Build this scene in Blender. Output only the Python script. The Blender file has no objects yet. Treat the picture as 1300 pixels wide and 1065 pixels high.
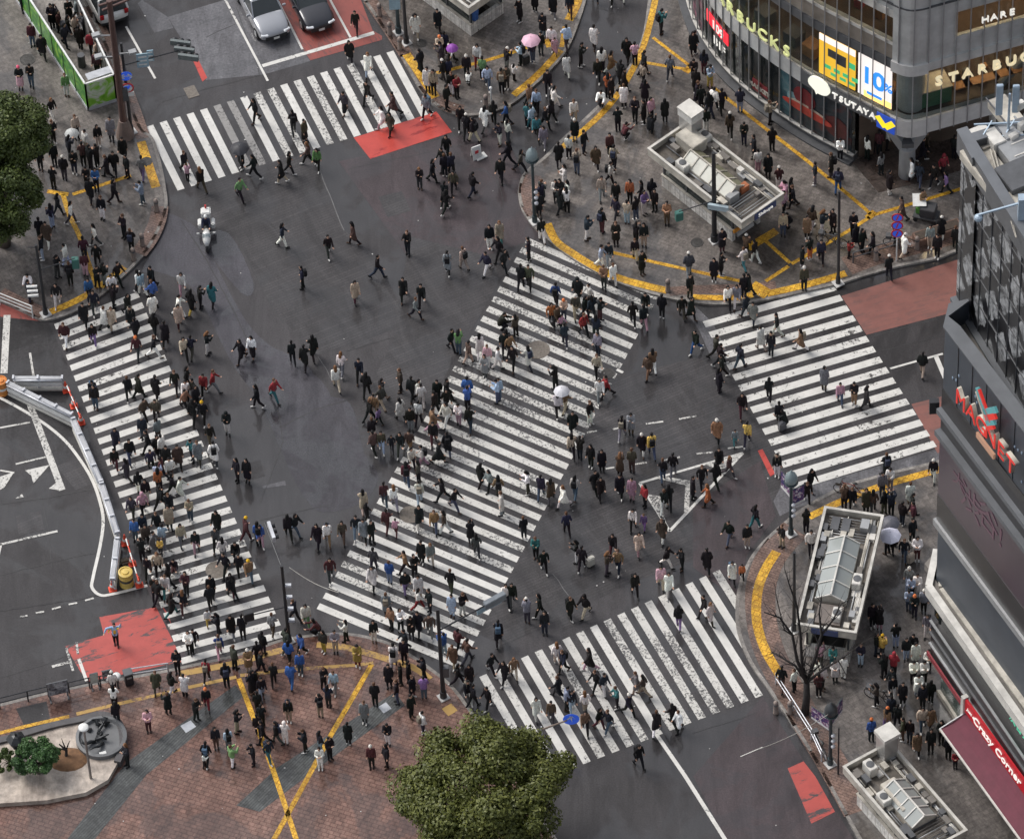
import bpy, bmesh, math, random
import numpy as np
from mathutils import Vector, Matrix, noise
R = math.radians
random.seed(7)
SC = bpy.context.scene
COL = SC.collection
# ------------------------------------------------------------------ camera (fitted from the photograph)
TH, FPX, HC, ROLL = R(49.3), 7520.0, 229.0, R(2.85)
CXP, CYP, WP, HP = 650.0, 487.5, 1300.0, 1065.0
CAM = Vector((0, -HC / math.tan(TH), HC))
FW = Vector((0, math.cos(TH), -math.sin(TH)))
_R0 = Vector((1, 0, 0)); _U0 = Vector((0, math.sin(TH), math.cos(TH)))
RT = math.cos(ROLL) * _R0 - math.sin(ROLL) * _U0
UP = math.sin(ROLL) * _R0 + math.cos(ROLL) * _U0

def at(px, py, z=0.0):
    "the point at height z that a photograph position shows"
    d = FW * FPX + RT * (px - CXP) - UP * (py - CYP)
    t = (z - CAM.z) / d.z
    return CAM + d * t

def pix(p):
    d = Vector(p) - CAM
    w = d.dot(FW)
    return CXP + FPX * d.dot(RT) / w, CYP - FPX * d.dot(UP) / w

cd = bpy.data.cameras.new('camera'); cam = bpy.data.objects.new('camera', cd); COL.objects.link(cam)
M = Matrix((RT, UP, -FW)).transposed().to_4x4(); M.translation = CAM
cam.matrix_world = M
cd.sensor_fit = 'HORIZONTAL'; cd.sensor_width = 36; cd.lens = 36 * FPX / WP
cd.shift_y = -(HP / 2 - CYP) / WP
cd.clip_start = 5; cd.clip_end = 3000
SC.camera = cam

# ------------------------------------------------------------------ light: overcast winter day
wd = bpy.data.worlds.new('World'); SC.world = wd; wd.use_nodes = True
nt = wd.node_tree; bg = nt.nodes['Background']
sky = nt.nodes.new('ShaderNodeTexSky'); sky.sky_type = 'NISHITA'; sky.sun_disc = False
SUN_EL, SUN_AZ = R(50), R(304)
sky.sun_elevation = SUN_EL; sky.sun_rotation = SUN_AZ
sky.air_density = 1.0; sky.dust_density = 3.0; sky.ozone_density = 1.0; sky.altitude = 0
hs = nt.nodes.new('ShaderNodeHueSaturation'); hs.inputs['Saturation'].default_value = 0.35
nt.links.new(sky.outputs[0], hs.inputs['Color']); nt.links.new(hs.outputs[0], bg.inputs[0])
bg.inputs[1].default_value = 0.12
sl = bpy.data.lights.new('sun', 'SUN'); so = bpy.data.objects.new('sun', sl); COL.objects.link(so)
sl.energy = 1.3; sl.angle = R(26); sl.color = (1.0, 0.965, 0.92)
sd = Vector((math.sin(SUN_AZ) * math.cos(SUN_EL), math.cos(SUN_AZ) * math.cos(SUN_EL), math.sin(SUN_EL)))
so.rotation_euler = sd.to_track_quat('Z', 'Y').to_euler()
SC.view_settings.view_transform = 'Standard'; SC.view_settings.look = 'None'
SC.view_settings.exposure = 0.66; SC.view_settings.gamma = 1.0
try: SC.cycles.max_bounces = 6; SC.cycles.transparent_max_bounces = 12
except Exception: pass

# ------------------------------------------------------------------ materials
MATS = {}
def srgb(r, g, b):
    f = lambda c: (c / 255 / 12.92) if c / 255 <= 0.04045 else ((c / 255 + 0.055) / 1.055) ** 2.4
    return (f(r), f(g), f(b))
def newmat(name):
    m = bpy.data.materials.new(name); m.use_nodes = True
    n = m.node_tree.nodes; b = n['Principled BSDF']
    MATS[name] = m
    return m, n, m.node_tree.links, b
def ramp(n, a, b, ca=(0, 0, 0, 1), cb=(1, 1, 1, 1)):
    r = n.new('ShaderNodeValToRGB'); e = r.color_ramp.elements
    e[0].position = a; e[1].position = b; e[0].color = ca; e[1].color = cb
    return r
def c4(c, k=1.0): return (min(1, c[0] * k), min(1, c[1] * k), min(1, c[2] * k), 1)
def noise_node(n, l, scale, detail=4, rough=0.6, src=None, dist=0.0):
    t = n.new('ShaderNodeTexNoise'); t.inputs['Scale'].default_value = scale
    t.inputs['Detail'].default_value = detail; t.inputs['Roughness'].default_value = rough
    t.inputs['Distortion'].default_value = dist
    if src is not None: l.new(src, t.inputs['Vector'])
    return t
def geo_pos(n): return n.new('ShaderNodeNewGeometry').outputs['Position']

def mat(name, col, rough=0.6, metal=0.0, var=0.18, scale=3.0, bump=0.0, spec=0.5, coat=0.0):
    if name in MATS: return MATS[name]
    m, n, l, b = newmat(name)
    p = geo_pos(n)
    t = noise_node(n, l, scale, 5, 0.65, p)
    r = ramp(n, 0.3, 0.72, c4(col, 1 - var), c4(col, 1 + var))
    l.new(t.outputs[0], r.inputs[0]); l.new(r.outputs[0], b.inputs['Base Color'])
    b.inputs['Roughness'].default_value = rough; b.inputs['Metallic'].default_value = metal
    b.inputs['Specular IOR Level'].default_value = spec
    if coat: b.inputs['Coat Weight'].default_value = coat; b.inputs['Coat Roughness'].default_value = 0.08
    if bump:
        bp = n.new('ShaderNodeBump'); bp.inputs['Strength'].default_value = bump; bp.inputs['Distance'].default_value = 0.02
        t2 = noise_node(n, l, scale * 6, 3, 0.6, p); l.new(t2.outputs[0], bp.inputs['Height']); l.new(bp.outputs[0], b.inputs['Normal'])
    return m
def emat(name, col, strength):
    if name in MATS: return MATS[name]
    m, n, l, b = newmat(name)
    b.inputs['Base Color'].default_value = c4(col, 0.5); b.inputs['Emission Color'].default_value = c4(col)
    b.inputs['Emission Strength'].default_value = strength; b.inputs['Roughness'].default_value = 0.4
    return m
def glassmat(name, tint, clear=0.5, rough=0.05):
    if name in MATS: return MATS[name]
    m, n, l, b = newmat(name)
    b.inputs['Base Color'].default_value = c4(tint); b.inputs['Roughness'].default_value = rough
    b.inputs['Specular IOR Level'].default_value = 0.7
    tr = n.new('ShaderNodeBsdfTransparent'); tr.inputs[0].default_value = (0.86, 0.9, 0.9, 1)
    mx = n.new('ShaderNodeMixShader'); mx.inputs[0].default_value = clear
    l.new(b.outputs[0], mx.inputs[1]); l.new(tr.outputs[0], mx.inputs[2])
    l.new(mx.outputs[0], n['Material Output'].inputs[0])
    return m

def wetmat(name, col, col2, big=0.05, dry=0.62, wet=0.3, grain=9.0, brick=None, specks=0.0, rot=0.0, film=0.55):
    "ground: large damp patches change gloss and tone, fine grain on top; brick=(w,h,mortarcol,mortar)"
    m, n, l, b = newmat(name)
    p = geo_pos(n)
    if rot:
        mp = n.new('ShaderNodeMapping'); mp.inputs['Rotation'].default_value = (0, 0, rot); l.new(p, mp.inputs['Vector']); p = mp.outputs[0]
    t = noise_node(n, l, big, 6, 0.62, p, 0.6)
    r1 = ramp(n, 0.36, 0.64, c4(col), c4(col2)); l.new(t.outputs[0], r1.inputs[0])
    g = noise_node(n, l, grain, 4, 0.7, p)
    rg = ramp(n, 0.25, 0.75, (0.56, 0.56, 0.56, 1), (1.46, 1.46, 1.46, 1)); l.new(g.outputs[0], rg.inputs[0])
    mx = n.new('ShaderNodeMix'); mx.data_type = 'RGBA'; mx.blend_type = 'MULTIPLY'; mx.inputs[0].default_value = 1
    l.new(r1.outputs[0], mx.inputs[6]); l.new(rg.outputs[0], mx.inputs[7])
    out = mx.outputs[2]
    # medium blotches: tyre tracks, spills
    mpt = n.new('ShaderNodeMapping'); mpt.inputs['Rotation'].default_value = (0, 0, R(-27) - rot); mpt.inputs['Scale'].default_value = (1.5, .35, 1); l.new(p, mpt.inputs['Vector'])
    s2 = noise_node(n, l, 0.6, 6, 0.72, mpt.outputs[0], 1.2)
    rs = ramp(n, 0.36, 0.68, (0.70, 0.69, 0.70, 1), (1.22, 1.22, 1.22, 1)); l.new(s2.outputs[0], rs.inputs[0])
    m3 = n.new('ShaderNodeMix'); m3.data_type = 'RGBA'; m3.blend_type = 'MULTIPLY'; m3.inputs[0].default_value = 1
    l.new(out, m3.inputs[6]); l.new(rs.outputs[0], m3.inputs[7]); out = m3.outputs[2]
    hsrc = g.outputs[0]
    if brick:
        bt = n.new('ShaderNodeTexBrick'); l.new(p, bt.inputs['Vector'])
        bt.inputs['Scale'].default_value = 1.0
        bt.inputs['Brick Width'].default_value = brick[0]; bt.inputs['Row Height'].default_value = brick[1]
        bt.inputs['Mortar Size'].default_value = brick[3]; bt.inputs['Mortar Smooth'].default_value = 0.1
        bt.inputs['Color1'].default_value = (0.86, 0.86, 0.86, 1); bt.inputs['Color2'].default_value = (1.14, 1.13, 1.12, 1)
        bt.inputs['Mortar'].default_value = c4(brick[2]); bt.inputs['Bias'].default_value = 0.0
        m4 = n.new('ShaderNodeMix'); m4.data_type = 'RGBA'; m4.blend_type = 'MULTIPLY'; m4.inputs[0].default_value = 1
        l.new(out, m4.inputs[6]); l.new(bt.outputs['Color'], m4.inputs[7]); out = m4.outputs[2]
    if specks:
        sp = noise_node(n, l, 1.7, 3, 0.8, p); rp = ramp(n, 0.70, 0.73); l.new(sp.outputs[0], rp.inputs[0])
        m5 = n.new('ShaderNodeMix'); m5.data_type = 'RGBA'; m5.inputs[7].default_value = (0.012, 0.011, 0.012, 1)
        ms = n.new('ShaderNodeMath'); ms.operation = 'MULTIPLY'; ms.inputs[1].default_value = specks
        l.new(rp.outputs[0], ms.inputs[0]); l.new(ms.outputs[0], m5.inputs[0]); l.new(out, m5.inputs[6]); out = m5.outputs[2]
    t3 = noise_node(n, l, big * 2.2, 7, 0.66, p, 0.8); rc = ramp(n, 0.455, 0.515, (1, 1, 1, 1), (0, 0, 0, 1)); l.new(t3.outputs[0], rc.inputs[0])
    dk = n.new('ShaderNodeMath'); dk.operation = 'MULTIPLY_ADD'; dk.inputs[1].default_value = -0.40 * min(1, film * 1.4); dk.inputs[2].default_value = 1.06; l.new(rc.outputs[0], dk.inputs[0])
    md = n.new('ShaderNodeMix'); md.data_type = 'RGBA'; md.blend_type = 'MULTIPLY'; md.inputs[0].default_value = 1; l.new(out, md.inputs[6]); l.new(dk.outputs[0], md.inputs[7]); out = md.outputs[2]
    l.new(out, b.inputs['Base Color'])
    rr = ramp(n, 0.38, 0.62, (wet, wet, wet, 1), (dry, dry, dry, 1))
    l.new(t3.outputs[0], rr.inputs[0]); l.new(rr.outputs[0], b.inputs['Roughness'])
    bp = n.new('ShaderNodeBump'); bp.inputs['Strength'].default_value = 0.16; bp.inputs['Distance'].default_value = 0.008
    l.new(hsrc, bp.inputs['Height']); l.new(bp.outputs[0], b.inputs['Normal'])
    b.inputs['Specular IOR Level'].default_value = 0.32
    # a film of rain water where it has not dried yet
    cw = n.new('ShaderNodeMath'); cw.operation = 'MULTIPLY'; cw.inputs[1].default_value = film; l.new(rc.outputs[0], cw.inputs[0]); l.new(cw.outputs[0], b.inputs['Coat Weight'])
    b.inputs['Coat Roughness'].default_value = 0.10; b.inputs['Coat IOR'].default_value = 1.55
    return m

def paintmat(name, col, under, wear=0.5, scale=2.2, rough=0.5, streak=None):
    "road paint worn through to the asphalt below in flecks and streaks"
    m, n, l, b = newmat(name)
    p = geo_pos(n)
    ps = p
    if streak is not None:
        ms_ = n.new('ShaderNodeMapping'); ms_.inputs['Rotation'].default_value = (0, 0, -streak); l.new(p, ms_.inputs['Vector']); mq = n.new('ShaderNodeMapping'); mq.inputs['Scale'].default_value = (.28, 1.5, 1); l.new(ms_.outputs[0], mq.inputs['Vector']); ps = mq.outputs[0]
    t = noise_node(n, l, scale * 2.3, 8, 0.8, ps, 0.3)
    big = noise_node(n, l, 0.3, 4, 0.6, p)
    ad = n.new('ShaderNodeMath'); ad.operation = 'MULTIPLY_ADD'; ad.inputs[1].default_value = 0.5
    l.new(big.outputs[0], ad.inputs[0]); l.new(t.outputs[0], ad.inputs[2])
    e = 0.66 + 0.3 * (1 - wear)
    r = ramp(n, e - 0.015, e + 0.015); l.new(ad.outputs[0], r.inputs[0])
    g = noise_node(n, l, 1.3, 6, 0.7, p)
    rg = ramp(n, 0.3, 0.7, c4(col, 0.8), c4(col, 1.06)); l.new(g.outputs[0], rg.inputs[0])
    mx = n.new('ShaderNodeMix'); mx.data_type = 'RGBA'
    l.new(r.outputs[0], mx.inputs[0]); l.new(rg.outputs[0], mx.inputs[6]); mx.inputs[7].default_value = c4(under)
    l.new(mx.outputs[2], b.inputs['Base Color']); b.inputs['Roughness'].default_value = rough
    return m

def objcolmat(name, rough=0.85, attr=False, var=0.3):
    "cloth: the colour belongs to each garment (object colour), or to each garment of the merged crowd (attribute)"
    m, n, l, b = newmat(name)
    if attr:
        o = n.new('ShaderNodeAttribute'); o.attribute_name = 'garment'; src = o.outputs['Color']
    else:
        o = n.new('ShaderNodeObjectInfo'); src = o.outputs['Color']
    p = geo_pos(n); t = noise_node(n, l, 14.0, 3, 0.6, p)
    r = ramp(n, 0.3, 0.7, (1 - var,) * 3 + (1,), (1 + var,) * 3 + (1,)); l.new(t.outputs[0], r.inputs[0])
    mx = n.new('ShaderNodeMix'); mx.data_type = 'RGBA'; mx.blend_type = 'MULTIPLY'; mx.inputs[0].default_value = 1
    l.new(src, mx.inputs[6]); l.new(r.outputs[0], mx.inputs[7]); l.new(mx.outputs[2], b.inputs['Base Color'])
    b.inputs['Roughness'].default_value = rough; b.inputs['Specular IOR Level'].default_value = 0.3
    return m

# ------------------------------------------------------------------ mesh helpers
class MB:
    def __init__(s): s.v = []; s.f = []; s.m = []; s.mi = 0
    def add(s, vs, fs):
        o = len(s.v); s.v += [tuple(v) for v in vs]
        s.f += [tuple(i + o for i in f) for f in fs]; s.m += [s.mi] * len(fs); return s
    def box(s, c, d, rz=0.0, fr=None):
        "box centred at c with full sizes d, turned about z, optionally in a frame"
        ca, sa = math.cos(rz), math.sin(rz); vs = []
        for i in (-1, 1):
            for j in (-1, 1):
                for k in (-1, 1):
                    x, y, z = i * d[0] / 2, j * d[1] / 2, k * d[2] / 2
                    q = Vector((c[0] + x * ca - y * sa, c[1] + x * sa + y * ca, c[2] + z))
                    vs.append(fr(q) if fr else q)
        return s.add(vs, [(0, 1, 3, 2), (4, 6, 7, 5), (0, 4, 5, 1), (2, 3, 7, 6), (0, 2, 6, 4), (1, 5, 7, 3)])
    def bar(s, a, b, w, h=None):
        "rectangular bar from a to b"
        a = Vector(a); b = Vector(b); h = h or w; d = (b - a).normalized()
        u = d.cross(Vector((0, 0, 1)))
        if u.length < 1e-3: u = Vector((1, 0, 0))
        u.normalize(); v = u.cross(d).normalized(); vs = []
        for p in (a, b):
            for i, j in ((-1, -1), (1, -1), (1, 1), (-1, 1)): vs.append(p + u * i * w / 2 + v * j * h / 2)
        return s.add(vs, [(0, 1, 2, 3), (4, 7, 6, 5), (0, 4, 5, 1), (1, 5, 6, 2), (2, 6, 7, 3), (3, 7, 4, 0)])
    def cone(s, a, b, r0, r1=None, n=10, caps=True):
        a = Vector(a); b = Vector(b); r1 = r0 if r1 is None else r1; d = (b - a)
        if d.length < 1e-6: return s
        d.normalize(); u = d.orthogonal().normalized(); v = d.cross(u); vs = []
        for p, r in ((a, r0), (b, r1)):
            for i in range(n):
                t = 2 * math.pi * i / n; vs.append(p + (u * math.cos(t) + v * math.sin(t)) * r)
        fs = [(i, (i + 1) % n, n + (i + 1) % n, n + i) for i in range(n)]
        if caps: fs += [tuple(range(n))[::-1], tuple(range(n, 2 * n))]
        return s.add(vs, fs)
    def tube(s, pts, r, n=8):
        pts = [Vector(p) for p in pts]; rs = r if isinstance(r, (list, tuple)) else [r] * len(pts); vs = []
        u = None
        for i, p in enumerate(pts):
            d = (pts[min(i + 1, len(pts) - 1)] - pts[max(i - 1, 0)]).normalized()
            if u is None: u = d.orthogonal().normalized()
            u = (u - d * u.dot(d)).normalized(); v = d.cross(u)
            for k in range(n):
                t = 2 * math.pi * k / n; vs.append(p + (u * math.cos(t) + v * math.sin(t)) * rs[i])
        fs = []
        for i in range(len(pts) - 1):
            for k in range(n):
                fs.append((i * n + k, i * n + (k + 1) % n, (i + 1) * n + (k + 1) % n, (i + 1) * n + k))
        fs += [tuple(range(n))[::-1], tuple(range((len(pts) - 1) * n, len(pts) * n))]
        return s.add(vs, fs)
    def ball(s, c, r, nu=12, nv=8, zmin=-1.0, zmax=1.0):
        r = (r, r, r) if not isinstance(r, (tuple, list)) else r; vs = []; fs = []
        t0, t1 = math.asin(zmin), math.asin(zmax)
        for j in range(nv + 1):
            t = t0 + (t1 - t0) * j / nv
            for i in range(nu):
                a = 2 * math.pi * i / nu
                vs.append((c[0] + r[0] * math.cos(t) * math.cos(a), c[1] + r[1] * math.cos(t) * math.sin(a), c[2] + r[2] * math.sin(t)))
        for j in range(nv):
            for i in range(nu): fs.append((j * nu + i, j * nu + (i + 1) % nu, (j + 1) * nu + (i + 1) % nu, (j + 1) * nu + i))
        fs += [tuple(range(nu))[::-1], tuple(range(nv * nu, (nv + 1) * nu))]
        return s.add(vs, fs)
    def lathe(s, c, prof, n=16):
        vs = []; fs = []
        for r, z in prof:
            for i in range(n):
                a = 2 * math.pi * i / n; vs.append((c[0] + r * math.cos(a), c[1] + r * math.sin(a), c[2] + z))
        for j in range(len(prof) - 1):
            for i in range(n): fs.append((j * n + i, j * n + (i + 1) % n, (j + 1) * n + (i + 1) % n, (j + 1) * n + i))
        fs += [tuple(range(n))[::-1], tuple(range((len(prof) - 1) * n, len(prof) * n))]
        return s.add(vs, fs)
    def prism(s, pts, z0, z1, bottom=True):
        n = len(pts); vs = [(p[0], p[1], z0) for p in pts] + [(p[0], p[1], z1) for p in pts]
        fs = [(i, (i + 1) % n, n + (i + 1) % n, n + i) for i in range(n)] + [tuple(range(n, 2 * n))]
        if bottom: fs.append(tuple(range(n))[::-1])
        return s.add(vs, fs)
    def sheet(s, pts): return s.add(pts, [tuple(range(len(pts)))])
    def build(s, name, m, parent=None, smooth=False, bevel=0.0, recalc=True, world=False):
        me = bpy.data.meshes.new(name); me.from_pydata(s.v, [], s.f)
        for x in (m if isinstance(m, (list, tuple)) else [m]): me.materials.append(x)
        me.polygons.foreach_set('material_index', s.m)
        if recalc:
            bm = bmesh.new(); bm.from_mesh(me); bmesh.ops.recalc_face_normals(bm, faces=bm.faces)
            if bevel: bmesh.ops.bevel(bm, geom=[e for e in bm.edges if len(e.link_faces) == 2 and e.calc_face_angle(0) > 0.6], offset=bevel, segments=2, affect='EDGES', clamp_overlap=True)
            bm.to_mesh(me); bm.free()
        if smooth: me.shade_smooth()
        o = bpy.data.objects.new(name, me); COL.objects.link(o)
        if parent is not None:
            o.parent = parent
            if world: o.matrix_parent_inverse = parent.matrix_world.inverted()
        return o

def thing(name, label, cat, loc=(0, 0, 0), rz=0.0, group=None):
    o = bpy.data.objects.new(name, None); COL.objects.link(o); o.empty_display_size = 0.2
    o.matrix_world = Matrix.Translation(Vector(loc)) @ Matrix.Rotation(rz, 4, 'Z')
    return tag(o, label, cat, group)
def tag(o, label, cat, group=None):
    o['label'] = label; o['category'] = cat
    if group: o['group'] = group
    return o
def struct(o, kind='structure'):
    o['kind'] = kind; return o
def upright(o):
    "ground sheets face up"
    for p in o.data.polygons:
        if p.normal.z < 0: p.flip()
    return o
def heading(px, py, dx, dy):
    "yaw that turns local +Y towards the photograph direction (dx,dy) on the ground"
    a = at(px, py); b = at(px + dx, py + dy); return math.atan2(-(b.x - a.x), b.y - a.y)
def copy_tree(o, loc, rz):
    c = o.copy(); COL.objects.link(c); c.matrix_world = Matrix.Translation(Vector(loc)) @ Matrix.Rotation(rz, 4, 'Z')
    def kids(src, dst):
        for ch in [x for x in src.children]:
            d = ch.copy(); COL.objects.link(d); d.parent = dst; kids(ch, d)
    kids(o, c); return c
def inpoly(x, y, P):
    r = False; n = len(P)
    for i in range(n):
        x1, y1 = P[i]; x2, y2 = P[(i + 1) % n]
        if (y1 > y) != (y2 > y) and x < (x2 - x1) * (y - y1) / (y2 - y1) + x1: r = not r
    return r
FONTJP = None
def text_mesh(body, size, depth, mats_, mw, name, parent, align='CENTER', shear=0.0, bold=0.0, space=1.0):
    cu = bpy.data.curves.new(name, 'FONT'); cu.body = body; cu.size = size; cu.extrude = depth; cu.align_x = align; cu.align_y = 'CENTER'
    cu.shear = shear; cu.offset = bold; cu.resolution_u = 3; cu.space_character = space
    t = bpy.data.objects.new(name, cu); COL.objects.link(t)
    me = bpy.data.meshes.new_from_object(t.evaluated_get(bpy.context.evaluated_depsgraph_get()))
    bpy.data.objects.remove(t); bpy.data.curves.remove(cu)
    me.name = name; me.materials.clear()
    for x in (mats_ if isinstance(mats_, (list, tuple)) else [mats_]): me.materials.append(x)
    o = bpy.data.objects.new(name, me); COL.objects.link(o)
    o.matrix_world = mw
    if parent is not None:
        o.parent = parent; o.matrix_parent_inverse = parent.matrix_world.inverted()
    return o
# ------------------------------------------------------------------ GROUND
ASPH = wetmat('asphalt', (0.033, 0.0305, 0.032), (0.050, 0.0465, 0.049), big=0.055, dry=0.62, wet=0.32, grain=13, film=0.8)
ASPH_WET = wetmat('asphalt_wet', (0.044, 0.042, 0.048), (0.066, 0.063, 0.072), big=0.12, dry=0.42, wet=0.22, grain=12, film=1.0)
ASPH_PALE = wetmat('asphalt_pale', (0.088, 0.087, 0.094), (0.13, 0.128, 0.137), big=0.2, dry=0.6, wet=0.4, grain=8)
ASPH_LINE = wetmat('asphalt_ribbed', (0.040, 0.0375, 0.039), (0.056, 0.053, 0.055), big=0.1, dry=0.55, wet=0.36, grain=12, film=.4, brick=(3.0, 0.17, (0.72, 0.72, 0.74), 0.02), rot=R(-25))
ASPH_DARK = wetmat('asphalt_dark', (0.027, 0.0255, 0.027), (0.038, 0.036, 0.038), big=0.2, dry=0.6, wet=0.35, grain=8)
ASPH_RED = wetmat('asphalt_plum', (0.043, 0.034, 0.037), (0.060, 0.046, 0.050), big=0.2, dry=0.6, wet=0.34, grain=13, film=.5)
PAVE = wetmat('paving_grey', (0.118, 0.104, 0.094), (0.178, 0.159, 0.145), big=0.12, dry=0.6, wet=0.26, grain=5, brick=(0.45, 0.2, (0.72, 0.70, 0.69), 0.014), specks=0.5, rot=R(28), film=0.8)
PAVE2 = wetmat('paving_grey_flat', (0.102, 0.091, 0.084), (0.155, 0.139, 0.128), big=0.1, dry=0.6, wet=0.3, grain=5, brick=(0.3, 0.3, (0.74, 0.72, 0.70), 0.012), specks=0.4, rot=R(-27), film=0.8)
BRICK = wetmat('paving_red', (0.125, 0.064, 0.049), (0.215, 0.132, 0.106), big=0.11, dry=0.5, wet=0.2, grain=4, brick=(0.34, 0.22, (0.60, 0.52, 0.52), 0.022), specks=0.4, rot=R(24), film=0.7)
BRICK_EDGE = wetmat('paving_brown', (0.15, 0.098, 0.078), (0.21, 0.14, 0.115), big=0.2, dry=0.5, wet=0.3, grain=5, brick=(0.3, 0.15, (0.5, 0.45, 0.43), 0.015), specks=0.3, rot=R(30))
SLATE = wetmat('paving_slate', (0.060, 0.064, 0.064), (0.092, 0.098, 0.097), big=0.15, dry=0.5, wet=0.24, grain=5, brick=(1.2, 0.13, (0.55, 0.55, 0.55), 0.02), rot=R(-50))
KERB = wetmat('kerb_stone', (0.19, 0.175, 0.16), (0.28, 0.262, 0.24), big=0.3, dry=0.7, wet=0.45, grain=6)
WHITE = paintmat('road_paint', (0.62, 0.605, 0.57), (0.06, 0.06, 0.062), wear=0.30)
WHITE_WORN = paintmat('road_paint_worn', (0.56, 0.545, 0.51), (0.07, 0.068, 0.068), wear=0.55, scale=3.2)
WHITE_BLOT = paintmat('road_paint_blotted', (0.61, 0.595, 0.56), (0.045, 0.042, 0.04), wear=0.36, scale=1.6)
WHITE_GREY = paintmat('road_paint_grimy', (0.26, 0.25, 0.24), (0.06, 0.058, 0.056), wear=0.55)
YELLOW = wetmat('tactile_yellow', (0.46, 0.25, 0.022), (0.68, 0.40, 0.04), big=0.35, dry=.6, wet=.4, grain=10, brick=(.3, .3, (.62, .5, .4), .02), specks=.35, rot=R(28), film=.3)
YELLOW_OLD = paintmat('tactile_faded', (0.44, 0.27, 0.075), (0.18, 0.105, 0.07), wear=0.55, scale=2.0, rough=0.55)
REDP = paintmat('red_surface', (0.255, 0.060, 0.048), (0.12, 0.045, 0.042), wear=0.50, scale=1.4, streak=R(-62))
REDB = paintmat('red_paint', (0.47, 0.06, 0.046), (0.25, 0.02, 0.018), wear=0.42, scale=0.9, rough=0.3, streak=R(20))
REDW = paintmat('red_paint_scuffed', (0.41, 0.07, 0.058), (0.055, 0.05, 0.052), wear=0.42, scale=0.8, rough=0.42, streak=R(20))
REDBR = paintmat('red_brown_surface', (0.215, 0.085, 0.07), (0.15, 0.07, 0.06), wear=0.54, scale=1.0, streak=R(15))

def flat(name, P, m, z, kind='structure'):
    o = MB().sheet([at(x, y, z) for x, y in P]).build(name, m); upright(o); return struct(o, kind)

far = MB().sheet([(-900, -1200, 0), (900, -1200, 0), (900, 900, 0), (-900, 900, 0)]).build('road', ASPH); struct(upright(far))

# raised pavements (photograph outlines of their kerbs, carried on beyond the picture)
K_TL = [(75, -60), (105, 0), (135, 60), (160, 122), (178, 165), (193, 178), (203, 210), (209, 241), (211, 260), (208, 275), (200, 295), (187, 318), (170, 338), (150, 357), (128, 376), (105, 391), (80, 402), (55, 407), (30, 396), (0, 383), (-120, 335), (-260, 300), (-260, -60)]
K_B = [(425, -62), (462, 0), (498, 53), (531, 109), (548, 129), (564, 141), (584, 147), (606, 147), (632, 141), (652, 131), (668, 118), (696, 92), (719, 64), (735, 26), (743, 0), (755, -60)]
K_C = [(838, -60), (825, 0), (815, 56), (785, 110), (750, 147), (716, 178), (691, 203), (668, 221), (660, 240), (661, 257), (667, 273), (681, 291), (700, 308), (726, 328), (765, 350), (800, 365), (840, 377), (870, 383), (905, 387), (945, 385), (985, 379), (1021, 371), (1064, 361), (1100, 350), (1145, 338), (1190, 329), (1216, 319), (1300, 292), (1560, 205), (1560, -160), (900, -160)]
K_D = [(1440, 515), (1300, 556), (1190, 588), (1132, 602), (1071, 620), (1021, 647), (993, 669), (970, 690), (953, 712), (941, 740), (936, 768), (937, 797), (945, 824), (957, 848), (977, 876), (1005, 917), (1030, 956), (1041, 975), (1100, 1080), (1230, 1300), (1640, 1300), (1640, 500)]
K_E = [(-160, 935), (0, 897), (64, 881), (113, 871), (165, 862), (214, 853), (260, 843), (296, 835), (330, 824), (361, 814), (403, 808), (444, 807), (486, 816), (515, 830), (545, 850), (571, 871), (592, 897), (620, 938), (668, 1010), (740, 1120), (860, 1300), (-160, 1300)]
SIDEWALKS = [K_TL, K_B, K_C, K_D, K_E]
KH = 0.13
def pavement(P, m):
    w = [at(x, y, 0) for x, y in P]
    o = MB().prism(w, -0.02, KH, bottom=False).build('pavement', [m]); struct(o)
    return o
def ribbon(name, pts, w, m, z, px=True, closed=False, kind='structure'):
    "flat band of width w metres along a photograph line"
    q = [at(x, y, z) for x, y in pts] if px else [Vector((p[0], p[1], z)) for p in pts]
    mb = MB(); L = []; Rr = []
    for i, p in enumerate(q):
        a = q[max(i - 1, 0)]; b = q[min(i + 1, len(q) - 1)]; d = (b - a); d.z = 0; d.normalize(); nrm = Vector((-d.y, d.x, 0))
        L.append(p + nrm * w / 2); Rr.append(p - nrm * w / 2)
    n = len(q); mb.add(L + Rr, [(i, i + 1, n + i + 1, n + i) for i in range(n - 1)])
    o = mb.build(name, m); upright(o); return struct(o, kind)
def smooth(pts, k=4):
    "Catmull-Rom"
    out = []; n = len(pts)
    for i in range(n - 1):
        p0 = pts[max(i - 1, 0)]; p1 = pts[i]; p2 = pts[i + 1]; p3 = pts[min(i + 2, n - 1)]
        for j in range(k):
            t = j / k
            out.append(tuple(0.5 * ((2 * p1[a]) + (-p0[a] + p2[a]) * t + (2 * p0[a] - 5 * p1[a] + 4 * p2[a] - p3[a]) * t * t + (-p0[a] + 3 * p1[a] - 3 * p2[a] + p3[a]) * t ** 3) for a in (0, 1)))
    out.append(pts[-1]); return out
for P, m in ((K_TL, PAVE2), (K_B, PAVE), (K_C, PAVE), (K_D, PAVE2), (K_E, BRICK)):
    pavement(P, m)
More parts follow.
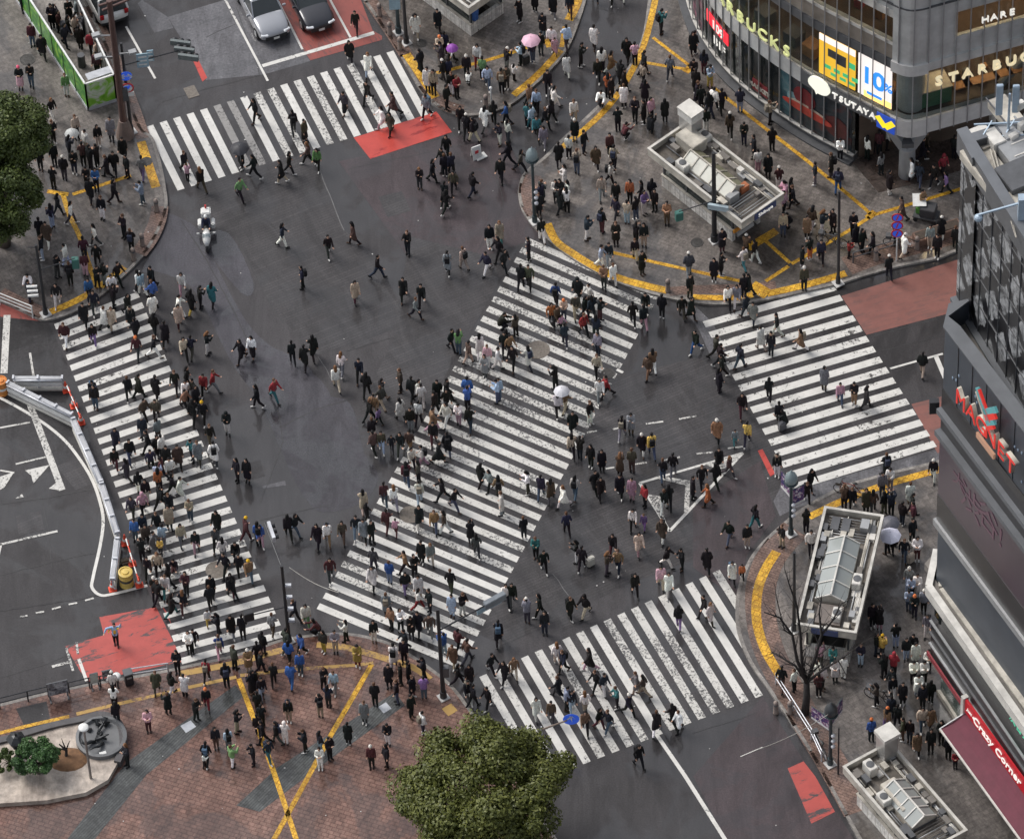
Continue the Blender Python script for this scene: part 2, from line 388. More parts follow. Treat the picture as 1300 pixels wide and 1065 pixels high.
# kerb stones: an upstanding strip just inside each edge, 4 mm proud
KERBS = [K_TL[1:21], K_B[1:15], K_C[1:28], K_D[1:20], K_E[1:21]]
for L in KERBS:
    S = smooth(L, 4)
    q = [at(x, y, 0) for x, y in S]; mb = MB()
    for i in range(len(q) - 1):
        a, b = q[i], q[i + 1]; d = (b - a); ln = d.length; d.normalize()
        nr = Vector((-d.y, d.x, 0))
        mb.bar(Vector((a.x, a.y, 0.067)) , Vector((b.x, b.y, 0.067)), 0.17, 0.134 + 0.0)
    struct(mb.build('kerb', KERB))
# gutter band of smoother darker asphalt beside the kerbs
for L in KERBS:
    pass
# brown brick strips that edge the grey pavements
ZP = KH + 0.004
ribbon('pavement_edging', smooth([(112, 8), (143, 72), (166, 130), (182, 176)]), 0.75, BRICK_EDGE, ZP)
ribbon('pavement_edging', smooth([(203, 262), (200, 280), (190, 303), (176, 322)]), 0.9, BRICK_EDGE, ZP)
ribbon('pavement_edging', smooth([(0, 372), (28, 386), (55, 398)]), 0.8, BRICK_EDGE, ZP)
ribbon('pavement_edging', smooth([(469, 0), (505, 53), (540, 109), (556, 126), (570, 136), (588, 140)]), 0.75, BRICK_EDGE, ZP)
ribbon('pavement_edging', smooth([(676, 222), (670, 240), (672, 257), (680, 272)]), 0.95, BRICK_EDGE, ZP)
ribbon('pavement_edging', smooth([(850, 370), (880, 368), (940, 366), (985, 362)]), 0.6, BRICK_EDGE, ZP)
ribbon('pavement_edging', smooth([(1075, 338), (1110, 325), (1150, 314), (1216, 296), (1260, 280)]), 1.3, BRICK_EDGE, ZP)
ribbon('pavement_edging', smooth([(1010, 672), (990, 692), (975, 715), (966, 745), (966, 780), (972, 812), (985, 845), (1005, 880), (1030, 925), (1060, 975), (1090, 1030)]), 1.5, BRICK_EDGE, ZP)
# slate bands across the brick plaza
flat('slate_paving', [(299, 869), (309, 884), (186, 983), (120, 1065), (85, 1065), (160, 968)], SLATE, ZP)
flat('slate_paving', [(502, 878), (514, 895), (404, 974), (330, 1030), (300, 1022), (352, 974), (480, 892)], SLATE, ZP)
flat('slate_paving', [(20, 899), (59, 890), (67, 928), (38, 936)], ASPH_DARK, ZP)
flat('inspection_cover', [(229, 921), (242, 914), (249, 922), (236, 930)], mat('cover_steel', (0.45, 0.47, 0.5), 0.4, 0.3), ZP + 0.004)
flat('inspection_cover', [(480, 897), (490, 891), (497, 899), (487, 905)], MATS['cover_steel'], ZP + 0.004)

# asphalt patches
Z1 = 0.004
flat('asphalt_patch', smooth([(206, 268), (228, 276), (252, 292), (268, 322), (292, 372), (318, 415), (345, 440), (372, 452), (395, 470), (412, 500), (440, 508), (452, 530), (462, 575), (480, 600), (474, 622), (455, 640), (420, 650), (398, 645), (375, 612), (352, 560), (330, 510), (300, 470), (276, 425), (262, 395), (240, 362), (200, 345), (180, 345), (196, 316), (206, 292)], 3), ASPH_WET, Z1)
flat('asphalt_patch', [(240, 212), (330, 195), (402, 203), (437, 292), (480, 330), (520, 412), (400, 452), (345, 390), (300, 300), (262, 285)], ASPH_LINE, Z1)
flat('asphalt_patch', [(213, 22), (286, 0), (300, -40), (345, -40), (352, 0), (384, 62), (394, 78), (335, 95), (262, 102)], ASPH_PALE, Z1)
flat('asphalt_patch', [(436, 421), (459, 411), (474, 434), (445, 445)], ASPH_LINE, Z1 + 0.003)
flat('asphalt_patch', [(333, 617), (362, 610), (363, 616), (334, 620)], ASPH_PALE, Z1 + 0.003)
flat('asphalt_patch', [(430, 205), (640, 160), (690, 300), (600, 330), (520, 330)], ASPH_RED, Z1)
flat("asphalt_patch", [(520, 300), (640, 330), (660, 312), (520, 555), (480, 560), (455, 520), (500, 430)], ASPH_LINE, Z1 + 0.002)
flat('asphalt_patch', [(700, 640), (735, 560), (780, 480), (940, 440), (1000, 600), (960, 680), (800, 740), (640, 820), (600, 800)], ASPH_LINE, Z1)
flat('asphalt_patch', [(880, 640), (965, 585), (985, 655), (948, 705), (935, 760), (880, 720)], ASPH_RED, Z1 + 0.003)
flat('asphalt_patch', [(880, 985), (968, 884), (1050, 1010), (1130, 1140), (960, 1140)], ASPH_RED, Z1)
flat('asphalt_patch', [(0, 405), (60, 405), (100, 495), (115, 560), (60, 600), (0, 560)], ASPH_DARK, Z1)
flat('asphalt_patch', [(72, 592), (130, 568), (150, 600), (96, 622)], ASPH_LINE, Z1)
flat('asphalt_patch', [(880, 640), (1010, 560), (1015, 566), (890, 650)], ASPH_DARK, Z1 + 0.001)
flat('asphalt_patch', [(882, 388), (905, 410), (1010, 622), (1190, 570), (1200, 585), (1010, 645), (990, 655), (888, 420), (868, 392)], ASPH_PALE, Z1 - 0.001)
flat('asphalt_patch', [(180, 0), (213, 22), (220, 36), (196, 42), (175, 5)], ASPH_PALE, Z1)
flat('asphalt_patch', [(1068, 376), (1215, 330), (1300, 300), (1420, 262), (1420, 335), (1300, 372), (1212, 396), (1100, 425)], REDBR, Z1 + 0.002)
flat('asphalt_patch', [(1157, 513), (1193, 504), (1300, 474), (1420, 440), (1420, 520), (1190, 575)], REDBR, Z1 + 0.002)
flat('asphalt_patch', [(330, -60), (352, 0), (384, 62), (394, 77), (485, 51), (485, 46), (473, 39), (458, 0), (425, -60)], REDP, Z1 + 0.004)
flat('asphalt_patch', [(0, 384), (54, 408), (0, 402)], REDP, Z1 + 0.004)
flat('asphalt_patch', [(240, 66), (246, 64), (263, 99), (257, 104)], REDB, Z1 + 0.004)
flat('red_marking', [(449, 175), (554, 142), (574, 168), (470, 202)], REDB, Z1 + 0.004)
flat('red_marking', [(126, 783), (206, 769), (212, 777), (236, 839), (224, 841), (112, 865), (102, 852), (83, 820), (132, 806)], REDW, Z1 + 0.004)
flat('red_marking', [(962, 572), (968, 570), (984, 601), (978, 605)], REDB, Z1 + 0.006)
flat('red_marking', [(1000, 975), (1020, 966), (1035, 985), (1060, 1030), (1030, 1045)], REDW, Z1 + 0.006)
flat('asphalt_patch', [(184, 742), (191, 740), (240, 838), (233, 840)], ASPH_RED, Z1 + 0.006)

# seams, cracks and cut lines in the asphalt; older paint ghosts
SEAM = mat('asphalt_seam', (.030, .029, .030), .5, 0, .3, 3); SEAML = mat('asphalt_seam_pale', (.12, .118, .118), .6, 0, .3, 3)
rsm = random.Random(12)
def seam(pts, wpx=.9, m=None, z=.0095):
    out = []
    for a, b in zip(pts, pts[1:]):
        n = max(2, int(math.hypot(b[0] - a[0], b[1] - a[1]) / 9))
        out += [(a[0] + (b[0] - a[0]) * k / n + rsm.uniform(-.7, .7), a[1] + (b[1] - a[1]) * k / n + rsm.uniform(-.5, .5)) for k in range(n)]
    ribbon('asphalt_seam', out + [pts[-1]], wpx / 25, m or SEAM, z)
for pts, w_, m_ in (([(404, 212), (437, 293)], 1.2, SEAML), ([(404, 452), (425, 488)], .9, SEAML), ([(470, 345), (505, 400)], .7, SEAM), ([(230, 280), (262, 330), (300, 400), (325, 455)], 1.3, SEAM), ([(300, 300), (345, 392), (400, 455), (425, 505)], 1.0, SEAM),
                    ([(355, 542), (400, 520), (448, 505)], 1.4, SEAM), ([(330, 640), (360, 560), (352, 520)], .9, SEAM), ([(440, 446), (510, 425), (575, 408)], 1.0, SEAM), ([(420, 640), (330, 660)], .9, SEAM), ([(702, 728), (722, 756)], .9, SEAML), ([(845, 688), (852, 720), (846, 760)], .8, SEAM), ([(690, 560), (780, 540), (940, 505)], .9, SEAM), ([(640, 630), (760, 590), (930, 545)], .8, SEAM),
                    ([(0, 640), (60, 632), (130, 618)], 1.2, SEAM), ([(52, 628), (62, 680), (66, 720)], 1.0, SEAM), ([(0, 730), (60, 715), (128, 700)], .9, SEAM), ([(0, 775), (100, 760), (180, 745)], 2.2, ASPH_DARK), ([(0, 860), (60, 842), (90, 830)], .8, SEAM), ([(205, 130), (250, 116), (330, 96)], 1.0, SEAM), ([(176, 10), (215, 90), (240, 140)], .9, SEAM), ([(150, 80), (190, 158)], 1.0, SEAM), ([(440, 215), (560, 190), (640, 172)], .8, SEAM), ([(610, 150), (640, 260), (600, 330)], .9, SEAM), ([(880, 930), (960, 905)], .8, SEAM), ([(300, 30), (262, 48)], .9, SEAM), ([(330, 95), (300, 10)], .8, SEAM), ([(742, 5), (790, 20), (812, 40)], .8, SEAM), ([(690, 110), (770, 70)], .8, SEAM), ([(1105, 428), (1190, 405)], .9, SEAM), ([(1120, 445), (1200, 425)], .8, SEAM)):
    seam(pts, w_, m_)
for P in ([(250, 300), (290, 296), (322, 360), (306, 372)], [(440, 560), (470, 596), (452, 636), (412, 640), (398, 600)], [(360, 470), (400, 476), (420, 512), (372, 530)]): flat('asphalt_patch', smooth(P + [P[0]], 4), ASPH_WET, .0075)
for P in ([(560, 420), (590, 412), (600, 440), (572, 448)], [(860, 520), (900, 510), (906, 524), (868, 534)], [(700, 780), (740, 766), (752, 786), (712, 800)], [(20, 655), (52, 648), (56, 672), (24, 680)], [(300, 590), (330, 584), (336, 604), (306, 612)], [(480, 250), (510, 243), (522, 268), (492, 276)]): flat('asphalt_patch', P, rsm.choice([ASPH_DARK, ASPH_LINE]), .0085)
# litter and gum on the road and pavements
LIT = mat('litter_pale', (.50, .49, .47), .7); q_ = MB()
for k in range(130):
    x, y = rsm.uniform(10, 1180), rsm.uniform(10, 1050); z = KH + .012 if any(inpoly(x, y, P) for P in SIDEWALKS) else .024; c = at(x, y, z); s_ = rsm.uniform(.02, .07); q_.box(c, (s_, s_ * rsm.uniform(.5, 1.4), .008), rsm.uniform(0, 3))
o = q_.build('litter', LIT); tag(struct(o, 'stuff'), 'tiny scraps of pale litter scattered over road and pavements', 'litter')

# crossings: stripe ends interpolated between the first and last stripe
ZW = 0.014
def crossing(A0, A1, B0, B1, n, m, duty=0.5, special=None):
    "stripes run from rail A to rail B; A0,A1 first and last stripe end on rail A"
    a0, a1, b0, b1 = (at(*p, ZW) for p in (A0, A1, B0, B1))
    sa = (a1 - a0) / (n - 1); sb = (b1 - b0) / (n - 1); mb = MB()
    for i in range(n):
        a = a0 + sa * i; b = b0 + sb * i; mb.mi = (special or {}).get(i, 0)
        k = 6
        rowa = [a + (b - a) * j / k - (sa + (sb - sa) * j / k) * duty / 2 for j in range(k + 1)]
        rowb = [a + (b - a) * j / k + (sa + (sb - sa) * j / k) * duty / 2 for j in range(k + 1)]
        mb.add(rowa + rowb, [(j, j + 1, k + 2 + j, k + 1 + j) for j in range(k)])
    o = mb.build('crosswalk', m); upright(o); return struct(o)
crossing((70, 415), (230, 839), (176, 374), (361, 804), 32, [WHITE_BLOT, WHITE], 0.53, {i: 1 for i in range(12, 19)})
crossing((190, 160), (495, 66), (230, 241), (539, 147), 19, [WHITE, WHITE_WORN, WHITE_GREY], 0.52, {**{i: 1 for i in (8, 9, 11, 12, 15)}, 5: 2, 6: 2})
crossing((668, 305), (404, 769), (835, 378), (586, 845), 37, [WHITE_WORN, WHITE], 0.53, {i: 1 for i in (24, 26, 28, 29, 30, 31, 34, 35, 36)})
crossing((613, 857), (909, 725), (690, 989), (1000, 870), 18, [WHITE_WORN, WHITE], 0.52, {i: 1 for i in (0, 1, 2, 3, 8, 14, 15, 16)})
crossing((894, 412), (1008, 618), (1060, 365), (1187, 563), 16, WHITE_BLOT, 0.56)

# lane lines and other white markings
def line(pts, wpx, m=None, z=None): return ribbon('lane_marking', pts, wpx / 25.0, m or WHITE, ZW + 0.003 if z is None else z)
ZL = ZW - 0.003
line([(333, 84), (475, 42)], 6)
line([(262, -46), (286, 0), (340, 103)], 3.2, None, ZL); line([(330, -46), (352, 0), (384, 63)], 3, None, ZL); line([(396, -44), (419, 0), (445, 48)], 3, None, ZL)
line([(160, 34), (197, 100)], 3.2)
line([(1130, 468), (1197, 449)], 3); line([(1188, 452), (1200, 480)], 6)
for a, b in (((745, 549), (758, 547)), ((778, 545), (790, 542)), ((820, 538), (842, 535)), ((862, 532), (884, 528)), ((769, 595), (780, 593)), ((806, 589), (821, 587)), ((843, 584), (863, 580)), ((884, 576), (905, 574)), ((924, 569), (943, 567)),
             ((25, 783), (35, 781)), ((45, 778), (56, 776)), ((66, 773), (77, 770)), ((87, 767), (98, 765)), ((108, 762), (119, 759))):
    line([a, b], 2.6, WHITE_WORN)
line([(812, 613), (943, 575)], 3.4); line([(943, 575), (850, 674)], 4); line([(812, 613), (850, 674)], 3.8)
flat('lane_marking', [(944, 574), (894, 589), (908, 596), (922, 594)], WHITE_WORN, ZW + 0.005)
flat('lane_marking', [(830, 606), (838, 604), (876, 610), (875, 648), (868, 655), (870, 616)], WHITE_WORN, ZW + 0.005)
flat('lane_marking', [(822, 627), (838, 630), (840, 642), (846, 664), (844, 668)], WHITE_WORN, ZW + 0.005)
line([(791, 473), (783, 469)], 4, WHITE)
ARC = smooth([(-40, 488), (0, 505), (33, 523), (61, 541), (84, 561), (102, 584), (117, 609), (127, 637), (131, 662), (127, 693), (118, 733), (117, 746), (127, 755), (142, 754), (187, 743)], 5)
line(ARC, 4)
line([(9, 400), (5, 474)], 9, WHITE_WORN); line([(38, 513), (79, 622)], 8.5, WHITE_WORN); line([(38, 448), (43, 480)], 3, WHITE_WORN)
for p in ([(0, 543), (38, 536)], [(20, 589), (58, 580)], [(0, 597), (18, 600)]): line(p, 2.6, WHITE_WORN)
line([(0, 691), (73, 674)], 3.4, WHITE_WORN); line([(1, 690), (-6, 720)], 4, WHITE_WORN)
for P in ([(0, 605), (18, 599), (6, 618), (0, 622)], [(32, 597), (63, 590), (42, 614), (40, 604)], [(62, 620), (72, 612), (74, 622)], [(19, 633), (28, 627), (30, 631)]): flat('lane_marking', P, WHITE_WORN, ZW + 0.004)
line([(100, 836), (110, 864)], 4); line([(97, 815), (99, 830)], 3, WHITE_WORN); line([(84, 822), (93, 852)], 3, WHITE_WORN); line([(66, 846), (88, 840)], 4, WHITE_WORN)
line([(828, 924), (870, 985), (930, 1080)], 5)
line([(940, 960), (968, 948)], 1.2, WHITE_WORN)

# tactile paving
ZT = KH + 0.009
def tact(pts, wpx, m=None, k=4): return ribbon('tactile_paving', smooth(pts, k) if len(pts) > 2 else pts, wpx / 25.0, m or YELLOW, ZT)
ZT2 = ZT
tact([(179, 180), (187, 205), (198, 238)], 12)
tact([(166, 223), (92, 247)], 5.5); tact([(87, 247), (60, 243)], 6.5); tact([(80, 247), (88, 273), (101, 300), (112, 333), (124, 366)], 6.5)
tact([(158, 339), (140, 353), (127, 364)], 10); tact([(113, 373), (90, 385), (64, 396)], 10)
tact([(545, 95), (614, 78), (669, 61)], 5.5); tact([(516, 69), (553, 124)], 12)
tact([(652, 121), (684, 94), (712, 64)], 10); tact([(713, 60), (717, 34)], 6); tact([(722, 26), (734, 0), (744, -50)], 12)
tact([(694, 50), (698, 60)], 9)
tact([(714, 187), (755, 153), (783, 122), (806, 83), (819, 52), (832, 0), (842, -50)], 8.5)
tact([(829, 48), (877, 85)], 4.6); tact([(820, 80), (876, 89)], 5); tact([(870, 92), (880, 82)], 10)
tact([(906, 112), (970, 162), (1033, 211), (1092, 260), (1105, 272)], 5.2)
tact([(1101, 277), (1111, 269)], 10); tact([(1109, 273), (1160, 258), (1216, 241), (1290, 218)], 5.2); tact([(1104, 276), (1069, 298), (1005, 335)], 5.2)
tact([(1001, 338), (972, 357)], 5.2); tact([(972, 306), (1003, 334)], 5.2); tact([(949, 315), (986, 293)], 12)
tact([(695, 284), (706, 306), (726, 321), (759, 341), (795, 356), (847, 369)], 11)
tact([(762, 317), (818, 330), (894, 347), (950, 359)], 5.2); tact([(880, 377), (927, 378), (956, 374)], 9); tact([(954, 362), (975, 374)], 18); tact([(974, 373), (1026, 361), (1074, 347)], 10.5)
tact([(1196, 595), (1122, 616), (1071, 635), (1027, 656)], 10); tact([(1122, 622), (1135, 640)], 6)
tact([(986, 700), (973, 720), (963, 745), (960, 775), (963, 800), (973, 828), (991, 858)], 12)
tact([(-20, 934), (0, 930), (35, 921), (88, 909)], 5); tact([(97, 906), (142, 895), (195, 883)], 5, YELLOW_OLD); tact([(195, 883), (245, 871), (300, 859)], 5, YELLOW_OLD)
tact([(228, 855), (296, 842), (345, 828), (365, 824)], 9, YELLOW_OLD); tact([(402, 818), (436, 821), (468, 829), (497, 838), (527, 848), (546, 862)], 9, YELLOW_OLD)
tact([(305, 857), (380, 849), (450, 844), (474, 841)], 5, YELLOW_OLD)
tact([(472, 843), (420, 933), (397, 975), (345, 1070)], 6.4); tact([(303, 861), (328, 927), (346, 975), (376, 1065)], 6.4); tact([(565, 904), (577, 897)], 14, YELLOW_OLD)

# manhole covers
COVER = mat('cast_iron', (0.055, 0.052, 0.05), 0.5, 0.5, 0.3, 8.0, 0.4)
COVERB = mat('cast_iron_rusty', (0.15, 0.13, 0.11), 0.55, 0.3, 0.35, 8.0, 0.4)
for x, y, r, m, lb in ((683, 444, .55, COVERB, 'round worn manhole cover on the diagonal crossing stripes'), (35, 76, .38, COVER, 'round manhole cover beside the green panelled smoking enclosure'),
                    (885, 308, .3, COVER, 'round manhole cover beside the pole of the roofed station entrance'), (535, 55, .28, COVER, 'round manhole cover by the two poles at the top pavement'),
                    (275, 723, .5, COVERB, 'round manhole cover at the lower end of the left crossing'), (521, 653, .5, COVERB, 'round manhole cover at the lower left edge of the diagonal crossing'),
                    (186, 205, .28, COVER, 'round manhole cover cut into yellow tactile paving at the top left corner'), (772, 474, .32, COVER, 'round manhole cover at the right edge of the diagonal crossing')):
    z = KH + 0.012 if any(inpoly(x, y, P) for P in SIDEWALKS) else 0.018
    mb = MB(); c = at(x, y, z)
    mb.lathe((c.x, c.y, c.z - 0.004), [(r * 1.12, 0), (r * 1.12, 0.006), (r, 0.006), (r * 0.97, 0.002), (r * 0.7, 0.004), (r * 0.66, 0.008), (0.02, 0.008)], 24)
    tag(mb.build('manhole_cover', m), lb, 'manhole cover', 'round manhole covers')
mb = MB(); c = at(243, 117, 0.018); mb.box((c.x, c.y, 0.018), (.85, .62, .012), heading(243, 117, 58, 111) + R(90)); tag(mb.build('manhole_cover', COVERB, bevel=.003), 'rounded rectangular grey utility cover on the road above the top crossing', 'manhole cover')
# ------------------------------------------------------------------ shared finishes
STEEL = mat('steel_grey', (0.33, 0.335, 0.34), 0.42, 0.35, 0.14, 1.5); STEELD = mat('steel_dark', (0.10, 0.102, 0.108), 0.45, 0.3, 0.2, 2)
PANEL = mat('panel_grey', (0.52, 0.525, 0.515), 0.45, 0.2, 0.22, 0.7); PANELB = mat('panel_blind', (0.25, 0.215, 0.18), 0.7, 0, 0.22, 1.3)
PANELD = mat('panel_slate', (0.115, 0.118, 0.124), 0.5, 0.2, 0.16, 1.0); WHITEP = mat('painted_white', (0.56, 0.54, 0.50), 0.5, 0, 0.22, 1.6)
CREAM = mat('stained_white', (0.43, 0.40, 0.345), 0.6, 0, 0.42, 1.3, 0.15); BLACKP = mat('painted_black', (0.025, 0.025, 0.028), 0.4, 0.1, 0.2, 3)
CONC = mat('concrete', (0.52, 0.51, 0.495), 0.7, 0, 0.14, 1.2, 0.1); CONCD = mat('concrete_stained', (0.17, 0.155, 0.14), 0.8, 0, 0.4, 0.7, 0.2)
GLASS = glassmat('window_glass', (0.03, 0.035, 0.037), 0.82); GLASSD = glassmat('shop_glass', (0.022, 0.026, 0.027), 0.3); INT = mat('interior_wall', (0.10, 0.065, 0.045), 0.8, 0, 0.3, 0.8)
WOOD = mat('interior_wood', (0.34, 0.16, 0.06), 0.5, 0, 0.3, 2.0); INTFL = mat('interior_floor', (0.07, 0.05, 0.042), 0.5, 0, 0.35, 1.0); GREENC = mat('green_counter', (0.10, 0.24, 0.13), 0.5)
LETTER = emat('lit_letter', (1.0, 0.86, 0.56), .38); LETTERW = emat('lit_letter_white', (1.0, 0.97, 0.90), 0.4); LETTERG = emat('lit_letter_lime', (0.80, 0.84, 0.38), 0.32)
SCREENY = emat('screen_yellow', (1.0, 0.58, 0.05), 0.46); SCREENW = emat('screen_white', (1.0, 0.93, 0.88), 0.55); SCREENB = emat('screen_blue', (0.03, 0.24, 0.78), 0.8); SCREENG = emat('screen_green', (0.05, 0.38, 0.16), 0.7); SCREENO = emat('screen_orange', (1.0, 0.66, 0.2), 0.9)
REDLIT = emat('lit_red', (0.85, 0.03, 0.05), 0.75); LAMPW = emat('ceiling_lamp', (1.0, 0.70, 0.40), 16.0)

def wall_frame(o, xd):
    "map local (u along the wall, outward distance, height) to the world; outward is to the right of u turned clockwise"
    xd = Vector((xd.x, xd.y, 0)).normalized(); nd = Vector((xd.y, -xd.x, 0))
    return lambda q: Vector((o.x, o.y, 0)) + xd * q[0] + nd * q[1] + Vector((0, 0, q[2])), xd, nd
def sign_matrix(p, xd, nd):
    return Matrix.Translation(p) @ Matrix((xd, Vector((0, 0, 1)), nd)).transposed().to_4x4()

# ------------------------------------------------------------------ CURVED GLASS BUILDING (upper right)
QL = smooth([(850, -110), (862, -45), (869, -12), (877, 18), (888, 46), (907, 76), (934, 107), (970, 137), (1028, 176), (1084, 206), (1128, 229)], 8)
QC = smooth([(1128, 229), (1139, 234), (1150, 237), (1162, 236), (1174, 233)], 6)
QR = [(1174, 233), (1298, 198), (1420, 163), (1560, 123)]
def resample(pts, step):
    w = [at(x, y) for x, y in pts]; out = [w[0]]; acc = 0
    for a, b in zip(w, w[1:]):
        L = (b - a).length; t = step - acc
        while t <= L: out.append(a + (b - a) * (t / L)); t += step
        acc = (acc + L) % step
    return out
STEP = 0.76
fullp = resample(QL + QC[1:] + QR[1:], STEP / 4)
def sidx(px, py):
    w = at(px, py); return min(range(len(fullp)), key=lambda i: (fullp[i] - w).length)
def nrm(i):
    a = fullp[max(i - 2, 0)]; b = fullp[min(i + 2, len(fullp) - 1)]; d = (b - a).normalized(); return Vector((d.y, -d.x, 0)), d
iA, iC0, iC1, iEnd = sidx(1084, 206), sidx(1128, 229), sidx(1174, 233), len(fullp) - 1
qf = thing('office_building', 'curved grey glass building with lit signs and billboard in the upper right', 'building', fullp[iC0])
def strip(name, i0, i1, z0, z1, off, th, m, st=2):
    mb = MB(); idx = list(range(i0, i1, st)) + [i1]; vs = []
    for i in idx:
        n_, d_ = nrm(i)
        for o_ in (off, off - th):
            p = fullp[i] + n_ * o_; vs += [Vector((p.x, p.y, z0)), Vector((p.x, p.y, z1))]
    fs = []
    for k in range(len(idx) - 1):
        a = k * 4; b = a + 4
        fs += [(a, b, b + 1, a + 1), (a + 2, a + 3, b + 3, b + 2), (a + 1, b + 1, b + 3, a + 3), (a, a + 2, b + 2, b)]
    L = (len(idx) - 1) * 4; fs += [(0, 1, 3, 2), (L, L + 2, L + 3, L + 1)]
    mb.add(vs, fs); return mb.build(name, m, qf, world=True)
ZTOP = 25.0
strip('plinth', 0, iA, 0.1, .55, .05, .3, PANELD); strip('ledge', 0, iA, .55, .63, .16, .42, WHITEP); strip('plinth_step', 0, iA, 0.1, .24, .5, .6, STEELD)
strip('shopfront', 0, iA, .63, 4.0, 0, .06, GLASSD)
strip('spandrel', 0, iC0, 4.0, 5.1, .10, .3, PANEL); strip('corner_band', iC0, iC1, 3.9, 5.1, .16, .5, CONC, 1); strip('spandrel', iC1, iEnd, 4.0, 5.1, .12, .4, CONC)
strip('sign_band', sidx(1020, 171), iC0, 4.06, 5.04, .17, .06, PANELD)
strip('window', 0, iC0, 5.1, 8.6, 0, .05, GLASS); strip('window', iC1, iEnd, 5.1, 8.6, 0, .05, GLASS); strip('window', iC0, iC1, 5.1, 8.6, 0, .05, GLASS, 1)
strip('spandrel', 0, iC0, 8.6, 9.2, .10, .4, PANELD); strip('corner_band', iC0, iC1, 8.5, 9.25, .2, .5, CONC, 1); strip('spandrel', iC1, iEnd, 8.6, 9.2, .10, .4, PANEL)
strip('corner_cladding', iC0, iC1, 9.25, ZTOP, .06, .3, PANEL, 1)
strip('blind_panel', 0, iC0, 9.2, 10.25, 0, .2, PANELB)
strip('white_panel', iC1, iEnd, 9.2, 10.5, 0, .2, PANEL)
for k, z in enumerate((10.25, 13.9, 17.5, 21.1)):
    strip('sill', 0, iC0, z, z + .22, .06, .3, WHITEP); strip('window', 0, iC0, z + .22, z + 2.0, 0, .05, GLASS)
    strip('spandrel', 0, iC0, z + 2.0, z + 2.5, .05, .3, WHITEP); strip('spandrel', 0, iC0, z + 2.5, z + 3.65, .0, .25, PANEL)
    zr = z + .25; strip('window', iC1 + 8, iEnd, zr, zr + 1.75, 0, .05, GLASS); strip('cladding', iC1, iC1 + 8, zr, zr + 1.75, 0, .2, PANEL)
    strip('cladding', iC1, iEnd, zr + 1.75, zr + 3.65, 0, .22, PANEL)
    strip('seam', 0, iEnd, z + 2.95, z + 3.02, .12, .1, STEELD)
for i in range(2, iEnd, 4):
    mb = MB(); n_, d_ = nrm(i); p = fullp[i] + n_ * .12; z0 = .63 if i < iA else 3.95
    mb.bar((p.x, p.y, z0), (p.x, p.y, ZTOP), .055, .10); mb.build('mullion', STEEL, qf, world=True)
# floors, core walls and the lit rooms behind the glass
inner = [fullp[i] - nrm(i)[0] * .32 for i in range(0, iEnd + 1, 4)]
back = [at(1560, -160), at(900, -160)]
def slab(name, z0, z1, m, pts=None):
    return MB().prism([(p.x, p.y) for p in (pts or inner + back)], z0, z1).build(name, m, qf, world=True)
slab('floor_slab', 4.05, 4.95, INTFL); slab('floor_slab', 8.65, 9.1, INT); slab('roof', ZTOP - .3, ZTOP, CONCD)
for z in (12.8, 16.4, 20.0): slab('floor_slab', z, z + .4, INT)
core = [fullp[i] - nrm(i)[0] * 4.4 for i in range(8, iC0 - 10, 6)] + [fullp[i] - nrm(i)[0] * 4.4 for i in range(iC1 + 12, iEnd, 10)]
MB().prism([(p.x, p.y) for p in core + [at(1540, -150), at(905, -150)]], .05, ZTOP - .4).build('core_wall', INT, qf, world=True)
for z in (8.5, 12.68, 16.28):
    for i in range(iC1 + 8, iEnd - 6, 14):
        n_, d_ = nrm(i); p = fullp[i] - n_ * 2.2; MB().box((p.x, p.y, z + .0), (.9, .9, .06)).build('ceiling_lamp', LAMPW, qf, world=True)
    for i in range(14, iC0 - 6, 20):
        n_, d_ = nrm(i); p = fullp[i] - n_ * 2.2; MB().box((p.x, p.y, z), (.6, .6, .06)).build('ceiling_lamp', LAMPW, qf, world=True)
rq = random.Random(5)
def inside(i, dep, size, z, m, name, rz=None):
    n_, d_ = nrm(i); p = fullp[i] - n_ * dep; MB().box((p.x, p.y, z + size[2] / 2), size, math.atan2(d_.y, d_.x) if rz is None else rz).build(name, m, qf, bevel=.02, world=True)
inside(sidx(1190, 229), 1.3, (1.9, 1.2, 1.1), 4.95, GREENC, 'counter'); inside(sidx(1190, 229), 1.3, (2.0, 1.3, .07), 6.06, CREAM, 'counter_top')
for k, px in enumerate((1222, 1238, 1256, 1274, 1290)):
    inside(sidx(px, 218 - (px - 1222) * .285), .7, (1.0, .55, .06), 5.95, WOOD, 'bar_table'); inside(sidx(px, 218 - (px - 1222) * .285), 1.5, (.36, .36, 1.15), 4.95, [INT, MATS['steel_dark'], WOOD][k % 3], 'bar_stool')
for px, py in ((905, 73), (925, 97), (950, 122), (990, 150), (1012, 165), (1060, 193), (1085, 206), (1110, 220)):
    inside(sidx(px, py), 1.2, (.9, .8, .72), 4.95, rq.choice([WOOD, INT, STEELD]), 'table'); inside(sidx(px, py), 2.2, (.45, .45, 1.2), 9.1, rq.choice([WOOD, INT, mat('seat_red', (.35, .04, .04), .7)]), 'seat')
for i0 in (iC1 + 24, iC1 + 56):   # steel braces behind the right-hand glass
    n_, d_ = nrm(i0); a = fullp[i0] - n_ * .9; b = fullp[i0 + 16] - n_ * .9; c = fullp[i0 + 32] - n_ * .9
    MB().cone((a.x, a.y, 5.0), (b.x, b.y, 8.6), .25, .25, 12).build('brace', STEEL, qf, world=True); MB().cone((b.x, b.y, 8.55), (c.x, c.y, 5.0), .25, .25, 12).build('brace', STEEL, qf, world=True)
n_, d_ = nrm((iC0 + iC1) // 2); cc = fullp[(iC0 + iC1) // 2] - n_ * 1.35
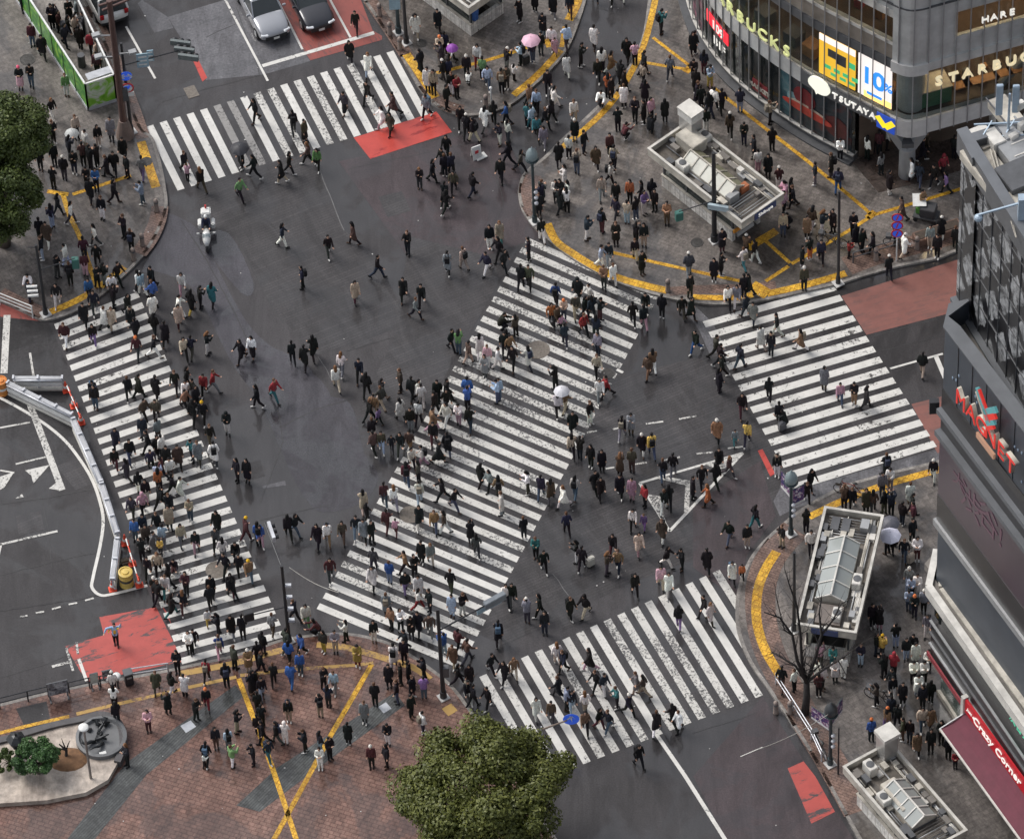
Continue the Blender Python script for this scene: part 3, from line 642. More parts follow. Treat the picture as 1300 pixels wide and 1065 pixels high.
MB().cone((cc.x, cc.y, 4.9), (cc.x, cc.y, 8.7), .75, .75, 24).build('column', CONC, qf, smooth=False, world=True)
# forked pillar under the corner, terrace and step
pb = at(1151, 224); mb = MB(); mb.cone((pb.x, pb.y, .1), (pb.x, pb.y, 2.3), .44, .42, 20)
for s in (-1, 1):
    e = pb + Vector((s * 1.25, .45 - .1 * s, 0)); mb.bar((pb.x, pb.y, 2.0), (e.x, e.y, 4.05), .52, .46)
mb.build('pillar', STEEL, qf, world=True); MB().box((pb.x, pb.y - .05, 2.62), (.62, .5, .3)).build('pillar_lamp', PANELD, qf, world=True)
terr = [at(*p, 0) for p in ((1082, 209), (1115, 247), (1190, 228), (1225, 217), (1300, 190), (1560, 112), (1500, 60), (1180, 150))]
MB().prism([(p.x, p.y) for p in terr], .1, KH + .02, bottom=False).build('terrace', wetmat('terrace_tile', (.055, .046, .042), (.09, .066, .055), .3, .5, .22, 6, (1.2, .6, (.5, .5, .5), .012), rot=R(-28)), qf, world=True)
lobby = [at(*p, 0) for p in ((1090, 202), (1120, 196), (1158, 180), (1196, 182), (1330, 142), (1540, 85), (1500, 0), (1120, 100))]
MB().prism([(p.x, p.y) for p in lobby], .1, 4.04).build('lobby_wall', mat('lobby_wall', (.10, .072, .055), .5, 0, .3, .8), qf, world=True)
# signs
def fsign(txt, i0, step, z, size, m, off=.2, depth=.05, rev=False, part='sign_lettering', bold=.0):
    "letters set one by one along the curved facade"
    holder = None
    for k, ch in enumerate(txt):
        fi = max(1, min(i0 + k * step / (STEP / 4), iEnd - 2)); i = int(fi); n_, d_ = nrm(i); p = fullp[i].lerp(fullp[i + 1], fi - i) + n_ * off; p = Vector((p.x, p.y, z))
        if ch != ' ': text_mesh(ch, size, depth, m, sign_matrix(p, d_, n_), part, qf, bold=bold)
iS = sidx(1003, 159)
fsign('STARBUCKS', iS - 8 * .86 / (STEP / 4), .86, 5.75, 1.05, LETTERG)
fsign('STARBUCKS', sidx(1187, 229), .80, 7.75, .88, LETTER, .22, .08, bold=.008)
fsign('HARE LOUNGE', sidx(1241, 213), .49, 11.35, .62, LETTERW, .2)
fsign('TSUTAYA', sidx(1062, 193), .395, 4.52, .56, LETTERW, .22, .04, bold=.006)
def fpanel(i0, i1, z0, z1, off, m, name):
    return strip(name, i0, i1, z0, z1, off, .05, m, 1)
b0, b1 = sidx(1038, 182), sidx(1137, 233) - 2; bm_ = (b0 + b1) // 2
fpanel(b0, bm_, 5.5, 8.45, .06, SCREENY, 'screen'); fpanel(bm_ + 1, b1, 5.5, 8.45, .06, SCREENW, 'screen')
fpanel(b0, bm_, 8.0, 8.45, .075, SCREENW, 'screen_band'); fpanel(b1 - 9, b1, 5.5, 5.95, .075, SCREENO, 'screen_band')
def ftext(txt, i, z, size, m, off=.1, bold=0.02, part='screen_lettering'):
    n_, d_ = nrm(i); p = fullp[i] + n_ * off; text_mesh(txt, size, .01, m, sign_matrix(Vector((p.x, p.y, z)), d_, n_), part, qf, bold=bold)
ftext('1', sidx(1101, 215), 7.1, 1.7, SCREENB, bold=.03); ftext('0', sidx(1114, 221), 7.05, 1.75, SCREENB, bold=.05); ftext('%', sidx(1131, 230) - 1, 6.95, .8, SCREENB)
for k in range(4): fpanel(b0 + 2 + k * 3, b0 + 4 + k * 3, 6.15, 6.4, .08, SCREENG, 'screen_band')
for k in range(3): fpanel(b0 + 4 + k * 3, b0 + 6 + k * 3, 5.78, 5.98, .08, SCREENG, 'screen_band')
fpanel(b0 + 3, b0 + 6, 7.1, 7.65, .08, STEELD, 'screen_band'); fpanel(b0 + 6, b0 + 9, 6.85, 7.6, .085, STEELD, 'screen_band'); fpanel(b0 + 10, b0 + 12, 7.0, 7.4, .08, SCREENG, 'screen_band'); fpanel(bm_ + 4, bm_ + 9, 5.8, 5.98, .08, SCREENB, 'screen_band')
n_, d_ = nrm(sidx(1043, 185)); p = fullp[sidx(1043, 185)] + n_ * .24
mb = MB(); sp = []
for k in range(28):
    t = 2 * math.pi * k / 28; r = 1.0 + .12 * math.cos(t + 2.4); x = .70 * r * math.cos(t); z = .58 * r * math.sin(t)
    sp.append((x, z))
sp = sp[:17] + [(-.34, -.52), (-.22, -.78), (-.12, -.6)] + sp[20:]
mb.add([Vector((p.x, p.y, 4.72)) + d_ * a + Vector((0, 0, b)) for a, b in sp] + [Vector((p.x, p.y, 4.72)) - n_ * .1 + d_ * a + Vector((0, 0, b)) for a, b in sp],
       [tuple(range(len(sp)))] + [tuple(range(len(sp), 2 * len(sp)))[::-1]] + [(i, (i + 1) % len(sp), len(sp) + (i + 1) % len(sp), len(sp) + i) for i in range(len(sp))])
mb.build('sign_plate', emat('sign_ivory', (.92, .92, .78), .55), qf, world=True)
ic = sidx(1128, 229) - 1; n_, d_ = nrm(ic); p = fullp[ic] + n_ * .24; p = Vector((p.x, p.y, 4.5))
mb = MB(); mb.bar(p - d_ * .55, p + d_ * .55, .06, 1.1); mb.build('sign_plate', emat('sign_blue', (.02, .07, .42), .5), qf, world=True)
mb = MB()
for s in (-1, 1): mb.bar(p + n_ * .05 + d_ * s * .5 + Vector((0, 0, .3)), p + n_ * .05 + Vector((0, 0, -.28)), .03, .36)
mb.build('sign_chevron', emat('sign_yellow', (.95, .72, .03), .6), qf, world=True)
# posters behind the ground-floor glass
def postmat(name, a, b, c, sc):
    m, n, l, bb = newmat(name); p_ = geo_pos(n); t = noise_node(n, l, sc, 3, .55, p_, 1.5); r = ramp(n, .35, .68, c4(a), c4(c)); e = r.color_ramp.elements.new(.52); e.color = c4(b); l.new(t.outputs[0], r.inputs[0]); l.new(r.outputs[0], bb.inputs['Base Color']); bb.inputs['Roughness'].default_value = .35; return m
fpanel(sidx(994, 153), iA - 1, .75, 3.9, .03, postmat('poster_dark', (.012, .016, .022), (.03, .045, .055), (.10, .035, .035), .8), 'poster')
fpanel(sidx(992, 151), sidx(1004, 160), .75, 3.9, .045, postmat('poster_teal', (.02, .05, .07), (.05, .13, .15), (.12, .18, .19), 1.2), 'poster')
for (px, py, z, ra, rb, col) in ((1024, 173, 2.0, 1.7, .30, (.42, .05, .035)), (1026, 174, 2.25, 1.25, .2, (.45, .36, .28)), (1021, 171, 2.9, .75, .7, (.16, .015, .02)), (1061, 194, 2.0, .8, .75, (.09, .02, .022)), (1008, 163, 2.4, .45, .4, (.2, .32, .34))):
    i = sidx(px, py); n_, d_ = nrm(i); c = Vector((fullp[i].x, fullp[i].y, z)) + n_ * (.065 + ra * .004); mb = MB()
    mb.add([c + d_ * ra * math.cos(t * .2618) + Vector((0, 0, rb * math.sin(t * .2618))) for t in range(24)] + [c - n_ * .02 + d_ * ra * math.cos(t * .2618) + Vector((0, 0, rb * math.sin(t * .2618))) for t in range(24)], [tuple(range(24))] + [(t, (t + 1) % 24, 24 + (t + 1) % 24, 24 + t) for t in range(24)])
    mb.build('poster_print', mat('print_%d%d' % (px, int(z * 10)), col, .4, 0, .3, 3), qf, world=True)
i = sidx(905, 73)
fpanel(sidx(899, 64), sidx(925, 97), 2.35, 3.2, .05, REDLIT, 'lit_sign')
ftext('109', sidx(912, 83), 2.8, .85, LETTERW, .1); ftext('B1F', sidx(916, 88), 1.75, .8, LETTERW, .1)
fpanel(sidx(955, 126), sidx(975, 141), .9, 1.7, .05, mat('poster_red', (.22, .03, .035), .5, 0, .5, 2), 'poster'); ftext('MARKET', sidx(965, 133), 1.3, .42, CREAM, .09)
fpanel(sidx(883, 32), sidx(894, 56), .9, 3.8, .04, postmat('poster_rose', (.015, .012, .016), (.05, .03, .04), (.34, .10, .16), 1.6), 'poster')

# ------------------------------------------------------------------ DARK BILLBOARD BUILDING (right)
G0 = at(1184, 868); _a = at(1193, 541, 21.0); _b = at(1300, 683, 21.0)
MW, MX, MN = wall_frame(G0, _b - _a)
def ray(px, py): return (FW * FPX + RT * (px - CXP) - UP * (py - CYP)).normalized()
def on_wall(px, py, off=0.0):
    d = ray(px, py); o = G0 + MN * off; t = (o - CAM).dot(MN) / d.dot(MN); p = CAM + d * t; return (p - G0).dot(MX), p.z
MAG = thing('office_building', 'dark slate building with red lettered sign and unlit billboard at the right edge', 'building', G0)
ZT = on_wall(1198, 414)[1]; LW = 34.0
SLATEW = mat('cladding_slate', (0.062, 0.073, 0.090), 0.45, 0.25, 0.14, 0.7); RIM = mat('rim_grey', (0.13, 0.137, 0.148), 0.5, 0.2, 0.15, 0.8); BLK = mat('cladding_black', (0.017, 0.016, 0.018), 0.35, 0.1, 0.2, 1.0)
SCRM, n, l, b = newmat('dim_glow_screen'); p_ = geo_pos(n); t = noise_node(n, l, .35, 4, .6, p_); r = ramp(n, .3, .7, (.016, .012, .018, 1), (.034, .021, .030, 1)); l.new(t.outputs[0], r.inputs[0]); l.new(r.outputs[0], b.inputs['Base Color']); b.inputs['Roughness'].default_value = .28
b.inputs['Emission Color'].default_value = (.12, .05, .1, 1); b.inputs['Emission Strength'].default_value = .06  # faint purple glow put into the screen material
def loc(w): return ((w - G0).dot(MX), (w - G0).dot(MN))
rim_in = [loc(at(x, y, ZT)) for x, y in ((1198, 414), (1205, 388), (1226, 383), (1244, 378))]
def plan(name, pts, z0, z1, m): return MB().prism([MW((u, v, 0)) for u, v in pts], z0, z1).build(name, m, MAG, world=True)
e1 = rim_in[1]; e2 = rim_in[3]
TH_ = .55
plan('front_wall', [(0, 0), (LW, 0), (LW, -TH_), (.25, -TH_)], 7.6, ZT, SLATEW)
plan('end_wall', [(0, 0), (.25, -TH_), (e1[0] + .5, e1[1] + .35), e1], 7.6, ZT, SLATEW)
plan('end_wall', [e1, (e1[0] + .5, e1[1] + .35), (e2[0], e2[1] + .55), e2], 7.6, ZT, SLATEW)
plan('gutter_floor', [(.2, -.5), (LW, -.5), (LW, e2[1] - 2), e2, (e1[0] + .4, e1[1] + .3)], ZT - 2.0, ZT - 1.3, CONCD)
plan('rim', [(-.06, .07), (LW, .07), (LW, -TH_ - .07), (.3, -TH_ - .07)], ZT, ZT + .09, RIM)
plan('rim', [(-.06, .07), (.3, -TH_ - .07), (e1[0] + .6, e1[1] + .4), (e1[0] - .06, e1[1])], ZT + .002, ZT + .092, RIM)
plan('rim', [(e1[0] - .06, e1[1]), (e1[0] + .6, e1[1] + .4), (e2[0], e2[1] + .62), (e2[0], e2[1] - .06)], ZT + .004, ZT + .094, RIM)
# tower of patterned glass above
ZB = ZT - 1.4; A0 = at(1214, 372, ZB + .4); A1 = at(1281, 482, ZB + .4)
ZP = ZB + 11.3
PM, n, l, b = newmat('diamond_glass')
p_ = geo_pos(n); mp = n.new('ShaderNodeVectorMath'); mp.operation = 'DOT_PRODUCT'; mp.inputs[1].default_value = MX; l.new(p_, mp.inputs[0])
sx = n.new('ShaderNodeSeparateXYZ'); l.new(p_, sx.inputs[0])
def mth(op, a, bb):
    q = n.new('ShaderNodeMath'); q.operation = op
    for k, v in enumerate((a, bb)):
        if isinstance(v, (int, float)): q.inputs[k].default_value = v
        else: l.new(v, q.inputs[k])
    return q.outputs[0]
u_ = mth('MULTIPLY', mp.outputs['Value'], .42); v_ = mth('MULTIPLY', sx.outputs[2], .30)
tt = noise_node(n, l, .5, 4, .7, p_, 2.0); w1 = mth('MULTIPLY', tt.outputs[0], .5)
d1 = mth('GREATER_THAN', mth('FRACT', mth('ADD', mth('ADD', u_, v_), w1), 0), .30); d2 = mth('GREATER_THAN', mth('FRACT', mth('ADD', mth('SUBTRACT', u_, v_), w1), 0), .34)
fx = mth('MULTIPLY', d1, d2); n2 = noise_node(n, l, 1.6, 5, .75, p_, 1.0); rr = ramp(n, .38, .62, (.03, .03, .033, 1), (.36, .37, .38, 1)); l.new(n2.outputs[0], rr.inputs[0])
mx_ = n.new('ShaderNodeMix'); mx_.data_type = 'RGBA'; l.new(fx, mx_.inputs[0]); mx_.inputs[6].default_value = (.010, .010, .012, 1); l.new(rr.outputs[0], mx_.inputs[7]); l.new(mx_.outputs[2], b.inputs['Base Color']); b.inputs['Roughness'].default_value = .3; b.inputs['Specular IOR Level'].default_value = .25
a0 = loc(A0); a1 = loc(A1); cA = loc(at(1219, 208, ZP)); cB = loc(at(1240, 200, ZP)); cC = loc(at(1228, 178, ZP)); cD = loc(at(1330, 146, ZP))
v0 = (a0[1] + a1[1]) / 2; slope = (a1[1] - a0[1]) / (a1[0] - a0[0]); uL = a0[0]
def vl(u): return a0[1] + slope * (u - a0[0])
tower = [(uL, vl(uL)), (LW, vl(LW)), (LW, vl(LW) - 24), cD, cC, (cB[0], cB[1])]
tower = [(uL, vl(uL)), (LW, vl(LW)), (LW, cD[1] - 6), cD, cC, cB]
plan('glass_tower', tower, ZB - 1.0, ZP - 1.1, PM)
def para(name, pts, w, z0, z1, m):
    mb = MB()
    for k, (p, q) in enumerate(zip(pts, pts[1:])):
        A = MW((p[0], p[1], (z0 + z1) / 2 + k * .004)); B = MW((q[0], q[1], (z0 + z1) / 2 + k * .004)); e = (B - A).normalized() * .02 * k; mb.bar(A - e, B + e, w + k * .004, z1 - z0)
    return mb.build(name, m, MAG, world=True)
def inset(pts, d): 
    c = (sum(p[0] for p in pts) / len(pts), sum(p[1] for p in pts) / len(pts)); return [(p[0] + (c[0] - p[0]) / math.hypot(c[0] - p[0], c[1] - p[1]) * d, p[1] + (c[1] - p[1]) / math.hypot(c[0] - p[0], c[1] - p[1]) * d) for p in pts]
para('parapet', [cD, cC, cB, (uL, vl(uL)), (LW, vl(LW))], .42, ZP - 1.4, ZP, PANELD)
para('parapet_cap', [cD, cC, cB, (uL, vl(uL)), (LW, vl(LW))], .5, ZP, ZP + .08, RIM)
plan('roof_deck', inset(tower, .6), ZP - 1.12, ZP - 1.0, CONCD)
# window bars over the patterned glass
for k in range(0, 32):
    u = uL + .35 + k * 1.0
    if u < LW - 1: mb = MB(); mb.bar(MW((u, vl(u) + .01, ZB)), MW((u, vl(u) + .01, ZP - 1.4)), .05); mb.build('glazing_bar', STEELD, MAG, world=True)
for k in range(1, 6):
    z = ZB + .3 + k * 1.75; mb = MB(); mb.bar(MW((uL + .02, vl(uL + .02) + .01, z)), MW((LW, vl(LW) + .01, z)), .06); mb.build('glazing_bar', STEELD, MAG, world=True)
mb = MB(); mb.bar(MW((uL, vl(uL) + .15, ZB + .12)), MW((LW, vl(LW) + .15, ZB + .12)), .32, .24); mb.build('base_rail', RIM, MAG, world=True)
# roof machinery
def rb(px, py, z, size, m, name, rz=0): 
    w = at(px, py, z); MB().box((w.x, w.y, z + size[2] / 2), size, math.atan2(MX.y, MX.x) + rz).build(name, m, MAG, bevel=.03, world=True)
ZR = ZP - 1.0
rb(1273, 245, ZR, (5.4, 1.3, .55), CREAM, 'roof_beam'); rb(1262, 188, ZR + .3, (1.0, .6, .8), WHITEP, 'roof_unit'); rb(1280, 181, ZR + .3, (.9, .7, .8), STEEL, 'roof_unit'); rb(1295, 213, ZR, (2.6, 1.4, 1.0), STEEL, 'roof_unit'); rb(1252, 183, ZR, (2.0, 1.0, .2), WHITEP, 'roof_unit'); rb(1243, 216, ZR, (1.4, .6, .35), WHITEP, 'roof_unit'); rb(1297, 276, ZR, (1.8, 1.2, .9), CREAM, 'roof_unit'); rb(1300, 240, ZR, (1.6, 2.2, 1.2), STEELD, 'roof_unit'); rb(1286, 160, ZR, (3.0, .9, .5), CREAM, 'roof_unit')
PALEB = mat('pale_blue_steel', (.34, .42, .50), .45, .3, .15, 2)
for dx in (0, .16): 
    mb = MB(); w = [at(1257 + dx * 30, 190, ZR + .7), at(1290, 302, ZR + .7)]; mb.bar(w[0], w[1], .06); mb.build('pipe', CREAM, MAG, world=True)
for k in range(7):
    w = at(1284 + k * 4.4, 184 + k * 15, ZR + 1.0); mb = MB(); mb.bar(w, w + MN * -3.2, .06); mb.bar(w, Vector((w.x, w.y, ZR)), .06); mb.build('pipe_rail', WHITEP, MAG, world=True)
rqq = random.Random(8)
for k in range(46):
    w = at(rqq.uniform(1245, 1330), rqq.uniform(170, 330), ZR)
    if w is None: continue
    u_v = loc(w)
    if u_v[1] > vl(u_v[0]) - 1.2: continue
    if k % 3: mb = MB(); e = w + MX * rqq.uniform(-2.5, 2.5) if k % 2 else w + MN * rqq.uniform(-2, 2); mb.bar(Vector((w.x, w.y, ZR + .25 + k * .01)), Vector((e.x, e.y, ZR + .25 + k * .01)), rqq.uniform(.05, .12)); mb.build('pipe', rqq.choice([STEEL, STEELD, CREAM, WHITEP]), MAG, world=True)
    else: MB().box((w.x, w.y, ZR + .3), (rqq.uniform(.4, 1.1), rqq.uniform(.3, .8), rqq.uniform(.4, .9)), math.atan2(MX.y, MX.x)).build('roof_unit', rqq.choice([STEEL, STEELD, CONCD, CREAM]), MAG, bevel=.03, world=True)
mast = at(1279, 186, ZR); mb = MB(); mb.cone(mast, mast + Vector((0, 0, 3.4)), .07, .05, 8); mb.build('antenna_mast', PALEB, MAG, world=True)
for dx, dy, z, h in ((-.45, 0, 2.1, 1.9), (.3, .2, 2.0, 1.7)): MB().box((mast.x + dx, mast.y + dy, mast.z + z + h / 2), (.3, .18, h)).build('antenna_panel', PALEB, MAG, bevel=.03, world=True)
for dx, dy, z in ((.6, -.2, 1.5), (.9, .1, 1.8), (.5, .3, 2.3), (.2, -.4, 1.0)): MB().box((mast.x + dx, mast.y + dy, mast.z + z), (.42, .28, .42), .6).build('floodlight', WHITEP, MAG, bevel=.03, world=True)
mb = MB()
for k in range(6): mb.bar(mast + Vector((-1.2 + k * .5, -.3, 1.0)), mast + Vector((-.7 + k * .5, .3, 1.0 if k % 2 else 1.4)), .05)
mb.bar(mast + Vector((-1.5, -.3, 1.0)), mast + Vector((1.5, -.3, 1.0)), .07); mb.bar(mast + Vector((-1.5, .3, 1.2)), mast + Vector((1.5, .3, 1.2)), .07); mb.build('lattice_frame', PALEB, MAG, world=True)
m2 = at(1298, 297, ZR); mb = MB(); mb.box((m2.x, m2.y, m2.z + 1.2), (.5, .4, 2.4)); mb.bar(m2 + Vector((-2.0, -.2, 1.6)), m2 + Vector((.8, .4, 1.9)), .08); mb.ball(m2 + Vector((-2.0, -.2, 1.4)), .2, 10, 6); mb.build('camera_mast', PALEB, MAG, world=True)
# bands, billboard and sign on the front
def wband(name, pa, pb, m, off0, th, u1=LW, u0=.0):
    "band between the heights the photograph shows at the near edge"
    z1 = on_wall(*pa)[1]; z0 = on_wall(*pb)[1]
    mb = MB(); vs = [MW((u, v, z)) for u in (u0, u1) for v in (0, off0 + th) for z in (z0, z1)]
    mb.add(vs, [(0, 1, 3, 2), (4, 6, 7, 5), (0, 4, 5, 1), (2, 3, 7, 6), (0, 2, 6, 4), (1, 5, 7, 3)]); return mb.build(name, m, MAG, world=True), z0, z1
_, zb0, zb1 = wband('dark_band', (1197, 492), (1193, 541), BLK, 0, .06)
_, zs0, zs1 = wband('billboard_frame', (1196, 515), (1196, 521), RIM, 0, .32)
_, zs0, zs1 = wband('billboard_frame', (1193, 539), (1193, 545), RIM, 0, .38)
_, zc0, zc1 = wband('screen', (1193, 545), (1192, 622), SCRM, 0, .14, LW, .1)
wband('dark_band', (1192, 622), (1192, 656), BLK, 0, .17, LW, .1); wband('billboard_frame', (1192, 656), (1191, 662), STEEL, 0, .3)
for k in range(1, 26):
    u = k * 1.25; mb = MB(); mb.bar(MW((u, .012, ZT - .1)), MW((u, .012, zb1 + .02)), .03); mb.build('panel_seam', BLK, MAG, world=True)
rz = random.Random(3)
DOTM = mat('pale_dot', (.22, .28, .36), .5)
for k in range(46):
    u = 1.0 + k * .22 + rz.uniform(-.3, .3); z = zb1 + rz.uniform(.3, 2.6); p = MW((u, .02, z)); mb = MB(); mb.bar(p - MX * .05, p + MX * .05, .03, .13); mb.build('dot', DOTM, MAG, world=True)
SREDL = emat('neon_red', (.75, .04, .03), .35); STRIM = mat('letter_trim', (.55, .50, .42), .5); STEAL = emat('neon_teal', (.16, .50, .53), .15); SALM = emat('neon_salmon', (.62, .34, .22), .2)
for ch, (px, py) in zip('MAGNET', ((1219, 510), (1232, 525), (1245, 541), (1257, 555), (1270, 573), (1282, 592))):
    u, z = on_wall(px, py, .5); sq = Matrix.Diagonal((.80 if ch == 'M' else .92, 1, 1, 1))
    text_mesh(ch, 1.5, .10, STRIM, sign_matrix(MW((u, .36, z)), MX, MN) @ sq, 'sign_letter', MAG, bold=.0); text_mesh(ch, 1.44, .02, SREDL, sign_matrix(MW((u, .49, z)), MX, MN) @ sq, 'sign_letter_face', MAG, bold=-.012)
for (pa, pb, m, w) in (((1241, 492), (1256, 534), STEAL, .3), ((1243, 494), (1258, 536), SREDL, .16), ((1240, 497), (1253, 537), STRIM, .14), ((1250, 523), (1265, 520), STEAL, .3), ((1252, 530), (1264, 528), SREDL, .3), ((1253, 537), (1263, 536), STEAL, .25), ((1255, 543), (1262, 542), SREDL, .2)):
    ua, za = on_wall(*pa, .5); ub, zb_ = on_wall(*pb, .5); mb = MB(); mb.bar(MW((ua, .5, za)), MW((ub, .5, zb_)), .12, w); mb.build('sign_bar', m, MAG, world=True)
ua, za = on_wall(1238, 552, .5); ub, zb_ = on_wall(1260, 580, .5); mb = MB(); mb.bar(MW((ua, .4, za)), MW((ub, .4, za)), .12, .32); mb.build('sign_plate', SALM, MAG, world=True)
SCRT = emat('screen_pink', (.20, .10, .14), .06)
for tx, (px, py), s in (('渋', (1232, 640), 2.0), ('谷', (1254, 662), 2.0), ('!', (1270, 684), 1.8), ('大', (1217, 612), 1.2)):
    u, z = on_wall(px, py, .16); text_mesh(tx, s, .004, SCRT, sign_matrix(MW((u, .16, z)), MX, MN), 'screen_lettering', MAG)
sb = on_wall(1185, 510); mb = MB(); mb.box(MW((-.55, .1, sb[1])), (.45, .3, .8)); mb.bar(MW((-.4, .1, sb[1] + .1)), MW((.1, .1, sb[1] + .1)), .06); mb.build('loudspeaker', BLACKP, MAG, world=True)
# podium: canopy, glazed upper shop, dark slatted band, shopfront
ZCN = 8.2
cp = [at(*p, ZCN) for p in ((1189, 697), (1179, 743), (1285, 895), (1432, 1105))]
cl = [loc(p) for p in cp]; du = (cl[3][1] - cl[1][1]) / (cl[3][0] - cl[1][0])
def cv(u, off=0): return cl[1][1] + du * (u - cl[1][0]) + off
PU0, PU1 = cl[1][0], LW
plan('canopy_roof', [cl[0], (PU0, cv(PU0)), (PU1, cv(PU1)), (PU1, -.0), (cl[0][0] + .4, -.02)], ZCN - .55, ZCN - .12, CONCD)
para('canopy_edge', [cl[0], (PU0, cv(PU0)), (PU1, cv(PU1))], .34, ZCN - .62, ZCN + .02, WHITEP)
para('canopy_kerb', [(cl[0][0] + .5, cl[0][1] - .2), (PU0 + .45, cv(PU0) - .75), (PU1, cv(PU1) - .95)], .8, ZCN - .12, ZCN + .0, CREAM)
para('canopy_pipe', [(PU0 + 6.5, cv(PU0) - 2.4), (PU1, cv(PU1) - 2.0)], .25, ZCN - .1, ZCN + .15, STEEL)
plan('upper_shopfront', [(cl[0][0] + .35, cl[0][1] - .1), (PU0 + .35, cv(PU0) - .4), (PU1, cv(PU1) - .4), (PU1, -.3), (cl[0][0] + 1.0, -.3)], 4.6, ZCN - .6, glassmat('podium_glass', (.014, .017, .017), .06))
plan('slatted_band', [(PU0 + .2, cv(PU0) - .1), (PU1, cv(PU1) + .2), (PU1, -.6), (PU0 + 1.6, -.6)], 3.0, 5.6, BLK)
for k, z in enumerate((5.62, 4.75, 3.9)): para('slat', [(PU0 + .15, cv(PU0) - .06), (PU1, cv(PU1) + .26)], .12, z, z + .09, STEEL if k != 1 else STEELD)
para('sign_strip', [(PU0 + .1, cv(PU0) + .02), (PU1, cv(PU1) + .34)], .08, 3.0, 3.3, mat('strip_red', (.24, .035, .045), .5))
plan('lower_shopfront', [(PU0 + .6, cv(PU0) - .5), (PU0 + 4.4, cv(PU0 + 4.4) - .4), (PU0 + 4.4, -2), (PU0 + 1.5, -2)], .45, 3.0, glassmat('case_glass', (.08, .11, .10), .35)); plan('shop_plinth', [(PU0 + .5, cv(PU0) - .35), (PU0 + 4.5, cv(PU0 + 4.5) - .3), (PU0 + 4.5, -2), (PU0 + 1.5, -2)], .1, .45, CREAM)
plan('shop_wall', [(PU0 + 4.5, cv(PU0) - 1.6), (PU1, cv(PU1) - 1.4), (PU1, -2.2), (PU0 + 4.5, -2.2)], .1, 3.0, mat('shop_interior', (.16, .14, .12), .6, 0, .4, .6)); plan('shop_back', [(PU0 + 1.8, -1.9), (PU1, -1.9), (PU1, -6), (PU0 + 3, -6)], .1, 8.4, INT)
GRN = emat('neon_green', (.10, .55, .34), .45)
uq, _z = on_wall(1262, 868, 0)
for k, ch in enumerate('渋谷スクエア'):
    u = PU0 + 7.6 + k * .62; text_mesh(ch, .62, .02, GRN, sign_matrix(MW((u, cv(u) - .36, 6.3)), (MX + MN * du).normalized(), (MN - MX * du).normalized()), 'shop_lettering', MAG)
# red fascia sign and burgundy awning of the corner shop
t0, t1 = loc(at(1226, 904, 3.3)), loc(at(1278, 976, 3.3)); f0, f1 = loc(at(1193, 925, 2.5)), loc(at(1230, 976, 2.5))
ext = lambda a, b, k: (a[0] + (b[0] - a[0]) * k, a[1] + (b[1] - a[1]) * k)
t1 = ext(t0, t1, 2.6); f1 = ext(f0, f1, 3.7)
MXs = (MW((t1[0], t1[1], 0)) - MW((t0[0], t0[1], 0))).normalized(); MNs = Vector((MXs.y, -MXs.x, 0))
aw = thing('awning', 'burgundy fabric awning over the corner shop at the lower right', 'awning', MW((t0[0], t0[1], 0)))
BURG = mat('awning_fabric', (.115, .022, .038), .75, 0, .14, 2)
mb = MB(); A, B, Cc, Dd = MW((*t0, 3.3)), MW((*t1, 3.3)), MW((*f1, 2.5)), MW((*f0, 2.5)); dz = Vector((0, 0, -.04)); K_ = 14
for j in range(K_):
    pts = []
    for s_ in (j / K_, (j + 1) / K_):
        a = A.lerp(B, s_); c = Dd.lerp(Cc, s_); pts.append([a.lerp(c, q / 4) + Vector((0, 0, -.10 * math.sin(math.pi * q / 4))) for q in range(5)])
    for q in range(4): mb.add([pts[0][q], pts[1][q], pts[1][q + 1], pts[0][q + 1]], [(0, 1, 2, 3)]); mb.add([p + dz for p in (pts[0][q], pts[1][q], pts[1][q + 1], pts[0][q + 1])], [(3, 2, 1, 0)])
mb.build('fabric', BURG, aw, world=True); mb = MB(); mb.bar(Dd, Cc, .09); mb.build('front_bar', WHITEP, aw, world=True)
mb = MB(); mb.bar(A, Dd, .05); mb.bar(B, Cc, .05); mb.build('side_arm', STEEL, aw, world=True)
fs_ = MB(); fs_.bar(MW((*t0, 3.85)), MW((*t1, 3.85)), .12, .95); fs_.build('fascia_sign', emat('fascia_red', (.55, .012, .022), .22), MAG, world=True)
fb = MB(); fb.bar(MW((*t0, 3.6)) - MXs * .25, MW((*t0, 3.6)) - MXs * .02, .3, 1.6); fb.build('sign_post', WHITEP, MAG, world=True)
text_mesh('Crazy Corner', .78, .012, LETTERW, sign_matrix(MW((*t0, 3.86)) + MXs * 3.0 + MNs * .09, MXs, MNs), 'fascia_lettering', MAG, shear=.25, bold=.012)
text_mesh("Just a", .3, .012, LETTERW, sign_matrix(MW((*t0, 3.9)) + MXs * .55 + MNs * .09, MXs, MNs), 'fascia_lettering', MAG, shear=.25)
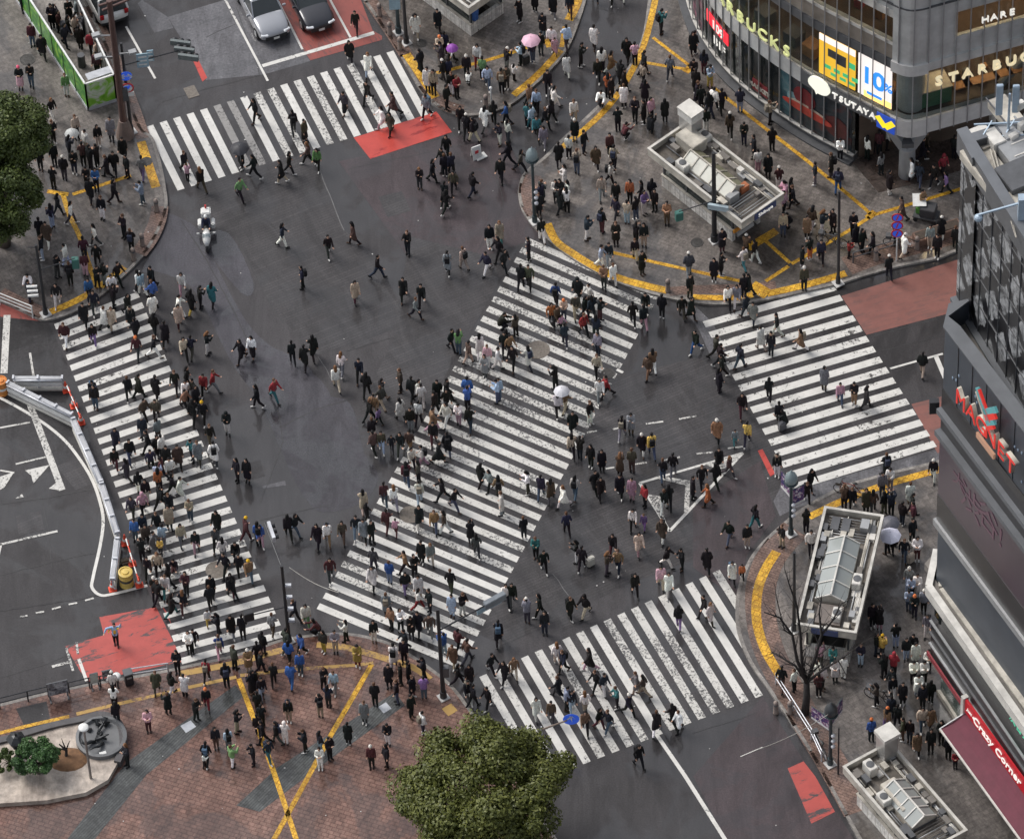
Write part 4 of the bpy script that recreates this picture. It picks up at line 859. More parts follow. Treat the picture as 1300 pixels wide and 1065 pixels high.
# ------------------------------------------------------------------ STATION ENTRANCES (roofed stairways on the pavements)
TILEW = wetmat('wall_tile', (.56, .545, .51), (.66, .645, .61), big=.3, dry=.5, wet=.35, grain=5, brick=(.22, .9, (.72, .7, .68), .02), film=0)
DECKM = wetmat('roof_deck', (.09, .078, .065), (.20, .18, .155), big=.5, dry=.7, wet=.35, grain=3, film=.4)
SKYL = glassmat('skylight_glass', (.30, .32, .31), .12, .12); SKYO = mat('skylight_olive', (.17, .165, .11), .35, 0, .2, 1.2); RUST = mat('rusty_orange', (.36, .12, .05), .7, 0, .3, 2); DARKH = mat('stairwell_shade_black', (.018, .018, .02), .6)
def kiosk(label, A, B, C, D, zt, seed, kind, open_end=1, wall_in=.5, hide=()):
    """roof corners A (near-left), B (far-left), C (far-right), D (near-right) at height zt; long side A-D"""
    a, b, c, d = (at(*p, zt) for p in (A, B, C, D))
    xd = ((d - a) + (c - b)).normalized(); xd.z = 0; yd = Vector((-xd.y, xd.x, 0)); L = ((d - a).length + (c - b).length) / 2; W = ((b - a).dot(yd) + (c - d).dot(yd)) / 2
    o = Vector((a.x, a.y, 0)); F = lambda q: o + xd * q[0] + yd * q[1] + Vector((0, 0, q[2]))
    K = thing('station_entrance', label, 'station entrance', F((L / 2, W / 2, KH)), 0, 'roofed station entrances')
    rk = random.Random(seed)
    def bx(name, x0, x1, y0, y1, z0, z1, m, par=K, bev=0):
        return MB().box(((x0 + x1) / 2, (y0 + y1) / 2, (z0 + z1) / 2), (x1 - x0, y1 - y0, z1 - z0), fr=F).build(name, m, par, bevel=bev, world=True)
    def pipe(pts, r, m, name='pipe'): return MB().tube([F(p) for p in pts], r, 6).build(name, m, K, smooth=True, world=True)
    t = .10; i = wall_in; zb = zt - .5
    # fascia all round, deck, stained water
    rim = [bx('fascia', 0, L, 0, t, zb, zt, CREAM), bx('fascia', 0, L, W - t, W, zb, zt, CREAM), bx('fascia', 0, t, t, W - t, zb, zt, CREAM), bx('fascia', L - t, L, t, W - t, zb, zt, CREAM)]
    for (x0, x1, y0, y1) in ((-.02, L + .02, -.02, t + .02), (-.02, L + .02, W - t - .02, W + .02), (-.02, t + .02, t + .02, W - t - .02), (L - t - .02, L + .02, t + .02, W - t - .02)): bx('coping', x0, x1, y0, y1, zt, zt + .05, mat('coping_pale', (.47, .45, .41), .6, 0, .3, 1.4))
    deck = bx('roof_deck', t, L - t, t, W - t, zb + .02, zb + .14, DECKM)
    # low tiled walls, glass above, posts, stairs going down
    xe = L - (1.25 if open_end == 1 else i); xs = i if open_end != -1 else 1.25
    wt = .22
    bx('low_wall', xs, xe, i, i + wt, .1, .95, TILEW); bx('low_wall', xs, xe, W - i - wt, W - i, .1, .95, TILEW); bx('wall_cap', xs - .03, xe + .03, i - .04, i + wt + .04, .95, 1.03, CREAM); bx('wall_cap', xs - .03, xe + .03, W - i - wt - .04, W - i + .04, .95, 1.03, CREAM)
    if open_end == 1: bx('low_wall', i, i + wt, i + wt, W - i - wt, .1, .952, TILEW)
    else: bx('low_wall', xe - wt, xe, i + wt, W - i - wt, .1, .952, TILEW)
    n = max(3, int((xe - xs) / 1.9))
    for k in range(n + 1):
        x = xs + .1 + (xe - xs - .2) * k / n
        for y in (i + .11, W - i - .11): bx('post', x - .05, x + .05, y - .05, y + .05, 1.03, zb, STEELD)
    for y in (i + .11, W - i - .11): bx('glass_screen', xs, xe, y - .012, y + .012, 1.03, zb - .25, glassmat('kiosk_glass', (.03, .04, .04), .45))
    bx('stairwell_shade', xs + .3, xe - .1, i + .5, W - i - .5, .09, KH + .012, DARKH)  # flat near-black slab, the darkness of the stair opening put into its colour
    for k in range(5):
        xx = (xe - .2 - k * .34) if open_end == 1 else (xs + .2 + k * .34)
        bx('stair', xx - .15, xx + .15, i + .4, W - i - .4, .12, .36 - k * .045, CONC)
    # rooftop clutter
    zd = zb + .14
    nx0, nx1 = L * .26, L * .72; ny0, ny1 = W * .30, W * .72; ym = (ny0 + ny1) / 2; zr = zd + .75
    def skylight(x0, x1, y0, y1, mA, mB_, ribs, rib_m):
        ym = (y0 + y1) / 2
        s = MB(); s.add([F((x0, y0, zd + .3)), F((x1, y0, zd + .3)), F((x1, ym, zr)), F((x0, ym, zr))], [(0, 1, 2, 3)]); g = s.build('skylight', mA, K, world=True)
        s = MB(); s.add([F((x0, ym, zr)), F((x1, ym, zr)), F((x1, y1, zd + .3)), F((x0, y1, zd + .3))], [(0, 1, 2, 3)]); s.build('skylight_slope', mB_, K, world=True)
        s = MB(); s.add([F((x0, y0, zd + .3)), F((x0, ym, zr)), F((x0, y1, zd + .3)), F((x0, y0, zd)), F((x0, y1, zd)), F((x1, y0, zd + .3)), F((x1, ym, zr)), F((x1, y1, zd + .3)), F((x1, y0, zd)), F((x1, y1, zd))], [(0, 1, 2, 4, 3), (5, 8, 9, 7, 6), (0, 3, 8, 5), (2, 7, 9, 4)]); s.build('skylight_side', CREAM, K, world=True)
        for k in range(ribs + 1):
            x = x0 + (x1 - x0) * k / ribs; r = MB(); r.bar(F((x, y0, zd + .33)), F((x, ym, zr + .03)), .06); r.bar(F((x, ym, zr + .03)), F((x, y1, zd + .33)), .06); r.build('skylight_rib', rib_m, K, world=True)
        r = MB(); r.bar(F((x0, ym, zr + .04)), F((x1, ym, zr + .04)), .08); r.build('skylight_ridge', rib_m, K, world=True)
    if kind == 'white':
        skylight(nx0, nx1 + .2, W * .22, W * .66, mat('skylight_white', (.50, .495, .44), .5, 0, .14, 1.0), SKYO, 5, CREAM)
        bx('duct_box', .5, 1.9, W * .50, W * .84, zd, zd + .75, CREAM, bev=.03)
        bx('tower', .02, 1.0, W - .78, W - .02, .1, zt + 1.5, mat('stainless', (.46, .45, .43), .3, .5, .12, 1)); bx('tower_cap', -.05, 1.07, W - .85, W + .05, zt + 1.5, zt + 1.58, WHITEP); bx('tower_band', -.02, 1.04, W - .82, W + .02, zt + .98, zt + 1.42, mat('pale_vent', (.60, .585, .55), .5))
        bx('duct_box', L * .74, L * .79, W * .2, W * .42, zd, zd + .55, STEEL); bx('duct_box', L * .72, L * .77, W * .52, W * .70, zd, zd + .42, RUST)
        bx('entrance_sign', L + .0, L + .06, W * .3, W * .8, zb + .05, zt - .06, mat('sign_navy', (.05, .07, .16), .4)); bx('entrance_stripe', L - 1.2, L - 1.1, i, W - i, .86, 1.06, mat('stripe_orange', (.62, .26, .04), .5))
        text_mesh('Shibuya', .34, .006, LETTERW, sign_matrix(F((L + .07, W * .55, zt - .25)), yd, xd), 'entrance_lettering', K)
    elif kind == 'glass':
        skylight(L * .24, L * .74, W * .28, W * .80, SKYL, SKYL, 4, WHITEP)
        bx('vent_frame', L * .84, L * .95, W * .52, W * .66, zd, zd + .2, STEELD); bx('vent_frame', L * .84, L * .95, W * .70, W * .84, zd, zd + .2, STEELD); bx('duct_box', L * .05, L * .21, W * .30, W * .72, zd, zd + .28, mat('deck_plate', (.16, .135, .12), .6)); bx('duct_box', L * .86, L * .94, W * .20, W * .34, zd, zd + .45, STEEL)
        bx('entrance_sign', -.06, 0, W * .3, W * .75, zb + .05, zt - .08, mat('sign_navy', (.05, .07, .16), .4))
    else:
        bx('duct_box', L * .3, L * .6, W * .3, W * .6, zd, zd + .5, CREAM, bev=.03)
        if kind == 'tower': bx('tower', .0, .72, W - .82, W - .05, .1, zt + 1.2, MATS.get('stainless') or mat('stainless', (.46, .45, .43), .3, .5, .12, 1)); bx('tower_cap', -.08, .80, W - .90, W + .03, zt + 1.2, zt + 1.45, WHITEP); skylight(L * .35, L * .75, W * .25, W * .75, SKYL, SKYL, 4, WHITEP)
    for k in range(64):   # pipe runs
        x = t + .2 + rk.random() * (L - 2 * t - .6); y = rk.choice([rk.uniform(t + .1, W * .2), rk.uniform(W * .78, W - t - .1), rk.uniform(t + .1, W - t - .1) if (x < nx0 * .7 or x > nx1 * 1.12) else W * .86])
        if k % 2: x2 = min(L - t - .1, x + rk.uniform(.8, 3.2)); pipe([(x, y, zd + .12), (x2, y, zd + .12)], rk.uniform(.025, .055), rk.choice([STEEL, CREAM, STEELD, WHITEP]))
        else: h = rk.uniform(.1, .36); bx('roof_box', x - rk.uniform(.1, .3), x + rk.uniform(.1, .3), y - .14, y + .14, zd, zd + h, rk.choice([CREAM, STEEL, STEELD, WHITEP, CONCD, CREAM, STEELD, CONCD]))
    for k in range(9 if kind != 'plain' else 3):   # cable trays across the ends
        x = L - t - .25 - k * .17; pipe([(x, W * .08 + .15, zd + .1), (x, W * .9, zd + .1)], .03, rk.choice([STEELD, STEEL, CONCD]))
    for (fx, fy) in (((.30, .13), (.2, .88)) if kind == 'white' else ((.42, .14), (.12, .34))):   # air-conditioner with a round fan
        x, y = L * fx, W * fy + .12; u = bx('air_conditioner', x - .36, x + .36, y - .22, y + .22, zd, zd + .62, WHITEP, bev=.03); f = MB(); f.lathe(F((x, y, zd + .63)), [(.2, 0), (.2, .02), (.05, .03), (.04, .03)], 14); f.build('fan', STEELD, u, world=True)
    return K
kiosk('station entrance with white roof skylight and square tower before the curved building', (822, 189), (876, 153), (995, 246), (942, 284), 2.95, 4, 'white', 1)
kiosk('station entrance with glass ridged roof skylight beside the bare tree', (1087, 804), (1009, 793), (1047, 643), (1120, 655), 2.95, 9, 'glass', 1, .35)
kiosk('station entrance with plain fascia and white tiled wall at the top edge', (445, -100), (505, -140), (655, -29), (595, 11), 2.95, 12, 'plain', -1)
kiosk('station entrance with grey square tower at the bottom right', (1070, 973), (1127, 938), (1225, 1050), (1168, 1088), 2.95, 15, 'tower', 1)
# ------------------------------------------------------------------ VEHICLES
TYRE = mat('tyre_rubber', (.018, .018, .019), .8); RIMM = mat('wheel_rim', (.42, .43, .44), .3, .8); CARGL = mat('car_glass', (.03, .036, .038), .06, 0, .1, 2, 0, .8); LAMPC = mat('headlight_glass', (.62, .64, .66), .12, .2); TAILR = mat('tail_light', (.35, .012, .015), .2); PLATE = mat('number_plate', (.62, .63, .60), .5); TRIMB = mat('trim_black', (.02, .02, .021), .5)
def lerp(a, b, t): return a + (b - a) * t
def make_car(label, cat, front, head, paint, L=4.5, W=1.78, H=1.5, belt=.92, hood=.95, cab=(1.05, -1.55, .25, -1.2), van=False):
    """front: photograph position under the front bumper; head: photograph direction it points; cab: windscreen base, rear base, roof front, roof rear along the length"""
    rz = heading(front[0], front[1], head[0], head[1]); fw = Vector((-math.sin(rz), math.cos(rz), 0)); c = at(*front) - fw * (L / 2); c.z = .012
    T = thing('van' if van else 'car', label, cat, c, rz)
    hl, hw = L / 2, W / 2
    # lower body lofted along its length
    st = [(-hl, .42, .70, .80), (-hl + .10, .30, belt * .98, .90), (-hl + .55, .22, belt, .99), (-.4, .2, belt, 1.0), (cab[0] - .1, .2, belt, 1.0), (cab[0] + .25, .2, hood, .99), (hl - .55, .22, hood * .93, .97), (hl - .14, .28, hood * .80, .88), (hl, .40, hood * .62, .74)]
    ring = lambda w, z0, z1: [(-w * .93, z0), (-w, z0 + .12), (-w, lerp(z0, z1, .62)), (-w * .95, z1 - .06), (-w * .86, z1), (w * .86, z1), (w * .95, z1 - .06), (w, lerp(z0, z1, .62)), (w, z0 + .12), (w * .93, z0)]
    vs = []; n = 10
    for y, z0, z1, k in st: vs += [(x, y, z) for x, z in ring(hw * k, z0, z1)]
    fs = [(i * n + j, i * n + (j + 1) % n, (i + 1) * n + (j + 1) % n, (i + 1) * n + j) for i in range(len(st) - 1) for j in range(n)] + [tuple(range(n))[::-1], tuple(range((len(st) - 1) * n, len(st) * n))]
    b = MB(); b.add(vs, fs); body = b.build('body', paint, T, smooth=True, bevel=.0)
    m = body.modifiers.new('sub', 'SUBSURF'); m.levels = 1; m.render_levels = 2
    # glasshouse and roof
    yf, yr, tf, tr = cab; wb, wt_ = hw * .90, hw * .74
    g = MB(); bot = [(-wb, yr, belt - .05), (wb, yr, belt - .05), (wb, yf, belt - .05), (-wb, yf, belt - .05)]; top = [(-wt_, tr, H - .05), (wt_, tr, H - .05), (wt_, tf, H - .05), (-wt_, tf, H - .05)]
    g.add(bot + top, [(0, 1, 5, 4), (1, 2, 6, 5), (2, 3, 7, 6), (3, 0, 4, 7), (4, 5, 6, 7)]); g.build('window', CARGL, T, bevel=.02)
    r = MB(); r.add([(-wt_ - .03, tr - .03, H - .07), (wt_ + .03, tr - .03, H - .07), (wt_ + .03, tf + .03, H - .07), (-wt_ - .03, tf + .03, H - .07), (-wt_ + .1, tr + .12, H), (wt_ - .1, tr + .12, H), (wt_ - .1, tf - .12, H), (-wt_ + .1, tf - .12, H)], [(0, 3, 2, 1), (0, 1, 5, 4), (1, 2, 6, 5), (2, 3, 7, 6), (3, 0, 4, 7), (4, 5, 6, 7)]); r.build('roof', paint, T, bevel=.03)
    for s in (-1, 1):
        p = MB(); p.bar((s * wb, yf, belt - .05), (s * wt_, tf, H - .06), .07); p.bar((s * wb, yr, belt - .05), (s * wt_, tr, H - .06), .10); p.bar((s * (wb + .01), (yf + yr) / 2 - .05, belt - .05), (s * (wt_ + .015), (tf + tr) / 2, H - .06), .07); p.build('pillar', paint if not van else paint, T)
        mi = MB(); mi.box((s * (hw + .10), yf - .25, belt + .06), (.2, .12, .14)); mi.build('mirror', paint, T, bevel=.03)
        h = MB(); h.box((s * hw * .68, hl - .12, hood * .68), (.40, .20, .10), -s * .3); h.build('headlight', LAMPC, T, bevel=.03)
        t = MB(); t.box((s * hw * .76, -hl + .05, belt * .86), (.22, .12, .30 if van else .16)); t.build('tail_light', TAILR, T, bevel=.02)
        for y in (hl - .82, -hl + .80):
            w = MB(); x0, x1 = s * (hw - .2), s * (hw + .012); w.cone((x0, y, .31), (x1, y, .31), .315, .315, 22); wh = w.build('wheel', TYRE, T)
            q = MB(); q.cone((x1, y, .31), (x1 + s * .012, y, .31), .20, .19, 16); q.build('rim', RIMM, wh)
        hd = MB(); hd.box((s * (hw + .005), .1, belt - .16), (.02, .16, .03)); hd.build('door_handle', TRIMB, T)
    q = MB(); q.box((0, hl - .035, hood * .44), (W * .66, .10, .24)); q.build('grille', TRIMB, T, bevel=.02)
    q = MB(); q.box((0, hl + .006, hood * .40), (.33, .02, .165)); q.build('number_plate', PLATE, T)
    q = MB(); q.box((0, -hl - .006, belt * .62), (.33, .02, .165)); q.build('number_plate', PLATE, T)
    q = MB(); q.box((0, -hl + .03, .36), (W * .84, .12, .12)); q.build('bumper_trim', TRIMB, T, bevel=.02)
    if van:
        q = MB(); q.add([(-wb * .9, yr - .012, belt + .02), (wb * .9, yr - .012, belt + .02), (wt_ * .95, tr - .045, H - .12), (-wt_ * .95, tr - .045, H - .12)], [(0, 1, 2, 3)]); q.build('rear_window', CARGL, T)
    return T
def carpaint(name, col, metal=.0):
    m = mat(name, col, .28, metal, .04, 1.0); b = m.node_tree.nodes['Principled BSDF']; b.inputs['Coat Weight'].default_value = .8; b.inputs['Coat Roughness'].default_value = .05; return m
make_car('silver grey car with dark roof glass waiting behind the stop line', 'car', (352, 55), (58, 111), carpaint('paint_silver', (.33, .34, .365), .5), 4.6, 1.84, 1.62, 1.0, 1.02, (1.0, -1.75, .35, -1.35))
make_car('black car waiting on the red bus lane at the top', 'car', (409, 44), (58, 111), carpaint('paint_black', (.022, .023, .03), .2), 4.6, 1.78, 1.5, .95, .95, (1.0, -1.7, .2, -1.15))
# white van seen from behind, driving away: its front lies up the road
_u = heading(150, 38, -58, -111); _f = at(150, 38) + Vector((-math.sin(_u), math.cos(_u), 0)) * 4.7; _fx = pix(_f)
make_car('white van with dark rear window and red tail lights, seen from behind', 'van', (_fx[0] - 3, _fx[1] - 4), (-58, -111), carpaint('paint_white', (.66, .655, .63)), 4.7, 1.82, 1.9, 1.02, 1.02, (1.45, -2.22, .75, -1.95), True)
# sunroof of the silver car
# police motorcycle
BK = at(263.5, 305, .012); brz = heading(263.5, 305, 2, 100)
B = thing('motorcycle', 'white police motorcycle with rear box riding over the wet asphalt', 'motorcycle', BK, brz)
mw_ = carpaint('paint_white', (.66, .655, .63))
for y in (.72, -.70):
    w = MB(); w.cone((-.07, y, .3), (.07, y, .3), .3, .3, 20); wh = w.build('wheel', TYRE, B); q = MB(); q.cone((-.075, y, .3), (.075, y, .3), .18, .18, 14); q.build('rim', RIMM, wh)
q = MB(); q.tube([(0, .95, .62), (0, .82, .85), (0, .5, .95), (0, .15, .9)], [.10, .20, .23, .17], 10); q.build('fairing', mw_, B, smooth=True)
q = MB(); q.box((0, .72, 1.13), (.40, .03, .34)); q.build('windscreen', glassmat('clear_screen', (.4, .45, .5), .5), B, bevel=.01)
q = MB(); q.tube([(0, .2, .82), (0, -.35, .80), (0, -.7, .86)], [.16, .17, .12], 10); q.build('saddle', TRIMB, B, smooth=True)
q = MB(); q.box((0, .05, .5), (.34, .6, .36)); q.build('engine', STEELD, B, bevel=.04)
for s in (-1, 1):
    q = MB(); q.box((s * .34, -.62, .62), (.22, .5, .36)); q.build('pannier', mw_, B, bevel=.05)
    q = MB(); q.bar((s * .1, .52, 1.02), (s * .42, .40, 1.06), .04); q.build('handlebar', TRIMB, B); q = MB(); q.box((s * .42, .55, 1.15), (.16, .06, .1)); q.build('mirror', mw_, B, bevel=.02)
q = MB(); q.box((0, -.95, 1.08), (.52, .5, .42)); q.build('rear_box', mw_, B, bevel=.06); q = MB(); q.cone((0, -1.1, 1.29), (0, -1.1, 1.5), .05, .05, 10); q.build('beacon', mat('beacon_red', (.5, .02, .02), .3), B)
q = MB(); q.ball((0, .93, .8), (.12, .07, .09), 10, 8); q.build('headlight', LAMPC, B)
# ------------------------------------------------------------------ STREET FURNITURE
POLEB = mat('pole_black', (.035, .036, .040), .45, .3, .2, 2); POLEBR = mat('pole_brown', (.105, .058, .050), .5, .2, .2, 2); POLET = mat('pole_teal', (.045, .065, .072), .45, .3, .2, 2); SIGW = mat('sign_white', (.66, .66, .64), .4); SIGB = mat('sign_blue', (.025, .16, .46), .4); SIGR = mat('sign_red', (.55, .03, .04), .4); SIGL = mat('sign_pale_blue', (.26, .38, .45), .4)
GALV = mat('galvanised', (.50, .51, .54), .45, .3, .15, 2.5); ORANGE = mat('cone_orange', (.66, .075, .035), .5, 0, .12, 5)
def ground(px, py): return at(px, py, KH if any(inpoly(px, py, P) for P in SIDEWALKS) else .0)
def zof(w, py, z0=0.0):
    lo, hi = z0, 40.0
    for _ in range(40):
        mid = (lo + hi) / 2
        if pix((w.x, w.y, mid))[1] > py: lo = mid
        else: hi = mid
    return lo
def face_cam(p, tilt=0.0):
    d = Vector((CAM.x - p.x, CAM.y - p.y, 0)).normalized(); x = Vector((-d.y, d.x, 0)); return x, d
def disc(p, r, m, name, par, nd, th=.03):
    q = MB(); q.cone(p - nd * th, p, r, r, 22); return q.build(name, m, par, world=True)
def pole(label, cat, base, top_py, r, m, name='pole', group=None, foot=True):
    w = ground(*base); z = zof(w, top_py); T = thing(name, label, cat, w, 0, group)
    q = MB(); q.cone(w, (w.x, w.y, z), r, r * .72, 14); q.build('shaft', m, T, smooth=False, world=True)
    if foot: q = MB(); q.cone(w, w + Vector((0, 0, .5)), r * 1.5, r * 1.35, 14); q.build('foot', m, T, world=True); q = MB(); q.box(w + Vector((0, 0, .03)), (.5, .5, .06), .5); q.build('base_plate', CONC, T, world=True)
    return T, w, z
def arm(T, w, z, px_to, m, r=.035, z1=None):
    e = at(px_to[0], px_to[1], z1 or z); q = MB(); q.cone((w.x, w.y, z), e, r, r * .8, 8); q.build('arm', m, T, world=True); return e
def signal(T, p, d, n=3, m=None):
    "traffic light head with n hooded lamps in a row along d"
    q = MB(); d = d.normalized(); c0 = p - d * .30 * n / 2; q.bar(c0, c0 + d * .36 * n, .16, .34); h = q.build('signal_head', m or GALV, T, world=True)
    nd = Vector((-d.y, d.x, 0))
    for k in range(n): q = MB(); c = c0 + d * (.18 + .36 * k); q.cone(c + nd * .08, c + nd * .26, .13, .14, 12, False); q.build('hood', BLACKP, h, world=True)
# top-left: brown utility pole, sign pole with overhead signals
T, w, z = pole('tall brown utility pole at the corner of the green panelled enclosure', 'utility pole', (159, 172), 1, .21, POLEBR, 'utility_pole')
for zz, dx in ((z - .15, 1.4), (z - .5, 1.0)): q = MB(); q.bar((w.x - dx * .4, w.y - .2, zz), (w.x + dx, w.y + .5, zz), .1); q.build('cross_arm', POLEBR, T, world=True)
for zz, s in ((z - 2.6, -1), (z - 4.2, -1), (z - 4.0, 1)): q = MB(); q.bar((w.x, w.y, zz), (w.x + s * .9, w.y - .1, zz + .15), .06); q.box((w.x + s * .9, w.y - .1, zz + .2), (.4, .28, .16), .3); q.build('floodlight', STEEL, T, world=True)
q = MB(); q.cone(w, w + Vector((0, 0, 1.2)), .5, .26, 14); q.build('footing', mat('footing_brown', (.19, .14, .12), .8, 0, .3, 2), T, world=True)
q = MB(); q.box((w.x + .26, w.y + .05, 3.3), (.3, .4, .9)); q.build('junction_box', STEELD, T, bevel=.03, world=True)
T, w, z = pole('black signal pole with round blue and red signs by the top crossing', 'traffic signal', (167, 168), 55, .10, POLEB, 'signal_pole', 'traffic signal poles')
e = arm(T, w, zof(w, 83), (240, 61), POLEB, .045); d = Vector((1, -.25, 0)).normalized()
for k in range(3): signal(T, at(227 + k * 5, 55 + k * 9, zof(w, 83)), d, 3, mat('signal_grey', (.13, .15, .15), .5))
xd, nd = face_cam(w)
for px, py, ww, hh in ((181, 77, .62, 1.0), (191, 71, .34, .8)):
    c = at(px, py, zof(w, 83)); q = MB(); q.bar(c - xd * ww / 2, c + xd * ww / 2, .05, hh); q.build('street_name_plate', SIGL, T, world=True)
    for k in range(3): q = MB(); q.bar(c + nd * .035 - xd * ww * .36 + Vector((0, 0, .28 - k * .28)), c + nd * .035 + xd * ww * .36 + Vector((0, 0, .28 - k * .28)), .012, .1); q.build('plate_text', SIGW, T, world=True)
def round_sign(T, p, r, ring, face, sym, symm, nd, xd):
    disc(p, r, ring, 'sign_plate', T, nd, .03); disc(p + nd * .012, r * .76, face, 'sign_face', T, nd, .02)
    if sym: text_mesh(sym, r * 1.5, .004, symm, sign_matrix(p + nd * .02, xd, nd), 'sign_symbol', T, bold=.02)
c = Vector((w.x, w.y, zof(w, 95))) + nd * .14 + xd * .05; round_sign(T, c, .33, SIGB, SIGB, '↔', SIGW, nd, xd)
c = Vector((w.x, w.y, zof(w, 110))) + nd * .14 + xd * .05; round_sign(T, c, .35, SIGR, SIGW, '↱', SIGB, nd, xd)
c = Vector((w.x, w.y, zof(w, 118))) + nd * .14 + xd * .08; q = MB(); q.bar(c - xd * .3, c + xd * .3, .03, .3); q.build('sign_plate', SIGW, T, world=True)
# left corner signal pole
T, w, z = pole('black signal pole with a short arm at the left pavement corner', 'traffic signal', (58, 399), 311, .10, POLEB, 'signal_pole', 'traffic signal poles')
e = arm(T, w, zof(w, 343), (95, 328), POLEB); q = MB(); q.box(e + Vector((0, 0, -.35)), (.36, .3, .7)); q.build('signal_head', mat('signal_green', (.035, .13, .11), .5), T, bevel=.03, world=True); e = arm(T, w, zof(w, 314), (36, 314), POLEB)
for k in range(3): q = MB(); c = w + Vector((-.5, -.1, 1.6 + k * .35)); q.box(c, (.55, .12, .1)); q.build('cable_bracket', SIGW, T, world=True)
# lower pole at the plaza corner
T, w, z = pole('black signal pole between the left and diagonal crossings on the plaza corner', 'traffic signal', (367, 814), 718, .11, POLEB, 'signal_pole', 'traffic signal poles')
e = arm(T, w, z - .1, (336, 664), POLEB, .04); signal(T, at(344, 673, z - .1), Vector((.25, -1, 0)), 3)
e = arm(T, w, zof(w, 770), (318, 781), POLEB, .035); q = MB(); q.box(e + Vector((-.1, 0, 0)), (.5, .34, .6), .3); q.build('signal_head', BLACKP, T, bevel=.03, world=True)
for k in range(4): q = MB(); q.box((w.x + .22, w.y, 1.8 + k * .9), (.3, .16, .16)); q.build('bracket', GALV, T, world=True)
# pole by the foot of the diagonal crossing
T, w, z = pole('black signal pole carrying a guide board at the foot of the diagonal crossing', 'traffic signal', (563, 885), 773, .12, POLEB, 'signal_pole', 'traffic signal poles')
za = zof(w, 800); e = arm(T, w, za, (628, 762), POLEB, .045); d = (e - w); d.z = 0; d.normalize()
q = MB(); q.bar(e - d * .6, e + d * .6, .3, .42); q.build('signal_head', mat('signal_slate', (.16, .18, .20), .45), T, bevel=.03, world=True)
q = MB(); q.bar(at(621, 769, za - .4) - d * .7, at(621, 769, za - .4) + d * .7, .06, .4); q.build('guide_board', SIGL, T, world=True)
q = MB(); q.box((w.x + .2, w.y, 2.2), (.3, .3, .7)); q.build('button_box', STEELD, T, bevel=.02, world=True)
# pole in front of the roofed entrance
T, w, z = pole('black signal pole in front of the entrance with white skylight', 'traffic signal', (907, 306), 194, .14, POLEB, 'signal_pole', 'traffic signal poles')
e = arm(T, w, zof(w, 255), (862, 269), POLEB, .035); q = MB(); q.box(e + Vector((0, 0, -.3)), (.4, .3, .6), .3); q.build('signal_head', mat('signal_green', (.035, .13, .11), .5), T, bevel=.03, world=True)
signal(T, Vector((w.x + .1, w.y - .3, zof(w, 258))), Vector((1, -.3, 0)), 3, mat('signal_pale', (.36, .44, .48), .45))
pole('slim black pole on the pavement edge left of the round no-parking signs', 'pole', (1064, 360), 243, .09, POLEB, 'pole')
pole('dark pole tangled with branches beside the glass roofed entrance', 'pole', (1008, 800), 701, .10, POLEB, 'pole')
pole('dark blue sign pole at the top pavement, left of two', 'pole', (506, 42), -8, .12, POLET, 'pole'); T, w, z = pole('black pole at the top pavement, right of two', 'pole', (516, 55), -2, .11, POLEB, 'pole')
pole('thin dark pole beside the banner lamp near the bottom edge', 'pole', (1064, 982), 924, .05, POLEB, 'pole', None, False)
w = ground(506, 42); xd, nd = face_cam(w); T = thing('street_sign', 'pale blue street sign on the pole at the top edge', 'sign', w); c = at(501, 5, 2.6); q = MB(); q.bar(c - xd * .3, c + xd * .3, .04, .9); q.build('sign_plate', SIGL, T, world=True); q = MB(); q.bar(c - nd * .05 - Vector((0, 0, .3)), c - nd * .2 - Vector((0, 0, .3)), .05); q.build('bracket', STEELD, T, world=True)
